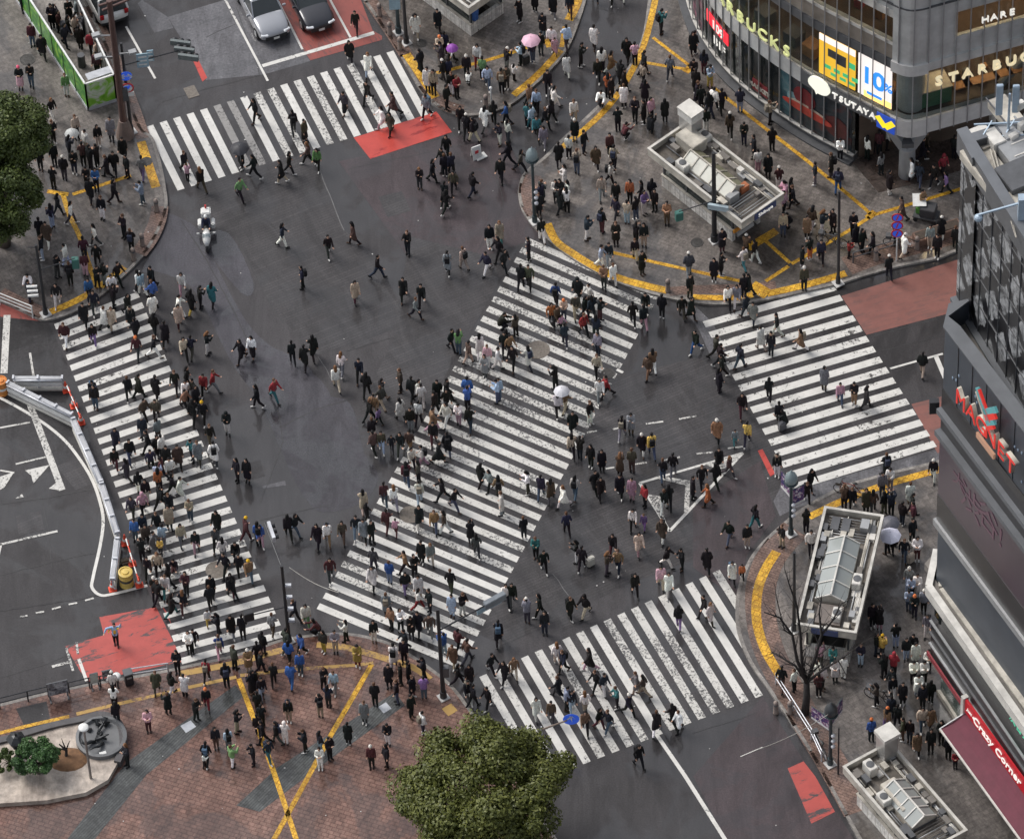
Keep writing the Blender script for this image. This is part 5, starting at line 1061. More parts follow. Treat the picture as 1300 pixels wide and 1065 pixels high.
# lamp posts with bell-shaped glass and banners
BANN, n, l, b = newmat('banner_print'); p_ = geo_pos(n); t = noise_node(n, l, 4.5, 3, .6, p_, 1.0); r = ramp(n, .45, .6, (.035, .035, .13, 1), (.55, .53, .56, 1)); e_ = r.color_ramp.elements.new(.53); e_.color = (.22, .06, .16, 1); l.new(t.outputs[0], r.inputs[0]); l.new(r.outputs[0], b.inputs['Base Color'])
BANP = mat('banner_purple', (.10, .055, .17), .6, 0, .3, 3); LGLASS = mat('lamp_glass_grey', (.19, .235, .245), .2, 0, .14, 2); LDARK = mat('lamp_dark', (.045, .048, .052), .35)
def lamp(label, base, lamp_py, glass, banners):
    T, w, z = pole(label, 'street lamp', base, lamp_py + 6, .10, POLET, 'street_lamp', 'banner lamp posts')
    q = MB(); q.lathe((w.x, w.y, z), [(.08, -.1), (.26, .0), (.33, .18), (.31, .40), (.23, .6), (.11, .74), (.04, .82), (.02, .92)], 16); q.build('lamp_shade', glass, T, smooth=True, world=True)
    q = MB(); q.lathe((w.x, w.y, z), [(.34, -.05), (.36, .0), (.34, .04)], 16); q.build('lamp_ring', POLET, T, world=True)
    for k in range(3): q = MB(); q.ball((w.x + .12, w.y - .12, 1.7 + k * .42), .12, 10, 6); q.build('loudspeaker', GALV, T, world=True)
    for (px, py, ww, hh, s, m) in banners:
        c = at(px, py, z * .62); dd = Vector((c.x - w.x, c.y - w.y, 0)); dd.normalize(); c0 = Vector((w.x, w.y, zof(w, py))) + dd * (.12 + ww / 2)
        q = MB(); q.bar(c0 - dd * ww / 2, c0 + dd * ww / 2, .03, hh); q.build('banner', m, T, world=True); q = MB(); q.bar((w.x, w.y, c0.z + hh / 2), (c0.x + dd.x * ww / 2, c0.y + dd.y * ww / 2, c0.z + hh / 2), .035); q.build('banner_rod', POLET, T, world=True)
        q = MB(); q.bar(c0 - dd * ww / 2 - Vector((0, 0, hh * .4)), c0 + dd * ww / 2 - Vector((0, 0, hh * .4)), .036, hh * .14); q.build('banner_hem', SIGW, T, world=True)
lamp('street lamp with glass shade and purple banner on the rounded pavement nose', (679, 282), 196, LGLASS, [(689, 207, .5, 1.1, 1, BANP)])
lamp('street lamp with grey shade and two blue banners by the right crossing', (1004, 678), 606, LGLASS, [(990, 622, .75, 1.35, -1, BANN), (1012, 634, .65, 1.35, 1, BANN)])
lamp('street lamp with dark shade and two purple banners beside the bare tree', (1054, 970), 900, LDARK, [(1040, 921, 1.1, .95, -1, BANN), (1066, 915, 1.0, 1.1, 1, BANN)])
# no-parking signs
T, w, z = pole('pole with three round blue and red no-parking signs on the kerb', 'road sign', (1138, 331), 272, .04, SIGW, 'road_sign', None, False); xd, nd = face_cam(w)
for py in (276, 286, 296): round_sign(T, Vector((w.x, w.y, zof(w, py))) + nd * .05, .31, SIGR, SIGB, '/', SIGR, nd, xd)
T, w, z = pole('blue round arrow sign on an arm over the lower crossing', 'road sign', (689, 960), 922, .05, GALV, 'road_sign', None, False); xd, nd = face_cam(w)
za = zof(w, 926); e = arm(T, w, za, (720, 914), mat('arm_brown', (.20, .15, .12), .5), .05); round_sign(T, at(725, 911, za) + nd * .1, .40, SIGB, SIGB, '↑', SIGW, nd, xd)
# A-board, bollards, thin white post
w = ground(605, 200); A = thing('sandwich_board', 'small white folding board with red mark standing in the side street', 'sign', w, .5); q = MB(); q.bar((-.02, -.16, .0), (0, 0, .85), .5, .03); q.build('board_panel', SIGW, A); q = MB(); q.bar((.02, .22, .0), (0, .02, .85), .5, .03); q.build('board_panel', SIGW, A); q = MB(); q.box((-.02, -.10, .5), (.2, .02, .2)); q.build('board_mark', SIGR, A); q = MB(); q.box((.2, -.1, .04), (.6, .4, .06)); q.build('board_foot', SIGW, A)
BOLP = mat('bollard_stone', (.25, .20, .175), .7, 0, .15, 3)
BOL = [((482, 20), 'top left of the upper pavement'), ((495, 44), 'beside the black pole of the upper pavement'), ((508, 63), 'next to the yellow paving of the upper pavement'), ((617, 136), 'at the tip of the upper pavement'), ((199, 268), 'upper one on the rounded left corner'), ((181, 312), 'second one on the rounded left corner'), ((170, 330), 'lowest on the rounded left corner'), ((678, 268), 'below the lamp on the rounded pavement nose'), ((848, 370), 'where the yellow strip breaks before the right crossing'), ((1112, 330), 'left of the no-parking signs'), ((1164, 316), 'right of the no-parking signs'), ((985, 905), 'by the bare tree'), ((1003, 905), 'just left of the bare tree trunk')]
b0 = None
for (px, py), tx in BOL:
    w = ground(px, py)
    if b0 is None:
        b0 = thing('bollard', '', 'bollard', w, 0, 'stone bollards'); q = MB(); q.lathe((0, 0, 0), [(.15, 0), (.13, .1), (.11, .75), (.12, .78), (.12, .84), (.06, .93), (.01, .94)], 12); q.build('post', BOLP, b0, smooth=True); q = MB(); q.lathe((0, 0, 0), [(.121, .62), (.128, .64), (.128, .7), (.118, .72)], 12); q.build('collar', STEELD, b0); bb = b0
    else: bb = copy_tree(b0, w, 0)
    bb['label'] = 'stone bollard ' + tx
T, w, z = pole('thin white post on the upper pavement near its rounded tip', 'post', (624, 134), 112, .05, SIGW, 'post', None, False); q = MB(); q.ball((w.x, w.y, z), .09, 8, 6); q.build('cap', SIGW, T, world=True)
# railings
def railing(label, pts, h, m, gap=2.0, rails=(1.0, .55), r=.03, name='railing'):
    w = [ground(*p) for p in pts]; T = thing(name, label, 'railing', w[0]); acc = 0
    for a, b in zip(w, w[1:]):
        L = (b - a).length; n = max(1, round(L / gap))
        for k in range(n + (1 if b is w[-1] else 0)): p = a.lerp(b, k / n); q = MB(); q.cone(p, p + Vector((0, 0, h)), r * 1.3, r * 1.3, 8); q.build('post', m, T, world=True)
        for f in rails: q = MB(); q.cone(a + Vector((0, 0, h * f)), b + Vector((0, 0, h * f)), r, r, 8); q.build('rail', m, T, world=True)
railing('white tubular railing at the left edge above the barriers', [(-60, 371), (0, 387), (42, 404)], .95, SIGW, 2.2, (1.0, .72, .44))
railing('dark pipe railing along the left kerb of the brick plaza', [(-60, 912), (0, 899), (36, 890), (62, 884)], .8, POLEB, 2.2)
railing('silver railing along the plaza kerb by the red road paint', [(168, 863), (214, 856)], .9, GALV, 2.0)
railing('dark pipe railing behind the poster boards on the plaza kerb', [(88, 879), (114, 873), (128, 871), (150, 866)], .8, POLEB, 1.6)
railing('grey railing along the kerb left of the bare tree', [(985, 868), (1007, 902), (1030, 938), (1043, 966)], .85, GALV, 2.0)
railing('grey railing along the kerb near the silver motorbike rack', [(1083, 334), (1110, 326), (1142, 316)], .8, STEELD, 2.0)
# boards and bin at the plaza railing
def board(label, px, py, ww, hh, m, name, legs=True, rz=None, z0=.35):
    w = ground(px, py); rz = heading(px, py, 60, -14) + R(90) if rz is None else rz; T = thing(name, label, 'sign board', w, rz); q = MB(); q.box((0, 0, z0 + hh / 2), (ww, .06, hh)); q.build('board_panel', STEELD, T); q = MB(); q.box((0, -.035, z0 + hh / 2), (ww * .92, .02, hh * .92)); q.build('poster', m, T); q = MB(); q.box((0, .035, z0 + hh / 2), (ww * .92, .02, hh * .92)); q.build('poster', m, T)
    for s in (-1, 1): q = MB(); q.box((s * ww * .42, 0, z0 / 2), (.06, .06, z0)); q.build('leg', STEELD, T); q = MB(); q.box((s * ww * .42, 0, .03), (.07, .5, .05)); q.build('foot', STEELD, T)
PST = postmat('poster_mixed', (.02, .022, .03), (.22, .22, .24), (.45, .46, .48), 3.0)
board('wide blue and white poster board on the plaza railing', 75, 886, 1.05, .95, PST, 'poster_board'); board('narrow pale sign standing at the plaza kerb', 121, 872, .42, .75, mat('poster_pale', (.40, .42, .38), .5, 0, .3, 3), 'poster_board'); board('small dark sign on the plaza railing left of the bin', 137, 864, .48, .5, PST, 'poster_board')
w = ground(164, 867); T = thing('litter_bin', 'dark square litter bin at the plaza kerb', 'bin', w, .3); q = MB(); q.box((0, 0, .42), (.42, .42, .84)); q.build('bin_body', BLACKP, T, bevel=.04); q = MB(); q.box((0, 0, .88), (.46, .46, .08)); q.build('lid', STEELD, T, bevel=.02); q = MB(); q.box((0, -.22, .66), (.26, .02, .12)); q.build('slot', STEEL, T)
w = ground(150, 873); T = thing('lamp', 'low round white lamp on a post at the plaza kerb', 'lamp', w); q = MB(); q.cone((0, 0, 0), (0, 0, .85), .05, .05, 10); q.build('post', STEELD, T); q = MB(); q.lathe((0, 0, .85), [(.06, 0), (.2, .04), (.22, .12), (.16, .2), (.02, .22)], 16); q.build('globe', SIGW, T, smooth=True)
# guard barriers, cones, drums on the left road
def barrier(label, a, b, h=.82, wd=.22):
    p, q_ = at(*a, h), at(*b, h); p = Vector((p.x, p.y, 0)); q_ = Vector((q_.x, q_.y, 0)); d = (q_ - p).normalized(); nn = Vector((-d.y, d.x, 0)); T = thing('crash_barrier', label, 'barrier', p, 0, 'white steel crash barriers')
    up = Vector((0, 0, 1))
    for s in (-1, 1):
        m = MB(); m.cone(p + nn * s * wd / 2 + up * h, q_ + nn * s * wd / 2 + up * h, .065, .065, 10); m.build('top_rail', GALV, T, smooth=True, world=True)
        m = MB(); m.bar(p + nn * s * wd / 2 + up * .5, q_ + nn * s * wd / 2 + up * .5, .04, .30); m.build('beam', SIGW, T, world=True)
    m = MB(); m.bar(p + up * .9, q_ + up * .9, wd * .8, .03); m.build('top_plate', mat('plate_grey', (.40, .405, .42), .5, .1, .2, 2), T, world=True)  # plain mid grey plate along the top
    n = max(2, round((q_ - p).length / 1.1))
    for k in range(n + 1): c = p.lerp(q_, k / n); m = MB(); m.bar(c - nn * wd * .55 + up * .98, c + nn * wd * .55 + up * .98, .10, .05); m.bar(c + up * .0, c + up * .9, .1); m.build('cross_piece', GALV, T, world=True)
    m = MB(); m.bar(p + up * .09, q_ + up * .09, wd * 1.1, .14); m.build('footing', mat('barrier_foot', (.56, .545, .50), .6, 0, .15, 2), T, world=True)
barrier('short white steel barrier lying level at the left, above the long one', (17, 481), (79, 481)); barrier('long white steel barrier running down right from the striped drum', (10, 487), (91, 527)); barrier('white steel barrier along the upper left crossing edge', (93, 533), (128, 612)); barrier('white steel barrier along the middle of the left crossing edge', (129, 615), (149, 677)); barrier('white steel barrier ending at a red lamp beside the yellow drum', (149, 685), (143, 736))
cone0 = None
for (px, py), tx in (((84, 496), 'orange traffic cone at the end of the short barrier'), ((103, 537), 'orange traffic cone where two white barriers meet'), ((159, 690), 'orange traffic cone above the yellow drum'), ((168, 716), 'orange traffic cone right of the yellow drum'), ((177, 743), 'orange traffic cone below right of the yellow drum'), ((143, 748), 'orange traffic cone at the lower tip of the last barrier'), ((94, 516), 'orange traffic cone between the barrier joint and the short barrier')):
    w = at(px, py, .004)
    if cone0 is None:
        cone0 = thing('traffic_cone', '', 'traffic cone', w, .3, 'orange traffic cones'); q = MB(); q.box((0, 0, .025), (.40, .40, .05)); q.build('base', ORANGE, cone0, bevel=.02); q = MB(); q.lathe((0, 0, .05), [(.16, 0), (.035, .66), (.01, .67)], 16); q.build('cone_body', ORANGE, cone0, smooth=False); q = MB(); q.lathe((0, 0, .05), [(.123, .23), (.13, .23), (.105, .36), (.098, .36)], 16); q.build('band', SIGW, cone0); c = cone0
    else: c = copy_tree(cone0, w, .2)
    c['label'] = tx
for a, b, tx in (((85, 490), (102, 530), 'orange and white bar linking cones at the upper barriers'), ((160, 684), (176, 737), 'orange and white bar linking cones beside the yellow drum')):
    p, q_ = at(*a, .7), at(*b, .7); T = thing('cone_bar', tx, 'bar', p)
    for k in range(6): m = MB(); m.cone(p.lerp(q_, k / 6), p.lerp(q_, (k + 1) / 6), .035, .035, 8); m.build('bar_section', ORANGE if k % 2 else SIGW, T, world=True)
def drum(label, px, py, m1, r=.36, h=.95):
    w = at(px, py, .004); T = thing('traffic_drum', label, 'traffic drum', w); q = MB(); q.lathe((0, 0, 0), [(r, 0), (r, .05), (r * .96, .08), (r * .96, .28), (r, .3), (r, .36), (r * .96, .38), (r * .96, .58), (r, .6), (r, .66), (r * .96, .68), (r * .96, h - .05), (r, h), (r * .8, h + .02), (r * .78, h - .02), (.05, h - .02)], 22); q.build('drum_body', m1, T, smooth=False)
    q = MB(); q.lathe((0, 0, h - .02), [(.16, 0), (.16, .06), (.05, .07)], 14); q.build('lid_cap', m1, T); q = MB(); q.lathe((0, 0, 0), [(r * .965, .4), (r * .985, .4), (r * .985, .56), (r * .965, .56)], 22); q.build('band', SIGW if m1 is not DRUMY else mat('drum_black', (.05, .05, .05), .5), T)
DRUMY = mat('drum_yellow', (.56, .40, .10), .5, 0, .2, 5)
drum('ribbed yellow traffic drum between barrier and cones', 161, 741, DRUMY); drum('orange and white traffic drum at the left edge', 3, 498, mat('drum_orange', (.60, .22, .05), .5), .33, .95)
q = MB(); c = at(158, 713, .02); q.box(c, (.55, .4, .35), .4); tag(q.build('sandbag', mat('sandbag', (.15, .13, .10), .9, 0, .3, 8), bevel=.1), 'brown sandbag lying above the yellow drum', 'sandbag')

# ------------------------------------------------------------------ green panelled enclosure (upper left)
GP = postmat('leaf_print', (.012, .09, .02), (.06, .26, .03), (.26, .46, .06), 1.3); GP2 = postmat('lime_print', (.10, .30, .015), (.20, .45, .04), (.52, .55, .48), .9)
GH = 2.15; g_ = [at(*p, GH) for p in ((-6, -68), (108, 107), (144, 95), (72, -57))]; g_ = [Vector((p.x, p.y, 0)) for p in g_]
T = thing('smoking_enclosure', 'open-topped enclosure with green leafy panels and white rails in the upper left', 'enclosure', g_[1])
def gwall(a, b, m, name, cuts=None, z0=.35):
    L = (b - a).length; n = max(1, round(L / 1.45)); d = (b - a).normalized()
    for k in range(n):
        p, q_ = a.lerp(b, k / n) + d * .02, a.lerp(b, (k + 1) / n) - d * .02; q = MB(); q.bar(p + Vector((0, 0, (GH - .1 + z0) / 2)), q_ + Vector((0, 0, (GH - .1 + z0) / 2)), .07, GH - .1 - z0); q.build(name, m, T, world=True)
    q = MB(); q.bar(a + Vector((0, 0, GH)), b + Vector((0, 0, GH)), .09, .08); q.build('top_rail', SIGW, T, world=True); q = MB(); q.bar(a + Vector((0, 0, .22)), b + Vector((0, 0, .22)), .12, .24); q.build('skirt', GALV, T, world=True)
    for k in range(n + 1): p = a.lerp(b, k / n); q = MB(); q.bar(p, p + Vector((0, 0, GH)), .1); q.build('post', STEELD, T, world=True)
gwall(g_[0], g_[1], GP, 'side_panel'); gwall(g_[1], g_[2], GP2, 'front_panel'); gwall(g_[3], g_[2], mat('panel_pale', (.17, .165, .16), .5, 0, .25, 1), 'inner_panel')
m = MB(); m.prism([(p.x, p.y) for p in g_], .1, KH + .018, bottom=False); m.build('floor', wetmat('enclosure_floor', (.25, .225, .20), (.33, .30, .275), big=.4, dry=.6, wet=.4, grain=6, film=.2), T, world=True)
for f in (.62, .72, .8): a = g_[1].lerp(g_[0], f); b = g_[2].lerp(g_[3], f); m = MB(); m.bar(a + Vector((0, 0, GH)), b + Vector((0, 0, GH)), .1); m.build('cross_beam', STEEL, T, world=True)
a, b = g_[1].lerp(g_[2], .05) + Vector((0, .45, GH)), g_[1].lerp(g_[2], .95) + Vector((0, .45, GH)); m = MB(); m.bar(a, b, .5, .06); m.build('front_hood', mat('hood_grey', (.42, .43, .45), .4), T, world=True)
for f in (.3, .55): a = g_[1].lerp(g_[0], f); b = g_[2].lerp(g_[3], f); c = a.lerp(b, .55); m = MB(); m.cone(c, c + Vector((0, 0, 1.0)), .22, .2, 14); m.build('ash_stand', STEELD, T, world=True)
# ------------------------------------------------------------------ bicycles, umbrellas, luggage, cart
def bicycle(label, px, py, rz, col):
    w = ground(px, py); T = thing('bicycle', label, 'bicycle', w, rz, 'parked bicycles'); fm = mat('frame_' + col[0], col[1], .35, .3)
    for y in (.52, -.52):
        q = MB(); vs = []; fs = []; N, K_ = 26, 6
        for i in range(N):
            for k in range(K_):
                a, b = 2 * math.pi * i / N, 2 * math.pi * k / K_; rr = .33 + .022 * math.cos(b); vs.append((.022 * math.sin(b), y + rr * math.cos(a), .35 + rr * math.sin(a)))
        fs = [(i * K_ + k, i * K_ + (k + 1) % K_, ((i + 1) % N) * K_ + (k + 1) % K_, ((i + 1) % N) * K_ + k) for i in range(N) for k in range(K_)]
        q.add(vs, fs); wh = q.build('wheel', TYRE, T); s = MB()
        for i in range(8): a = math.pi * i / 8; s.bar((0, y + .32 * math.cos(a), .35 + .32 * math.sin(a)), (0, y - .32 * math.cos(a), .35 - .32 * math.sin(a)), .008)
        s.build('spokes', GALV, wh)
    q = MB()
    for a, b in (((0, .52, .35), (0, .40, .95)), ((0, .42, .85), (0, -.12, .35)), ((0, .42, .85), (0, -.22, .8)), ((0, -.12, .35), (0, -.24, .92)), ((0, -.12, .35), (0, -.52, .35)), ((0, -.22, .8), (0, -.52, .35))): q.cone(a, b, .022, .022, 8)
    q.build('frame', fm, T); q = MB(); q.tube([(-.28, .30, 1.0), (-.1, .42, 1.0), (.1, .42, 1.0), (.28, .30, 1.0)], .016, 6); q.build('handlebar', TRIMB, T); q = MB(); q.ball((0, -.25, .96), (.08, .15, .05), 10, 6); q.build('saddle', TRIMB, T); q = MB(); q.box((0, .6, .82), (.3, .24, .2)); q.build('basket', STEELD, T)
bicycle('parked bicycle on the yellow strip right of the signal kiosk', 1056, 312, R(70), ('grey', (.12, .12, .13))); bicycle('black bicycle parked under the no-parking signs', 1142, 314, R(80), ('black', (.03, .03, .03))); bicycle('bicycle standing on the yellow paving below the right crossing', 1079, 628, R(72), ('red', (.2, .03, .03))); bicycle('bicycle among people near the middle of the lower right pavement', 1117, 890, R(60), ('black', (.03, .03, .03))); bicycle('bicycle leaning at the kerb behind the bare tree trunk', 1041, 953, R(20), ('black', (.03, .03, .03)))
def umbrella(label, px, py, m, r=.52, z=1.98):
    c = at(px, py, z); T = thing('umbrella', label, 'umbrella', (c.x, c.y, .9), 0, 'open umbrellas'); q = MB(); vs = []; fs = []; N = 8; K_ = 5
    for j in range(K_ + 1):
        t = j / K_
        for i in range(N * 2):
            a = math.pi * i / N; sc = 1 - (.07 * t if i % 2 else 0); vs.append((r * t * sc * math.cos(a), r * t * sc * math.sin(a), z - .9 + .26 * (1 - t * t) - .05))
    for j in range(K_):
        for i in range(N * 2): fs.append((j * N * 2 + i, j * N * 2 + (i + 1) % (N * 2), (j + 1) * N * 2 + (i + 1) % (N * 2), (j + 1) * N * 2 + i))
    q.add(vs, fs); q.build('canopy', m, T, recalc=False); q = MB(); q.cone((0, 0, .05), (0, 0, z - .62), .012, .012, 8); q.build('shaft', STEEL, T); q = MB(); q.tube([(0, 0, .08), (0, 0, 0), (.03, 0, -.05), (.07, 0, -.04), (.085, 0, .0)], .016, 6); q.build('handle', TRIMB, T)
    for i in range(N): a = 2 * math.pi * i / N; q = MB(); q.bar((.02 * math.cos(a), .02 * math.sin(a), z - .9 + .19), (r * .98 * math.cos(a), r * .98 * math.sin(a), z - .97), .008); q.build('rib', STEEL, T)
def um(n, c): return mat('umbrella_' + n, c, .55, 0, .08, 4)
umbrella('black umbrella tilted over a walker on the top crossing', 304, 188, um('black', (.03, .03, .036))); umbrella('pale pink umbrella on the upper pavement', 674, 51, um('pink', (.66, .40, .50))); umbrella('purple umbrella near the yellow strip at the top', 574, 61, um('purple', (.25, .06, .34)), .34); umbrella('white umbrella with grey spots on the diagonal crossing', 713, 496, um('spotted', (.56, .55, .58)), .42); umbrella('clear white umbrella carried low near the green enclosure', 91, 169, um('clear', (.46, .47, .46)), .4, 1.2); umbrella('pale lilac umbrella right of the glass roofed entrance', 1130, 679, um('lilac', (.56, .56, .66)), .56); umbrella('dark grey umbrella behind the pale lilac one', 1130, 663, um('grey', (.09, .09, .11)), .5)
def suitcase(label, px, py, col):
    w = ground(px, py); T = thing('suitcase', label, 'suitcase', w, .6, 'wheeled suitcases'); m = mat('case_' + col[0], col[1], .4, 0, .08, 3); q = MB(); q.box((0, 0, .36), (.42, .26, .58)); q.build('shell', m, T, bevel=.05)
    for s in (-1, 1):
        q = MB(); q.cone((s * .14, .1, .64), (s * .14, .1, .98), .012, .012, 6); q.build('handle_tube', STEEL, T); q = MB(); q.cone((s * .16 - .02, 0, .04), (s * .16 + .02, 0, .04), .04, .04, 10); q.build('wheel', TYRE, T)
    q = MB(); q.bar((-.16, .1, .98), (.16, .1, .98), .03); q.build('handle', TRIMB, T)
suitcase('cream suitcase pulled across the asphalt right of the diagonal crossing', 750, 718, ('cream', (.52, .50, .44))); suitcase('beige suitcase on the lower right pavement by a white jacketed walker', 1156, 714, ('beige', (.40, .34, .28))); suitcase('grey suitcase stopped at the middle of the right crossing', 993, 546, ('grey', (.10, .10, .11))); suitcase('black suitcase beside the person with light blue jacket under the pink umbrella', 668, 82, ('black', (.03, .03, .03)))
w = ground(1176, 277); T = thing('hand_cart', 'loaded hand cart with white sheet and green crate on the right pavement', 'cart', w, R(70)); q = MB(); q.box((0, 0, .3), (.8, 1.3, .08)); q.build('platform', STEELD, T); q = MB(); q.box((0, -.1, .66), (.7, .8, .6)); q.build('boxes', mat('cart_dark', (.05, .05, .055), .6), T, bevel=.03); q = MB(); q.box((.1, .35, .55), (.5, .4, .4)); q.build('crate', mat('cart_green', (.12, .34, .06), .5), T, bevel=.02); q = MB(); q.box((.2, .45, 1.05), (.9, .7, .03), .3); q.build('sheet', SIGW, T)
for s in (-1, 1):
    for y in (-.5, .5): q = MB(); q.cone((s * .34, y, .12), (s * .4, y, .12), .12, .12, 12); q.build('wheel', TYRE, T)
w = ground(1190, 300); T = thing('planter', 'long brown planter box on the right kerb near the dark building', 'planter', w, heading(1190, 300, 60, -20) + R(90)); q = MB(); q.box((0, 0, .25), (2.6, .7, .5)); q.build('box', mat('planter_brown', (.17, .10, .075), .7, 0, .3, 2), T, bevel=.03); q = MB(); q.box((0, 0, .51), (2.4, .5, .06)); q.build('soil', mat('soil', (.06, .045, .035), .9, 0, .4, 6), T)
# sunken planter with stone basin at the lower left
pl = [(-60, 958), (0, 948), (66, 929), (104, 921), (127, 915), (145, 919), (155, 932), (157, 955), (150, 975), (138, 996), (110, 1012), (60, 1022), (-60, 1030)]
T = thing('planter', 'raised pale stone planter with dark curb in the lower left corner', 'planter', ground(80, 960)); q = MB(); pw = [at(x, y) for x, y in pl]; q.prism([(p.x, p.y) for p in pw], .1, .42, bottom=False); q.build('stone_bed', wetmat('pale_stone', (.34, .285, .24), (.46, .40, .34), big=.5, dry=.6, wet=.4, grain=2.0, film=.2), T, world=True)
q = MB(); S_ = [at(x, y) for x, y in smooth(pl[:9], 5)]
for a, b in zip(S_, S_[1:]): q.bar(Vector((a.x, a.y, .32)), Vector((b.x, b.y, .32)), .34, .5)
q.build('curb', mat('dark_granite', (.075, .07, .072), .4, 0, .25, 3), T, world=True)
cb = at(129, 938, .44); B_ = thing('stone_basin', 'round grey stone basin with dark twisted sculpture in the plaza planter', 'sculpture', cb); q = MB(); q.lathe(cb, [(1.25, -.3), (1.25, .24), (1.1, .26), (1.02, .1), (.02, .06)], 30); q.build('basin', mat('basin_stone', (.125, .128, .132), .5, 0, .16, 2), B_, world=True)
rs = random.Random(4); BRZ = mat('bronze_dark', (.03, .032, .034), .4, .4, .3, 4)
for k in range(9):
    a0_ = rs.uniform(0, 6.28); r0 = rs.uniform(.1, .75); p = cb + Vector((r0 * math.cos(a0_), r0 * math.sin(a0_), .1)); pts = [p]
    for j in range(4): pts.append(pts[-1] + Vector((rs.uniform(-.28, .28), rs.uniform(-.22, .22), rs.uniform(.02, .16))))
    q = MB(); q.tube(pts, [.09, .1, .08, .06, .03], 7); q.build('figure', BRZ, B_, smooth=True, world=True)
q = MB(); q.box(cb + Vector((.1, -1.05, .05)), (.34, .3, .3), .3); q.build('white_block', SIGW, B_, world=True)
w = at(24, 960, .42); T = thing('stone_lantern', 'dark hexagonal stone lantern in the plaza planter', 'lantern', w); q = MB(); q.lathe((0, 0, 0), [(.26, 0), (.2, .1), (.14, .2), (.14, .8), (.3, .9), (.3, 1.0)], 6); q.build('pedestal', BRZ, T); q = MB(); q.lathe((0, 0, 1.0), [(.24, 0), (.24, .36), (.2, .38)], 6); q.build('light_box', mat('dark_granite', (.075, .07, .072), .4), T); q = MB(); q.lathe((0, 0, 1.36), [(.48, 0), (.5, .06), (.2, .3), (.06, .34), (.05, .46), (.01, .5)], 6); q.build('roof', BRZ, T)
T, w, z = pole('park lamp with flat white disc on a brown post above the stone planter', 'lamp', (116, 992), 924, .07, mat('post_brown', (.22, .19, .17), .6), 'lamp', None, False); q = MB(); q.lathe((w.x, w.y, z), [(.05, -.05), (.25, 0), (.26, .07), (.2, .12), (.02, .15)], 20); q.build('disc_shade', SIGW, T, smooth=True, world=True)
# sagging cable at the lower right and over the junctions
for a, za_, b, zb_, tx in (((960, 952), 5.6, (1054, 905), 4.4, 'thin cable slung from the banner lamp over the lower right road'), ((430, 752), 5.4, (367, 720), 5.4, 'thin cable hanging beside the plaza corner signal pole')):
    p, q_ = at(*a, za_), at(*b, zb_); pts = [p.lerp(q_, k / 10) - Vector((0, 0, .25 * math.sin(math.pi * k / 10))) for k in range(11)]; q = MB(); q.tube(pts, .018, 5); tag(q.build('cable', mat('cable_pale', (.35, .33, .30), .6)), tx, 'cable')
# ------------------------------------------------------------------ TREES
def leafmat(name, dark, light, tip):
    m, n, l, b = newmat(name); g = n.new('ShaderNodeNewGeometry'); r = ramp(n, 0, 1, c4(dark), c4(light)); e = r.color_ramp.elements.new(.86); e.color = c4(light); r.color_ramp.elements[-1].color = c4(tip)
    t = noise_node(n, l, .9, 3, .6, g.outputs['Position']); ad = n.new('ShaderNodeMath'); ad.operation = 'MULTIPLY_ADD'; ad.inputs[1].default_value = .6; sb = n.new('ShaderNodeMath'); sb.operation = 'MULTIPLY_ADD'; sb.inputs[1].default_value = .9; sb.inputs[2].default_value = -.25
    l.new(t.outputs[0], sb.inputs[0]); l.new(g.outputs['Random Per Island'], ad.inputs[0]); l.new(sb.outputs[0], ad.inputs[2]); l.new(ad.outputs[0], r.inputs[0]); l.new(r.outputs[0], b.inputs['Base Color']); b.inputs['Roughness'].default_value = .5
    b.inputs['Specular IOR Level'].default_value = .35; return m
BARK = mat('bark', (.085, .065, .052), .9, 0, .35, 5, .5); BARKD = mat('bark_dark', (.030, .026, .025), .85, 0, .35, 5, .5)
def crown_mesh(name, c, rad, nl, per, size, m, seed, par, flat=.35):
    rg = np.random.default_rng(seed); V = []
    lob = []
    for k in range(nl):
        d = rg.normal(size=3); d /= np.linalg.norm(d); f = rg.uniform(.55, .93); d[2] = abs(d[2]) * 1.0 - .25 if rg.random() < .75 else d[2]
        lob.append((np.array(c) + d * np.array(rad) * f, rg.uniform(.15, .34) * min(rad)))
    P = []; Nn = []
    for cc, lr in lob:
        d = rg.normal(size=(per, 3)); d /= np.linalg.norm(d, axis=1)[:, None]; rr = lr * rg.uniform(.55, 1.12, size=(per, 1)); q = cc + d * rr * np.array([1, 1, .75]); P.append(q); Nn.append(d + rg.normal(size=(per, 3)) * .55 + np.array([0, 0, .35]))
    P = np.concatenate(P); Nn = np.concatenate(Nn); Nn /= np.linalg.norm(Nn, axis=1)[:, None]
    a = rg.normal(size=P.shape); U = np.cross(Nn, a); U /= np.linalg.norm(U, axis=1)[:, None]; W = np.cross(Nn, U); s = size * rg.uniform(.6, 1.35, size=(len(P), 1))
    q = np.stack([P - U * s, P - W * s * .55 + Nn * s * .12, P + U * s, P + W * s * .55 + Nn * s * .12], 1).reshape(-1, 3)
    me = bpy.data.meshes.new(name); n = len(P); me.vertices.add(n * 4); me.vertices.foreach_set('co', q.ravel().astype(np.float32)); me.loops.add(n * 4); me.loops.foreach_set('vertex_index', np.arange(n * 4, dtype=np.int32)); me.polygons.add(n); me.polygons.foreach_set('loop_start', np.arange(0, n * 4, 4, dtype=np.int32)); me.polygons.foreach_set('loop_total', np.full(n, 4, np.int32)); me.materials.append(m); me.update(calc_edges=True)
    o = bpy.data.objects.new(name, me); COL.objects.link(o); o.parent = par; o.matrix_parent_inverse = par.matrix_world.inverted(); return lob
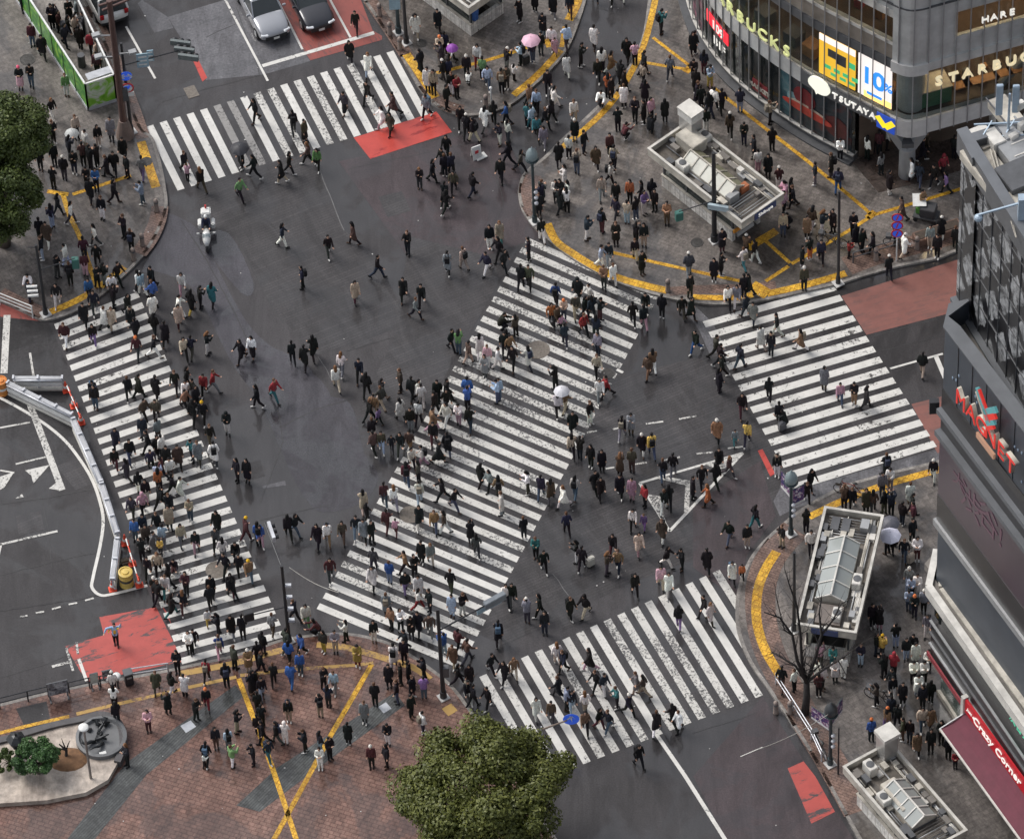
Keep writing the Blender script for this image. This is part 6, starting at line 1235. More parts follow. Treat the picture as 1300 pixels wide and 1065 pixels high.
def tree(label, base, c, rad, nl, per, size, m, seed, tr=.28, cat='tree', name='broadleaf_tree'):
    T = thing(name, label, cat, base); lob = crown_mesh('crown', c, rad, nl, per, size, m, seed, T); t = MB(); top = Vector((c[0], c[1], c[2] - rad[2] * .3)); b = Vector(base); mid = b.lerp(top, .55) + Vector((.15, .1, 0)); t.tube([b, b.lerp(mid, .5), mid, top], [tr * 1.25, tr, tr * .8, tr * .5], 10); t.build('trunk', BARK, T, smooth=True, world=True)
    for cc, lr in lob[:14]: t = MB(); t.tube([mid, mid.lerp(Vector(cc), .5) + Vector((0, 0, .2)), Vector(cc)], [tr * .5, tr * .3, tr * .12], 6); t.build('limb', BARK, T, smooth=True, world=True)
    return T
LEAF = leafmat('leaf_evergreen', (.034, .046, .010), (.125, .135, .028), (.24, .22, .06)); LEAF2 = leafmat('leaf_dark', (.018, .034, .009), (.065, .092, .02), (.12, .14, .036)); LEAF4 = leafmat('leaf_deep', (.024, .042, .010), (.085, .11, .024), (.16, .165, .045)); LEAF3 = leafmat('leaf_pine', (.022, .055, .018), (.06, .13, .035), (.11, .18, .06))
g = ground(20, 330); c = at(-9, 168, 6.6); tree('big evergreen tree with yellow-green leaves at the left edge', (c.x, c.y + 1.0, KH), (c.x, c.y, 6.6), (2.75, 2.6, 2.9), 80, 680, .095, LEAF4, 3)
c = at(-4, 254, 4.2); tree('lower evergreen tree reaching down to the pavement at the left edge', (c.x, c.y + .6, KH), (c.x, c.y, 4.2), (2.6, 2.4, 3.5), 64, 600, .092, LEAF4, 8)
c = at(616, 1004, 5.0); tree('round bushy evergreen tree at the bottom between plaza and lower crossing', (c.x, c.y, KH), (c.x, c.y, 5.0), (4.45, 4.2, 3.1), 105, 800, .092, LEAF, 5, .34)
c = at(46, 962, 1.6); tree('small round pine bush growing in the stone planter', (c.x, c.y, .42), (c.x, c.y, 1.5), (1.15, 1.05, 1.15), 44, 420, .065, LEAF3, 11, .1, 'bush', 'pine_bush')
c = at(8, 968, .8); tree('low green shrub at the left edge of the stone planter', (c.x, c.y, .42), (c.x, c.y, .95), (.62, .6, .5), 12, 200, .08, LEAF2, 12, .05, 'shrub', 'shrub')
w = at(84, 962, .42); T = thing('bare_shrub', 'leafless little shrub in brown soil of the stone planter', 'shrub', w); q = MB(); q.ball(w + Vector((.1, -.1, -.05)), (1.0, .75, .22), 16, 6, 0, 1); q.build('soil_mound', mat('mound_soil', (.17, .09, .045), .9, 0, .35, 4), T, world=True); q = MB(); q.tube([w, w + Vector((.05, .1, .5)), w + Vector((-.25, .1, 1.0))], [.09, .07, .03], 7); q.build('trunk', BARKD, T, world=True)
for dx, dz in ((-.6, .9), (.3, 1.2), (-.1, 1.4)): q = MB(); q.tube([w + Vector((.05, .1, .5)), w + Vector((dx * .6, .1, dz * .8)), w + Vector((dx, .15, dz))], [.05, .03, .012], 6); q.build('branch', BARKD, T, world=True)
# bare street tree by the glass-roofed entrance: limbs fork and thin out in depth as well as across
w = ground(1022, 905); T = thing('bare_tree', 'leafless street tree with spreading dark branches at the lower right kerb', 'tree', w)
def up_at(px, py, dy):
    p0 = Vector((w.x, w.y + dy, 0)); d = ray(px, py); t = (p0.y - CAM.y) / d.y; return CAM + d * t
q = MB(); F0 = up_at(1024, 866, 0); q.tube([w, w.lerp(F0, .5) + Vector((.04, 0, 0)), F0], [.21, .17, .15], 12); q.build('trunk', BARKD, T, smooth=True, world=True)
rt = random.Random(17); twigs = MB()
def limb(pts, r0, r1):
    r0 *= .78; r1 *= .75
    n = len(pts); q = MB(); q.tube(pts, [lerp(r0, r1, k / (n - 1)) for k in range(n)], 8); q.build('limb', BARKD, T, smooth=True, world=True)
    for k in range(1, n):
        for _ in range(5):
            p = pts[k - 1].lerp(pts[k], rt.random()); d = (pts[k] - pts[k - 1]).normalized(); e = p
            sd = Vector((rt.uniform(-1, 1), rt.uniform(-1, 1), rt.uniform(-.1, .9))); r = lerp(r0, r1, k / n) * .42; tp = [p]
            for j in range(4): e = e + (d * .45 + sd * .75 + Vector((rt.uniform(-.35, .35), rt.uniform(-.35, .35), rt.uniform(-.1, .3)))) * .34; tp.append(e)
            twigs.tube(tp, [r, r * .7, r * .45, r * .25, r * .12], 5)
U = up_at
limb([F0, U(1012, 838, -.2), U(1006, 806, -.5), U(990, 784, -.9), U(970, 777, -1.4)], .13, .035)
limb([F0, U(1010, 845, .3), U(985, 830, .6), U(978, 828, .9)], .10, .03)
limb([F0, U(1034, 838, .4), U(1043, 806, .9), U(1040, 778, 1.3), U(1043, 756, 1.8)], .14, .03)
limb([U(1043, 806, .9), U(1058, 786, 1.2), U(1068, 766, 1.6), U(1078, 762, 2.0)], .08, .025)
limb([F0, U(1018, 840, .1), U(1016, 805, .2), U(1012, 770, .3), U(1002, 742, .4), U(996, 722, .5)], .12, .025)
limb([F0, U(1042, 852, -.5), U(1064, 838, -1.0), U(1082, 826, -1.4), U(1100, 812, -1.7)], .10, .02)
limb([U(1064, 838, -1.0), U(1075, 858, -1.4), U(1100, 860, -2.0)], .05, .015)
limb([U(1006, 806, -.5), U(996, 800, -.3), U(986, 760, 0), U(983, 740, .3)], .06, .015)
o = twigs.build('twigs', BARKD, T, smooth=True, world=True); o['kind'] = 'stuff'
# ------------------------------------------------------------------ PEOPLE
SKIN = mat('skin', (0.50, 0.30, 0.21), 0.55, 0, 0.08, 20); EYE = mat('eye_dark', (0.02, 0.017, 0.016), 0.3); LIP = mat('lip', (0.36, 0.13, 0.11), 0.5)
CLOTH = objcolmat('cloth'); HAIRM = objcolmat('hair_strands', 0.5); SHOEM = objcolmat('shoe_leather', 0.5)
CROWDM = objcolmat('crowd_garments', 0.8, attr=True)
def caps(mb, p0, r0, p1, r1, n=10):
    "tapered capsule"
    p0 = Vector(p0); p1 = Vector(p1)
    mb.cone(p0, p1, r0, r1, n); mb.ball(p0, r0 * 0.99, n, 6); mb.ball(p1, r1 * 0.99, n, 6)
def fuse(mb, name, mats_, voxel, ratio, smooth_it=2):
    "one continuous skin grown round overlapping limbs"
    o = mb.build(name, mats_, recalc=True)
    a = o.modifiers.new('r', 'REMESH'); a.mode = 'VOXEL'; a.voxel_size = voxel
    if smooth_it: s = o.modifiers.new('s', 'SMOOTH'); s.iterations = smooth_it; s.factor = 0.5
    d = o.modifiers.new('d', 'DECIMATE'); d.ratio = ratio
    me = bpy.data.meshes.new_from_object(o.evaluated_get(bpy.context.evaluated_depsgraph_get()))
    me.name = name; me.shade_smooth(); old = o.data
    bpy.data.objects.remove(o); bpy.data.meshes.remove(old)
    me.materials.clear()
    for x in mats_: me.materials.append(x)
    return me
def pitch(v, a):  # forward pitch: swing a downward vector towards +Y
    return Vector((v.x, v.y * math.cos(a) - v.z * math.sin(a), v.y * math.sin(a) + v.z * math.cos(a)))
POSES = {
 # legs: (thigh forward, knee bend) left, right; arms: (forward, outward, elbow bend, inward) left, right; lean; head (down, turn)
 'stride':  dict(leg=((27, 8), (-22, 22)), arm=((-24, 8, 14, 0), (26, 8, 28, 0)), lean=4, head=(8, 0)),
 'step':    dict(leg=((17, 6), (-12, 26)), arm=((-10, 9, 20, 0), (14, 8, 30, 0)), lean=3, head=(14, 8)),
 'pockets': dict(leg=((20, 6), (-16, 18)), arm=((-14, 20, 38, 10), (-12, 20, 40, 10)), lean=3, head=(12, -8)),
 'stand':   dict(leg=((3, 2), (-2, 3)), arm=((2, 8, 10, 0), (4, 9, 16, 0)), lean=0, head=(8, 18)),
 'phone':   dict(leg=((4, 3), (-3, 6)), arm=((22, 6, 92, 30), (34, 6, 104, 26)), lean=2, head=(30, 0)),
 'folded':  dict(leg=((2, 3), (2, 2)), arm=((18, 12, 88, 58), (16, 14, 92, 60)), lean=0, head=(10, -20)),
 'photo':   dict(leg=((5, 2), (-4, 4)), arm=((42, 14, 84, 34), (50, 14, 80, 34)), lean=-3, head=(-4, 0)),
 'crouch':  dict(leg=((88, 128), (70, 122)), arm=((40, 8, 50, 10), (46, 8, 60, 10)), lean=28, head=(10, 0)),
 'signal':  dict(leg=((6, 2), (-6, 4)), arm=((150, 35, 10, 0), (20, 78, 12, 0)), lean=0, head=(4, 0)),
 'ride':    dict(leg=((72, 74), (72, 74)), arm=((52, 10, 24, 8), (52, 10, 24, 8)), lean=12, head=(8, 0)),
}
PROTO = {}
def make_pose(pn, P):
    le = R(P['lean']); hipc = Vector((0, 0, 0)); legs = []
    for s, (th, kn) in zip((-1, 1), P['leg']):
        h = Vector((s * 0.092, 0, -0.02)); t = pitch(Vector((0, 0, -0.43)), R(th)); k = h + t
        sh = pitch(Vector((0, 0, -0.405)), R(th - kn)); a = k + sh; fa = R((th - kn) * 0.6 if kn < 60 else 0)
        toe = a + pitch(Vector((0, 0.155, -0.055)), fa) ; heel = a + pitch(Vector((0, -0.045, -0.055)), fa)
        legs.append((h, k, a, toe, heel))
    lift = -min(min(l[3].z, l[4].z) for l in legs) + 0.035
    up = Vector((0, lift, 0)); off = Vector((0, 0, lift))
    legs = [[q + off for q in l] for l in legs]; pel = hipc + off
    tv = Vector((0, math.sin(le), math.cos(le)))
    waist = pel + tv * 0.17; chest = pel + tv * 0.38; shb = pel + tv * 0.50; neck = pel + tv * 0.57; fw = Vector((0, math.cos(le), -math.sin(le)))
    hd = R(P['head'][0]); ht = R(P['head'][1])
    headc = neck + Vector((0, 0.015 + 0.10 * math.sin(hd * 0.8), 0.115 * math.cos(hd * 0.6)))
    HM = Matrix.Translation(headc) @ Matrix.Rotation(-ht, 4, 'Z') @ Matrix.Rotation(-hd, 4, 'X')
    arms = []
    for s, (f, o, eb, inn) in zip((-1, 1), P['arm']):
        sh = shb + Vector((s * 0.175, 0, -0.015))
        d = Vector((s * math.sin(R(o)), 0, -math.cos(R(o)))); d = Vector((d.x, -d.z * math.sin(R(f)), d.z * math.cos(R(f))))
        e = sh + d * 0.285; f2 = R(f + eb)
        d2 = Vector((s * math.sin(R(o)) * 0.5 - s * math.sin(R(inn)), math.sin(f2), -math.cos(f2))); d2.normalize()
        w = e + d2 * 0.245; arms.append((sh, e, w, d2, s))
    out = {}
    # body: one continuous mesh with neck, head (nose, ears, brow), arms, five-fingered hands, legs and feet
    b = MB()
    for h, k, a, toe, heel in legs:
        caps(b, h, .085, k, .055); caps(b, k, .054, a, .036); caps(b, heel, .034, toe, .03)
    caps(b, pel + Vector((-.07, 0, 0)), .105, pel + Vector((.07, 0, 0)), .105); caps(b, pel, .115, waist, .105)
    for s in (-1, 1): caps(b, waist + Vector((s * .04, 0, 0)), .095, chest + Vector((s * .075, 0, 0)), .105); caps(b, chest + Vector((s * .07, 0, 0)), .10, shb + Vector((s * .15, 0, -.02)), .06)
    caps(b, shb, .07, headc, .05)
    H = lambda x, y, z: HM @ Vector((x, y, z))
    hb = MB(); hb.ball((0, 0, 0.02), (.078, .097, .108), 16, 12); hb.ball((0, .03, -.05), (.058, .062, .07), 14, 10); b.add([HM @ Vector(v) for v in hb.v], hb.f)
    caps(b, H(0, .088, .02), .012, H(0, .108, -.022), .015, 8)
    for s in (-1, 1): caps(b, H(s * .08, -.005, .02), .016, H(s * .078, 0, -.02), .013, 8)
    for sh, e, w, d2, s in arms:
        caps(b, sh, .052, e, .042); caps(b, e, .042, w, .028)
        u = d2.cross(Vector((0, 0, 1)));
        if u.length < .2: u = Vector((1, 0, 0))
        u.normalize(); nn = u.cross(d2).normalized()
        pa = w + d2 * .075
        for j in (-1.0, -0.3, 0.35, 1.0): caps(b, w + u * j * .012, .019, pa + u * j * .026, .014, 8)
        for j, ln in ((-1.0, .058), (-.34, .074), (.33, .078), (1.0, .068)):
            base = pa + u * j * .027; mid = base + (d2 * .85 + nn * .3).normalized() * ln * .55; tip = mid + (d2 * .6 + nn * .8).normalized() * ln * .5
            caps(b, base, .0105, mid, .0098, 8); caps(b, mid, .0098, tip, .0085, 8)
        tb = w + d2 * .028 + u * (.028 if s < 0 else -.028); t1 = tb + (d2 * .7 + u * (.7 if s < 0 else -.7)).normalized() * .04; t2 = t1 + d2 * .03 + nn * .006
        caps(b, tb, .014, t1, .012, 8); caps(b, t1, .012, t2, .0095, 8)
    me = fuse(b, 'person', [SKIN, EYE, LIP], .0092, .14, 1)
    ev = [H(s * .032, .09, .025) for s in (-1, 1)]; lv = H(0, .098, -.06)
    idx = []
    for p in me.polygons:
        c = p.center
        idx.append(1 if min((c - q).length for q in ev) < .015 else 2 if (c - lv).length < .019 else 0)
    me.polygons.foreach_set('material_index', idx); out['body'] = me
    # legs of the trousers, shoes
    t = MB()
    for h, k, a, toe, heel in legs: caps(t, h, .105, k, .078); caps(t, k, .078, a + (k - a) * .08, .062)
    caps(t, pel + Vector((-.07, 0, 0)), .118, pel + Vector((.07, 0, 0)), .118); caps(t, pel, .125, waist, .112)
    out['trousers'] = fuse(t, 'trousers', [CLOTH], .021, .22)
    for q, (h, k, a, toe, heel) in enumerate(legs):
        t = MB(); caps(t, heel + Vector((0, 0, .008)), .044, toe, .042); caps(t, heel + Vector((0, 0, .04)), .046, a, .046)
        out['shoe%d' % q] = fuse(t, 'shoe', [SHOEM], .016, .22)
    def coat(puff, hem):
        c = MB(); q = puff
        for s in (-1, 1):
            caps(c, waist + Vector((s * .05, 0, 0)), .115 + q, chest + Vector((s * .085, 0, 0)), .118 + q); caps(c, chest + Vector((s * .08, 0, 0)), .112 + q, shb + Vector((s * .155, 0, -.015)), .072 + q * .6)
            caps(c, pel + Vector((s * .06, 0, -.03)), .125 + q, waist + Vector((s * .05, 0, 0)), .118 + q)
        caps(c, shb, .085 + q * .5, neck, .066 + q * .3)
        for sh, e, w, d2, s in arms: caps(c, sh, .07 + q * .6, e, .062 + q * .6); caps(c, e, .062 + q * .6, w - d2 * .01, .048 + q * .4)
        if hem:
            for (h, k, a, toe, heel) in legs:
                kk = k if pn not in ('crouch', 'ride') else k
                e2 = h + (kk - h) * hem
                mid = (h + e2) / 2
                caps(c, h, .13 + q, Vector((e2.x * 1.25, e2.y * .8, e2.z)), .125 + q)
            e0 = (legs[0][1] + legs[1][1]) / 2; h0 = (legs[0][0] + legs[1][0]) / 2
            caps(c, h0, .14 + q, h0 + (e0 - h0) * hem, .14 + q)
        return c
    out['jacket'] = fuse(coat(.0, 0), 'jacket', [CLOTH], .021, .24)
    out['puffer_jacket'] = fuse(coat(.026, 0), 'puffer_jacket', [CLOTH], .024, .24, 1)
    out['long_coat'] = fuse(coat(.008, .92 if pn not in ('crouch', 'ride') else .5), 'long_coat', [CLOTH], .023, .2)
    sk = MB(); e0 = (legs[0][1] + legs[1][1]) / 2
    for (h, k, a, toe, heel) in legs: caps(sk, h, .125, k + (a - k) * .35 , .14)
    caps(sk, pel, .13, e0 + Vector((0, 0, -.06)), .17)
    out['skirt'] = fuse(sk, 'skirt', [CLOTH], .024, .2)
    def headgear(fn, name, m, vox=.014, ratio=.2):
        g = MB(); fn(g); k = MB(); k.add([HM @ Vector(v) for v in g.v], g.f); return fuse(k, name, [m], vox, ratio, 1)
    def hs(g): g.ball((0, -.018, .045), (.09, .098, .098), 16, 10, -.25, 1); g.ball((0, -.055, .0), (.076, .06, .085), 14, 10)
    def hl(g): hs(g); g.ball((0, -.07, -.06), (.095, .055, .13), 14, 10); g.ball((0, -.085, -.17), (.10, .045, .12), 14, 10); [caps(g, (s * .075, 0, .05), .025, (s * .085, -.01, -.10), .03, 8) for s in (-1, 1)]
    def hat(g): g.ball((0, -.008, .06), (.098, .112, .10), 16, 10, -.1, 1); g.lathe((0, -.005, .038), [(.098, 0), (.108, .0), (.108, .035), (.09, .036)], 16); g.ball((0, -.02, .165), .026, 10, 6)
    def hood(g): g.ball((0, -.022, .03), (.112, .12, .135), 16, 12, -.95, 1); g.ball((0, -.05, -.09), (.12, .095, .09), 14, 10)
    out['hair'] = headgear(hs, 'hair', HAIRM); out['hair_long'] = headgear(hl, 'hair', HAIRM, .016, .2)
    out['hat'] = headgear(hat, 'hat', CLOTH, .014, .25); out['hood'] = headgear(hood, 'hood', CLOTH, .018, .25)
    # backpack with two straps
    k = MB(); bc = (chest + waist) / 2 - fw * .205
    k.box(bc, (.30, .15, .42)); k.box(bc - fw * .085 + Vector((0, 0, -.06)), (.22, .06, .2))
    for s in (-1, 1): caps(k, bc + Vector((s * .09, .06, .17)), .025, shb + Vector((s * .09, .04, .07)), .024, 6); caps(k, shb + Vector((s * .09, .04, .07)), .024, chest + fw * .13 + Vector((s * .1, 0, 0)), .022, 6)
    out['backpack'] = fuse(k, 'backpack', [CLOTH], .022, .25, 3)
    out['_hand'] = [w + d2 * .08 for sh, e, w, d2, s in arms]
    out['_head'] = headc; PROTO[pn] = out
for pn, P in POSES.items(): make_pose(pn, P)
def mirror_pose(src, dst):
    o = {}
    for k, me in PROTO[src].items():
        if k == '_hand': o[k] = [Vector((-v.x, v.y, v.z)) for v in me[::-1]]; continue
        if k == '_head': o[k] = me; continue
        m2 = me.copy(); m2.transform(Matrix.Diagonal((-1, 1, 1, 1))); m2.flip_normals(); o[k] = m2
    PROTO[dst] = o
for a in ('stride', 'step', 'pockets', 'folded', 'stand'): mirror_pose(a, a + '_m')

PAL = dict(k=(27, 26, 29), n=(36, 40, 60), g=(122, 123, 129), d=(60, 60, 64), w=(234, 227, 217), b=(188, 163, 135), c=(150, 104, 64), r=(168, 30, 36), m=(92, 36, 44), p=(206, 140, 160), v=(124, 84, 156), u=(33, 82, 168), t=(38, 124, 130), l=(150, 178, 208), y=(222, 176, 44), o=(222, 98, 38), e=(72, 70, 52), G=(104, 158, 78), B=(86, 62, 48), j=(66, 84, 112), J=(138, 162, 190))
CW = dict(k='black', n='navy', g='grey', d='charcoal', w='white', b='beige', c='camel', r='red', m='maroon', p='pink', v='purple', u='blue', t='teal', l='light blue', y='yellow', o='orange', e='olive', G='bright green', B='brown', j='blue jeans', J='pale jeans')
TILES = [(0, 0), (320, 0), (640, 0), (970, 0), (0, 250), (320, 250), (640, 250), (970, 250), (0, 500), (320, 500), (640, 500), (970, 500), (0, 750), (320, 750), (640, 750), (970, 750)]
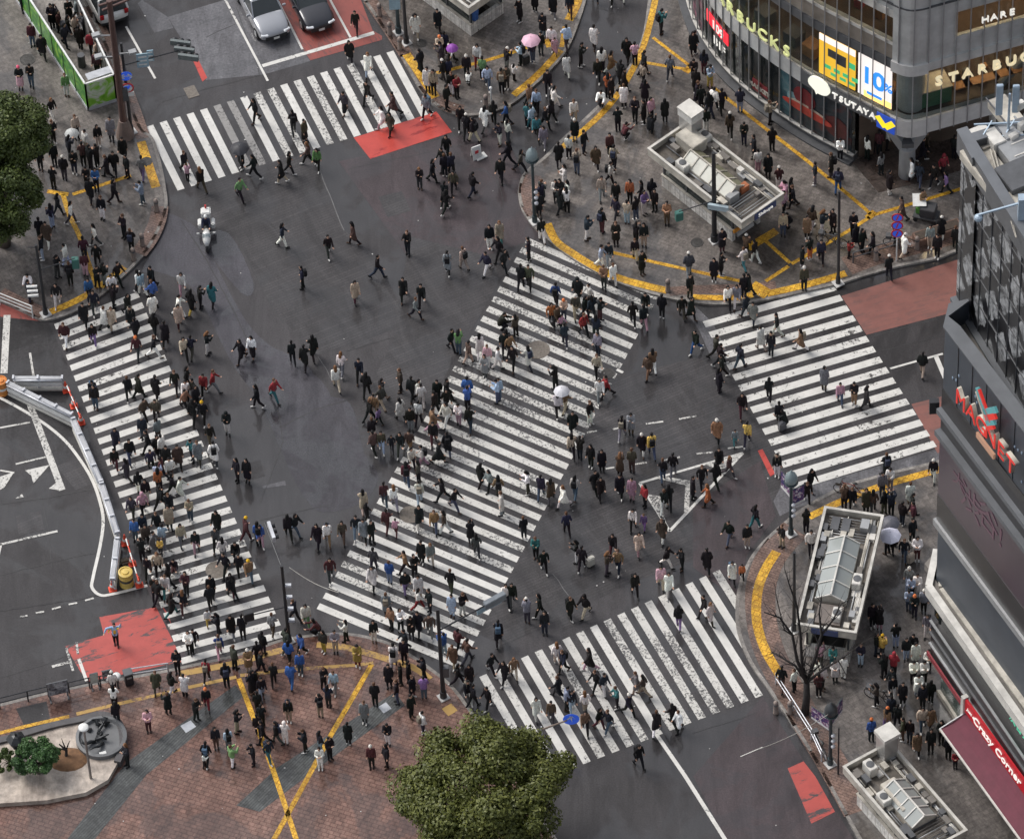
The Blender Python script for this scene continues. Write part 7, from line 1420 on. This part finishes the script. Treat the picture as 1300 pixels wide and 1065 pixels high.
# one record per person seen: x,y of the feet on a plan of the place (tile by tile), top colour, lower colour, then hair/hat, facing 0-7 (0 = up the picture, clockwise), garment and pose letters
PEOPLE = {
0: "280,150,kk 300,165,mk 350,110,kk 330,235,nn 345,190,kk 380,190,bk 405,245,kd 425,180,dk 465,275,rk 490,380,mk 520,360,kk 495,320,bk 390,105,gk 265,140,kk 118,50,GkV4 165,230,mj 215,290,kk 105,445,kpQ4d 160,435,kj4 335,480,GwV4S 265,600,kwL3 220,650,kk3 270,720,kk3 385,695,bkN 495,735,kb 560,705,gdS 130,640,kk 205,850,kk 275,830,kk 350,790,nk 435,760,wb 420,830,Bk 455,845,kk 490,840,kk 325,900,kdW 270,945,kk 375,870,kn 440,945,kk4 485,950,uk4 540,890,kk 575,870,kk 620,800,kk 640,890,kkT 715,895,gv 575,1015,kk 715,1022,Jj 455,1010,kk 925,862,kk 940,905,pkZ 1010,955,kBL 1280,610,kk5 1210,845,kk5 1275,890,kk6 1205,1000,Gk3",
1: "520,160,kk4 490,310,kk4l 585,375,wJL4 580,515,kk5 465,570,dk5d 710,575,Bk6l 655,640,wpl6 695,670,ek5l 875,590,gkB5 210,670,kdB 265,710,Bk3d 330,850,GkB 285,825,BkL 150,915,kb 190,870,kk2 820,185,wbB 930,155,kkl 1120,155,ugS 940,290,bbO4 965,275,nk 1000,325,wk 845,365,kkd 950,330,dk 960,415,kdW 985,405,nk 880,455,wk 910,470,bkB4 975,545,kk 1025,490,rk 1000,475,kw 1075,385,kkW 1080,432,wkCZ 1130,335,wrK 1155,400,Gk 1180,445,lj 1275,360,kgW 1250,465,ckB 1275,445,ee 1045,640,kk 1075,692,kkW 1110,710,kbB 1165,650,wdK 1210,622,kk 1275,622,ukB 1240,725,nw5 1245,908,kk 1285,825,kk 975,790,kkK 955,850,kk 965,882,kk 1000,882,nk 1010,962,ekB 840,945,kdL4 905,910,kkK 1105,980,kn 965,1024,kk",
2: "80,110,kkW 155,60,kkl 245,85,kg 330,80,nB4 195,180,kj 240,245,wm 255,270,ppZd 315,245,ld 85,325,lkB 145,315,nj 185,272,kd 20,350,kk 50,405,wkZ 455,8,kk 535,22,kk 590,8,kw 450,245,wk0 385,335,kk 315,385,wwl0 535,365,cw 490,360,wkK 470,408,kk 615,305,kkK 655,325,pk 700,375,kk 695,430,bk 705,520,kkl 585,420,kk 600,462,kk 600,540,wk 520,490,ok 535,500,kk 490,520,wkC 785,170,tkB 830,395,gd 945,275,kk4 955,268,kk 950,412,kk4 1000,370,nm 1030,440,lyB 960,465,kk 985,545,kk 965,525,kk 1025,585,kn 1050,560,wn 1090,562,kk0 1180,562,nJ 1130,685,BkW 1200,722,kn 1010,662,kw 1250,792,kk 1270,862,wp 220,465,kk 250,545,wwlK 240,612,kk 140,645,lt 120,640,tk 130,540,ck 165,562,lk 205,642,kk 165,695,tk 200,738,ggK 10,622,uk 20,712,wd 350,612,wb 355,705,kbW4S 30,833,kk 85,862,ek 275,825,kk0 325,792,wk0 400,768,kn 365,870,bjB0 460,842,BkKl 530,780,mk 550,848,bkB 530,922,wkB 490,998,bg 570,658,kk 595,702,mkC 655,608,kk 700,622,kk 735,605,pk 730,672,kkC 805,608,kkKl 740,1012,kkK 630,1012,ok 305,942,wwlK 260,1008,wk 280,1012,kk 320,1018,wkK 190,1012,dk 690,1012,kk 560,1022,kk",
3: "30,620,bkB2 40,755,kk 20,888,kk 75,952,mwW0 135,1012,kk 105,1018,pp 255,925,ng6 335,885,kdB6 370,958,nuB 380,800,wkK 515,800,wkK 545,765,Bk 585,875,gkK 575,775,mk 615,750,wk 625,970,kwl 740,905,wk 775,930,nj 790,805,kk 810,775,Bk 850,935,kk 895,885,rkh 910,968,vk6 950,795,kk 985,792,kkW 1140,645,wk",
4: "295,95,kn 265,155,nJ 360,135,wd 515,112,kw 480,245,wdK 240,240,Bw 215,315,kJ 205,225,kk 625,205,kk5 660,275,kkB 150,450,wkC 150,530,nn 290,405,kd 335,345,wl 355,440,kkB0 425,315,mn 430,395,mp0 490,345,kkK 290,545,kwK4 525,445,kg 490,455,kk 450,512,uk4 475,582,nd 565,495,wk 595,435,kk 570,555,kk 425,645,kk4l 565,655,bblN 525,662,wk 645,595,kkK 660,660,kkB 330,742,mw4 470,742,kvK4 685,725,kk 690,805,mdO 770,605,wk0 770,535,uk 775,695,kk0 830,742,kk0l 775,805,kw 715,492,lw 700,480,wk 765,460,kk 645,1008,kk0 700,1005,kk 785,1012,kk0 470,1024,kj4B 880,972,kk 900,600,ww 900,652,bmK4l 915,485,wp4 960,582,kyK 1005,558,kk 1065,545,tkl0 925,812,bkK 960,802,ne 1040,788,kwL 1210,822,kkKl 1265,805,wkKd 940,962,kk 1025,992,rk 1070,978,rg 935,1020,wk 975,1022,km",
5: "155,250,nwK2 385,295,kd4 510,238,Bkc 630,405,kn2 255,458,nk6B 520,525,bmK4 780,288,knB4 760,512,kk4 820,608,gkN 850,548,kk4 980,385,gkB0 1060,362,bbB 1175,382,nw 1190,258,kw4 1240,228,btL 1235,312,kk 1265,372,kk 970,78,kk 205,832,kk0 265,855,kk0 310,808,kk0 450,892,wgL0 425,962,wbL0 540,918,nk 575,995,kk 745,975,ekN 650,1022,kb 800,1012,kk 835,1022,wk 1000,768,kk 1035,785,Gj0 1240,662,kkC 1265,782,kk 1085,832,Bb 1140,795,ww 1180,845,pw 1230,862,ww 1290,792,ck 1165,905,gd 1235,1015,Jj4 1080,1020,uk 930,1022,kk 975,1022,kk",
6: "190,225,kw0 175,92,kk 185,52,nk 280,78,kkK 315,75,wkK 415,215,nw 490,178,kmB 560,112,nd 560,242,kkl 615,135,bJ 660,118,kj 700,88,vw 755,72,kk 815,138,cB 700,248,kb 660,240,kk 655,315,kb 690,388,kd3 125,322,kk 85,458,kk 125,455,ek 10,382,kk 500,458,cd 485,355,lw 525,338,nl 545,442,ww 260,545,ukB0 300,615,bjO4 370,518,kklh 430,538,wk 360,600,ebW 405,605,kk 480,622,km 240,642,ok 265,655,Bk 285,668,pkZ 305,745,nn0 400,695,rkB 440,615,nd 460,712,nd 470,795,gn 60,698,BkK 15,775,kk 38,785,cd 45,855,kk 125,855,wnB 465,895,bkN 480,1018,wgK 515,1002,rk6 258,965,kk 645,640,kk0 705,545,kk4C 700,655,kp 790,605,kk 890,605,ke 930,505,ke 935,615,kkl 925,398,dgW0 1050,422,kkKl 1085,392,kn 1090,275,km 1200,365,wtB 1210,302,BkW 1255,328,kw 1120,555,wkK4 1165,548,gwK4 1200,505,kk 1225,495,kk 1210,605,nn 1245,632,gn 960,778,ku 1060,805,ek 1080,842,kk 1090,905,kk 1075,975,kkl 1180,855,nj 1285,765,wb 720,905,Bc 745,875,cw",
7: "100,82,pk 145,52,kk 130,148,kkC 95,195,bj 240,165,Bwc 215,205,ck 290,185,nwL 345,178,kkl 190,355,kg2 230,315,ko 285,328,nk 200,465,ekVW4S 445,195,kk 460,255,kk 490,275,kk 545,295,kk6 425,305,rkZ 625,405,kkW0 690,115,Bdl 790,75,cy 700,300,wbW 655,240,kk 830,255,gb 885,215,kwW0l 865,305,kkS 955,262,kk 65,698,kw6 185,768,cwKB 35,788,knB 300,965,gelS0 25,1018,kk 790,892,kb0",
8: "480,72,kj4B 725,130,Bk 785,132,ekB 585,275,nkl4 580,380,km4 640,435,de 655,338,kj4 720,228,njW 795,235,gB 745,292,kk 790,312,kk 760,385,nk4 840,370,kd 895,368,Bk4l 815,318,wk 700,505,kwK 735,545,kwK4 815,435,mn 855,425,wB 800,492,ok 795,470,Jk 865,505,kk 720,605,pkh4 665,622,de 680,735,uj4 720,705,nn4 790,695,kk4 805,575,kk 850,602,kkl 850,675,bdl 910,755,bgK4 955,635,bj4N 735,765,Bk 820,765,lg 715,835,kk 805,805,ydZ 770,795,gw 985,795,kpK4 745,915,kk4 795,905,bkL4 875,885,km4C 850,965,kk 780,1022,kkW4 835,1012,wt 935,1005,mkK4 1060,1022,kk 1090,695,kk4 1085,775,dkK4 1120,835,wgK 1180,802,kk4C 1200,905,kk4 1250,935,cjY4 1130,905,kk 1160,1005,kmK4 930,85,ck 985,75,kk 970,145,kk 1020,142,kkY 1055,255,kBN4 1140,200,kwh4 1075,355,wdB0 965,335,td 995,348,gel4 1190,435,kkK5 1240,438,kkd4 1235,735,mmY 1295,755,ukB 905,525,ww",
9: "30,70,kk6 115,35,rt3 605,232,kbN 590,135,kk 612,115,cb 635,155,vkZ 650,70,eb 650,292,el 612,302,Bk 700,285,nkZ 745,135,wkK 745,302,kdK 790,292,Bck 795,182,kg 835,152,wk 850,62,ww 920,105,kk 975,82,kk 1080,82,uk0 1090,182,kn0 1035,155,wpK 905,185,cp 975,155,wwK 1230,45,lj 910,255,km 980,305,kjB0 935,345,kkld 800,375,wkK 855,365,wpB 775,460,mjB0 835,448,ek 1145,460,kkKl 1190,485,gkK 1235,525,cdB 1250,605,wgN 665,560,mj0 715,570,wgL0 840,550,wJB0 955,535,kkK 1015,580,kj3 560,588,bbK0l 575,628,kkZ 675,685,mm0 720,705,pmZ0 840,665,kwK 915,685,cjN4 965,700,BwK 1095,745,kn0 1125,812,dd0 850,845,kkl4 895,852,gbL4 610,885,dn0 605,970,wkKB4 690,945,uJp0 770,898,ck 815,918,kk3 770,995,kvK4 995,992,kek0 835,1018,wb 525,718,nJ4 560,735,gk4 600,745,kk3 185,718,kkK 220,705,kj3 330,760,kk4lK 380,748,wcB4 455,738,eBK4 45,762,upB4 395,932,mdK4",
10: "270,105,wkK0 305,92,cb 345,198,knl 430,152,kwN3 340,312,bk0 380,325,kn0 590,222,kgB 635,202,gBl 690,302,kwW4 740,312,yjB0 1065,240,ckW4 1155,258,gtZ 1215,252,yn 1190,108,kmK 435,365,kkK4 490,388,kkl4B 580,412,BkLl 640,392,eBN 455,492,kkl 485,518,kkl 580,515,kkl 640,532,pplS 795,435,kj0 845,412,kg0 705,562,rkKp5 800,592,kwN0 825,572,kk 945,525,kkl 990,468,kkN 1075,372,kkl 1060,462,kkK 1125,415,BdL 1020,560,okL6l 120,502,weK 185,518,nj0 235,535,BdKl 355,522,wjB0 300,568,wwLl5 100,722,kn0 315,702,nk0 645,680,wkB4 700,678,vvZ4 790,738,BwB4 675,798,bpKl4 365,842,kwK6 390,878,kk0 160,825,tk4 200,888,kk4 545,805,kmK4 515,905,BdL 570,892,cn4 655,1008,kkB4 815,865,kwK 890,878,kk5 1015,892,kk0 785,972,pbK4 825,1002,wwK4 1125,742,kj5 1215,765,kb4 1255,672,ktK 1140,945,wkB4 1190,930,okZ",
11: "65,412,kwB4 75,152,kk 110,172,kkC 215,545,kkB 235,485,kk3 380,50,pj4 450,55,kc 510,72,dklK 612,412,kkB0 630,482,wgK 845,435,kwW4 590,510,gdB 400,575,BkN 440,575,kk 510,592,Bk 545,592,Bd 600,600,ke 635,605,nk 210,695,kkH 90,765,kb 235,795,wk 730,562,wcN 740,605,kk 690,655,kn 745,655,mk 740,740,kkT 615,800,Bk 650,785,kk 700,832,nj4 765,830,wmK4 725,975,gJW4 765,1012,ww4 735,1024,lk",
12: "680,52,kkN 740,108,kt 790,92,kmL 905,72,kkN 895,148,wyZ 1000,30,kkK 940,188,kkp 995,198,kgK 1045,202,kk 815,268,wkK4 835,252,kk4 945,282,upB0 765,352,kkK 890,388,rkB0 1010,335,ekN 1070,345,cbW4 1110,312,kk 975,412,kkB 740,445,kwK 795,452,wkT0 725,528,kk 890,505,krO4 845,555,kkH 675,432,edl 490,440,wkW0 495,505,wkK0 505,572,kkK0 640,602,pmK4 550,750,nkL 930,675,kBK4 1020,608,kbH 985,685,lg0B 890,745,kkB 880,760,wkZ 1000,755,Gw 1090,745,kkH 1085,445,kkd 1110,525,kk 1110,625,kn",
13: "90,190,gBN0 185,132,nkN 235,152,wGK4 290,188,mkC 50,275,kn 150,262,eBl 215,278,ukp 160,308,ukp 210,358,uj 170,412,uup0 95,402,kkN 40,352,kkp 45,462,kJ4 10,432,kn 310,262,ey 360,262,gb 405,218,wkK 525,218,kwK4 455,325,yrKl4 310,422,kk 355,435,lgN 330,500,ndT0 295,540,kbB0 160,560,kbBA 45,582,kk 110,655,kdB 145,660,wwh0 50,655,kk 75,732,ntB 15,742,kk 230,692,kkH6 295,695,nJ 335,722,kk 415,658,kk0S 485,568,gdN4 530,492,kkN0p 610,328,wgB0 655,308,kk 660,262,nk 590,412,kk 640,402,kk 675,392,kn 740,382,kkp 625,482,kj 690,455,km 740,462,vjp 685,542,kk3 585,658,kwH4 515,757,mkW 580,757,kkp 735,612,wnB 295,762,ww 580,108,gkB0 600,160,ck 640,172,wkK3 685,198,kkK 715,182,kd 715,82,wrK 765,92,kk 765,195,Bg 825,272,ulp 885,258,mk 925,305,Bd 865,325,cbN 860,108,lll 905,105,kw 1060,225,kkB0 1030,355,kk3 1085,392,kk 885,405,kkK 935,405,kkK 950,495,kk 930,475,kwB 1015,505,kk",
14: "10,62,wk 35,60,kd 100,135,gdW0 155,112,kkK 175,185,kn4 285,118,kkB 350,108,kbh5p 560,18,kn 700,18,wk 750,158,kv0 860,108,kk5 885,142,wBL 2,382,kk 45,375,cbL4 230,322,wbL 255,350,nkB5 370,342,kpK6 235,458,kkN6 270,510,Jk 292,518,nJB4 395,428,kkN5 430,445,nw3 140,545,wwK4l 205,562,Bd 350,525,wbL 350,608,ckK4 410,592,kmK 450,602,njN5 485,502,tkN5 535,535,nkW3 570,440,gbN6 600,450,BbK6 655,612,kwN0 725,580,kkK 752,602,wkN5 580,755,kkB",
15: "620,85,lj4 645,112,knO4 685,92,gkW4 660,25,wgK4 465,155,kkp 495,165,kp 565,242,kJ0 480,275,kn 505,282,ydY 610,295,kJ4 640,278,kk4 650,318,wBK4l 705,345,wk4p 415,318,nJN 515,375,kk 555,365,rkh 700,192,gwB 550,425,kk 550,462,kwK4 595,488,kkl4 482,495,ekK6 640,395,wkK4 685,395,wkK4 660,455,wJK4 680,502,kkK4 715,480,kk 545,545,nn0 570,585,kk0 680,595,bjK4 715,592,cdK4l 595,642,eB 625,645,kn 655,702,ckKl4 715,692,kk4 760,652,kk4 460,645,unO0 525,600,cvO 75,425,kB0 130,430,wk 225,402,wr 240,325,pd 295,332,tt 305,388,wk 340,375,ww 235,455,mk 250,422,wk 790,722,kk 820,760,rkZ",
}
LANDMARKS = [("white triangle on the road", 865, 625), ("round manhole on the diagonal crossing", 683, 444), ("white police motorcycle", 263, 300), ("bright red top road paint", 510, 172), ("green panelled enclosure", 100, 90),
 ("ribbed yellow barrel", 161, 735), ("traffic officer on the red paint", 148, 805), ("round stone basin", 136, 930), ("lower round tree", 615, 950), ("bare tree", 1022, 890), ("glass ridged station entrance", 1065, 735), ("burgundy awning", 1235, 945), ("station entrance with white skylight", 905, 225),
 ("forked concrete pillar", 1151, 215), ("round no-parking sign pole", 1137, 310), ("silver car", 337, 25), ("black car", 402, 20), ("lamp post by the right crossing", 1002, 650), ("lamp post by the bare tree", 1053, 940), ("poster boards on the railing", 70, 865), ("blue arrow sign", 725, 911),
 ("pole below the diagonal crossing", 560, 850), ("signal pole on the plaza corner", 364, 780), ("right yellow strip of the plaza", 472, 843), ("left yellow strip of the plaza", 328, 927), ("pale square slate cover", 239, 922), ("white steel barrier", 125, 600),
 ("lower tip of the left crossing", 290, 820), ("middle of the left crossing", 210, 600), ("top of the left crossing", 130, 410), ("middle of the lower crossing", 790, 860), ("right end of the lower crossing", 915, 760), ("lower end of the diagonal crossing", 500, 790), ("middle of the diagonal crossing", 610, 600), ("top of the diagonal crossing", 740, 350),
 ("middle of the right crossing", 1050, 500), ("signal pole by the station entrance", 905, 300), ("big evergreen in the upper left corner", 20, 200), ("low white-tiled kiosk at the top", 610, 20), ("pink umbrella", 674, 49), ("storefront glass corner", 1185, 850), ("third station entrance at the bottom", 1115, 965)]
rp = random.Random(31)
PPL = []
for ti, rec in PEOPLE.items():
    ox, oy = TILES[ti]; k = 330 / 1300 if ti < 12 else 330 / 1116
    for r in rec.split():
        a = r.split(','); x = ox + float(a[0]) * k; y = oy + float(a[1]) * k; code = a[2]
        d = dict(x=x, y=y, top=code[0], bot=code[1], fl=code[2:])
        PPL.append(d)
_seen = []
for d in PPL:
    if any((d['x'] - e['x']) ** 2 + (d['y'] - e['y']) ** 2 < 9 for e in _seen): continue
    _seen.append(d)
PPL = _seen
HAIRC = {'K': (24, 22, 23), 'k': (26, 24, 25), 'N': (88, 62, 46), 'L': (112, 78, 52)}
HATC = {'W': (205, 200, 192), 'O': (214, 120, 70), 'Y': (214, 168, 40), 'Q': (226, 96, 124), 'c': (30, 30, 34)}
def jit(c, s=0.13):
    g_ = sum(c) / 3; c = tuple(v + (g_ - v) * .38 for v in c)
    f = 1 + rp.uniform(-s, s) * 1.2; return tuple(min(255, max(0, v * f + rp.uniform(-5, 5))) for v in c)
for d in PPL:
    fl = d['fl']; x, y = d['x'], d['y']
    d['walkway'] = any(inpoly(x, y, P) for P in SIDEWALKS); d['z'] = KH if d['walkway'] else 0.012
    d['w'] = at(x, y, d['z'])
    dg = [c for c in fl if c.isdigit()]
    f = int(dg[0]) if dg else rp.choice([0, 0, 1, 2, 3, 4, 4, 4, 5, 6, 7])
    ang = math.radians(f * 45 + rp.uniform(-16, 16)); d['rz'] = heading(x, y, math.sin(ang) * 10, -math.cos(ang) * 7.6)
    d['pose'] = ('crouch' if 'C' in fl else 'photo' if 'P' in fl else 'phone' if 'H' in fl else 'stand' if 'S' in fl else
                 rp.choice(['stand', 'stand_m', 'phone', 'folded', 'folded_m', 'step', 'step_m', 'pockets', 'pockets_m', 'stand', 'stand_m', 'phone', 'photo' if rp.random() < .25 else 'stand']) if d['walkway'] and 'A' not in fl else
                 rp.choice(['stride', 'stride_m', 'step', 'step_m', 'pockets', 'pockets_m', 'stride', 'stride_m', 'stand', 'phone', 'photo' if rp.random() < .15 else 'step']))
    d['coat'] = 'long_coat' if 'l' in fl else 'puffer_jacket' if 'p' in fl else rp.choice(['jacket', 'jacket', 'puffer_jacket', 'long_coat' if d['top'] in 'kbcgBdw' else 'jacket'])
    hats = [c for c in fl if c in HATC]; d['hat'] = hats[0] if hats else None
    d['hood'] = 'h' in fl; hr = [c for c in fl if c in 'KNL']; d['hair'] = hr[0] if hr else rp.choice('kkkkkKKN')
    d['sc'] = (0.72 if 'Z' in fl else rp.uniform(.95, 1.05)) * 1.02
    d['skirt'] = 'd' in fl; d['pack'] = 'B' in fl
    d['ct'] = jit(PAL[d['top']]); d['cb'] = jit(PAL[d['bot']]); d['shoe'] = rp.choice([(22, 21, 23)] * 4 + [(205, 202, 198)] * 2 + [(70, 52, 42)])
    d['packc'] = rp.choice([(24, 24, 27)] * 4 + [(45, 50, 66), (120, 112, 100), (70, 90, 110)])
    # how much of the person the photograph shows: size, less those who stand in front
    cover = sum(1 for e in PPL if e is not d and abs(e['x'] - x) < 9 and 3 < e['y'] - y < 24)
    d['score'] = ((d['w'] - CAM).length / 300) ** -2 * d['sc'] ** 2 * (0.55 ** cover) * (.5 if y > 972 else 1)
PPL.sort(key=lambda d: -d['score'])
IND, REST = PPL[:298], PPL[298:]
def rgba(c): return srgb(*c) + (1,)
# labels that single each person out: clothes first, then the nearest thing to find them by
def describe(d):
    t = CW[d['top']]; cw = {'jacket': 'jacket', 'puffer_jacket': 'puffer jacket', 'long_coat': 'long coat'}[d['coat']]
    kid = 'child' if d['sc'] < .8 else 'person'
    b = CW[d['bot']]; bw = (b if 'jeans' in b else b + (' skirt' if d['skirt'] else ' trousers'))
    s = f"{kid} in {t} {cw}"
    ex = ''
    if d['hat']: ex = {'W': 'white', 'O': 'orange', 'Y': 'yellow', 'Q': 'pink', 'c': 'black'}[d['hat']] + ' hat'
    elif d['hood']: ex = 'hood up'
    elif d['pack']: ex = 'backpack'
    elif d['pose'] == 'crouch': ex = 'crouching'
    elif d['hair'] == 'K': ex = 'long hair'
    elif d['hair'] == 'L': ex = 'brown hair'
    base = s + ', ' + bw if not (d['coat'] == 'long_coat' and ex) else s
    if ex: base += ', ' + ex
    lm = min(LANDMARKS, key=lambda L: (L[1] - d['x']) ** 2 + (L[2] - d['y'] + 10) ** 2)
    dx, dy = d['x'] - lm[1], d['y'] - 10 - lm[2]
    side = ('right of' if dx > 0 else 'left of') if abs(dx) > abs(dy) else ('below' if dy > 0 else 'above')
    return base, side, lm[0], math.hypot(dx, dy)
groups = {}
for d in IND:
    b, s, l, q = describe(d); d['lab'] = (b, s, l); groups.setdefault((b, s, l), []).append((q, d))
ORD = ['nearest', 'second nearest', 'third nearest', 'fourth nearest', 'fifth nearest', 'sixth nearest', 'seventh nearest']
def clip16(parts):
    b, mid = parts; w = (b + ' ' + mid).split()
    while len(w) > 13 and ', ' in b:
        b = b.rsplit(', ', 1)[0]; w = (b + ' ' + mid).split()
    return b + ' ' + mid
USED = {}
for (b, s, l), G in groups.items():
    G.sort(key=lambda t: t[0])
    for i, (q, d) in enumerate(G):
        d['label'] = clip16((b, f"{s} the {l}" if len(G) == 1 else f"{ORD[i]} {s} the {l}"))
# any left alike after shortening are told apart by their order along the picture
for d in IND: USED.setdefault(d['label'], []).append(d)
for lab, G in USED.items():
    if len(G) > 1:
        G.sort(key=lambda d: d['x'])
        names = {2: ['left', 'right'], 3: ['left', 'middle', 'right']}.get(len(G), ['first', 'second', 'third', 'fourth', 'fifth', 'sixth'])
        for i, d in enumerate(G):
            w = lab.split(' ', 1); d['label'] = names[i] + '-hand ' + lab if len(G) <= 3 and names[i] != 'middle' else names[i] + ' ' + lab
def dress(d):
    "the pieces a person wears: (part name, mesh, colour)"
    P = PROTO[d['pose']]; ct, cb = rgba(d['ct']), rgba(d['cb'])
    out = [(d['coat'], P[d['coat']], ct), ('shoe', P['shoe0'], rgba(d['shoe'])), ('shoe', P['shoe1'], rgba(d['shoe']))]
    out.append(('skirt', P['skirt'], cb) if d['skirt'] else ('trousers', P['trousers'], cb))
    if d['hood']: out.append(('hood', P['hood'], ct))
    else:
        hc = rgba(HAIRC.get(d['hair'], (26, 24, 25)))
        out.append(('hair', P['hair_long' if d['hair'] in 'KL' else 'hair'], hc))
        if d['hat']: out.append(('hat', P['hat'], rgba(HATC[d['hat']])))
    if d['pack']: out.append(('backpack', P['backpack'], rgba(d['packc'])))
    return out
def add_person(d, label=None, group='pedestrians at the crossing'):
    o = bpy.data.objects.new('person', PROTO[d['pose']]['body']); COL.objects.link(o)
    o.matrix_world = Matrix.Translation(d['w']) @ Matrix.Rotation(d['rz'], 4, 'Z') @ Matrix.Diagonal((d['sc'] * .88, d['sc'] * .90, d['sc'], 1))
    tag(o, label or d['label'], 'person', group)
    for nm, me, col in dress(d):
        c = bpy.data.objects.new(nm, me); COL.objects.link(c); c.parent = o; c.color = col
    if 'T' in d['fl']:
        hp = Matrix.Translation(d['w']) @ Matrix.Rotation(d['rz'], 4, 'Z') @ (PROTO[d['pose']]['_hand'][1] * d['sc'])
        mb = MB(); mb.box((0, 0, -.32), (.30, .11, .34)); mb.mi = 0
        for s in (-1, 1): mb.tube([(-.08, s * .045, -.16), (-.05, s * .02, -.01), (.05, s * .02, -.01), (.08, s * .045, -.16)], .007, 5)
        g = mb.build('shopping_bag', mat('bag_white', (.62, .60, .57), .6), bevel=.012); g.location = hp; g.rotation_euler = (0, 0, d['rz'])
        tag(g, 'white shopping bag carried ' + d['lab'][1] + ' the ' + d['lab'][2], 'bag', 'shopping bags in hands')
    return o
for d in IND:
    if len(d['label'].split()) > 16: print('LONG', d['label'])
for d in IND: add_person(d)
# everyone else (over three hundred more) in one merged crowd
def lowbody(me):
    o = bpy.data.objects.new('tmp', me); COL.objects.link(o); m = o.modifiers.new('d', 'DECIMATE'); m.ratio = 0.16
    r = bpy.data.meshes.new_from_object(o.evaluated_get(bpy.context.evaluated_depsgraph_get())); bpy.data.objects.remove(o); return r
LOW = {}
def tri(me):
    key = me.name_full
    if key in LOW: return LOW[key]
    src = lowbody(me) if me.name.startswith('person') else me
    src.calc_loop_triangles(); n = len(src.vertices); co = np.empty(n * 3, np.float32); src.vertices.foreach_get('co', co)
    t = np.empty(len(src.loop_triangles) * 3, np.int32); src.loop_triangles.foreach_get('vertices', t)
    LOW[key] = (co.reshape(-1, 3), t.reshape(-1, 3)); return LOW[key]
VV, TT, CC = [], [], []; base = 0
def crowd_add(me, mw, col):
    global base
    co, t = tri(me); A = np.array(mw, np.float32)
    VV.append(co @ A[:3, :3].T + A[:3, 3]); TT.append(t + base); base += len(co)
    CC.append(np.tile(np.array(col, np.float32), (len(co), 1)))
for d in REST:
    mw = Matrix.Translation(d['w']) @ Matrix.Rotation(d['rz'], 4, 'Z') @ Matrix.Diagonal((d['sc'] * .88, d['sc'] * .90, d['sc'], 1))
    crowd_add(PROTO[d['pose']]['body'], mw, (.46, .28, .2, 1))
    for nm, me, col in dress(d): crowd_add(me, mw, col)
V = np.concatenate(VV); T = np.concatenate(TT); CA = np.concatenate(CC)
me = bpy.data.meshes.new('crowd'); me.vertices.add(len(V)); me.vertices.foreach_set('co', V.ravel())
me.loops.add(T.size); me.loops.foreach_set('vertex_index', T.ravel().astype(np.int32)); me.polygons.add(len(T))
me.polygons.foreach_set('loop_start', np.arange(0, T.size, 3, dtype=np.int32)); me.polygons.foreach_set('loop_total', np.full(len(T), 3, np.int32))
at_ = me.color_attributes.new('garment', 'FLOAT_COLOR', 'POINT'); at_.data.foreach_set('color', CA.ravel())
me.materials.append(CROWDM); me.update(calc_edges=True); me.shade_smooth()
o = bpy.data.objects.new('crowd', me); COL.objects.link(o)
tag(struct(o, 'stuff'), 'crowd of the remaining pedestrians in winter coats spread over crossings and pavements', 'crowd')
print('PEOPLE', len(PPL), 'crowd verts', len(V), 'tris', len(T))
# ------------------------------------------------------------------ riders and people with a task
def special(x, y, code, pose, label, rz=None, z=None, group=None, vest=None, sc=1.0):
    d = dict(x=x, y=y, top=code[0], bot=code[1], fl=code[2:], pose=pose, coat='jacket', hat=None, hood=False, hair='k', skirt=False, pack=False, sc=sc, ct=PAL[code[0]], cb=PAL[code[1]], shoe=(22, 21, 23))
    d['w'] = at(x, y, 0.012) if z is None else Vector((at(x, y, 0).x, at(x, y, 0).y, z)); d['rz'] = rz or 0
    o = add_person(d, label, group); o['group'] = '' ; del o['group']
    return o, d
def pelvis_z(pose): return max(v.co.z for v in PROTO[pose]['shoe0'].vertices)
_o, _d = special(263.5, 300, 'nk', 'ride', 'police rider in navy jacket on the white motorcycle', brz, .30)
for c in _o.children:
    if c.name.startswith('hair'):
        c.data = PROTO['ride']['hat']; c.name = 'helmet'; c.color = rgba((225, 225, 222))
_o, _d = special(148, 819, 'lk', 'signal', 'traffic officer in pale blue and yellow waving on the red paint', heading(148, 819, 0, 100))
vb = [c for c in _o.children if c.name.startswith('jacket')][0]; vc = vb.copy(); COL.objects.link(vc); vc.parent = _o; vc.name = 'sash'; vc.color = rgba((215, 175, 60)); vc.scale = (.62, 1.12, .55); vc.location = (0, 0, .56)
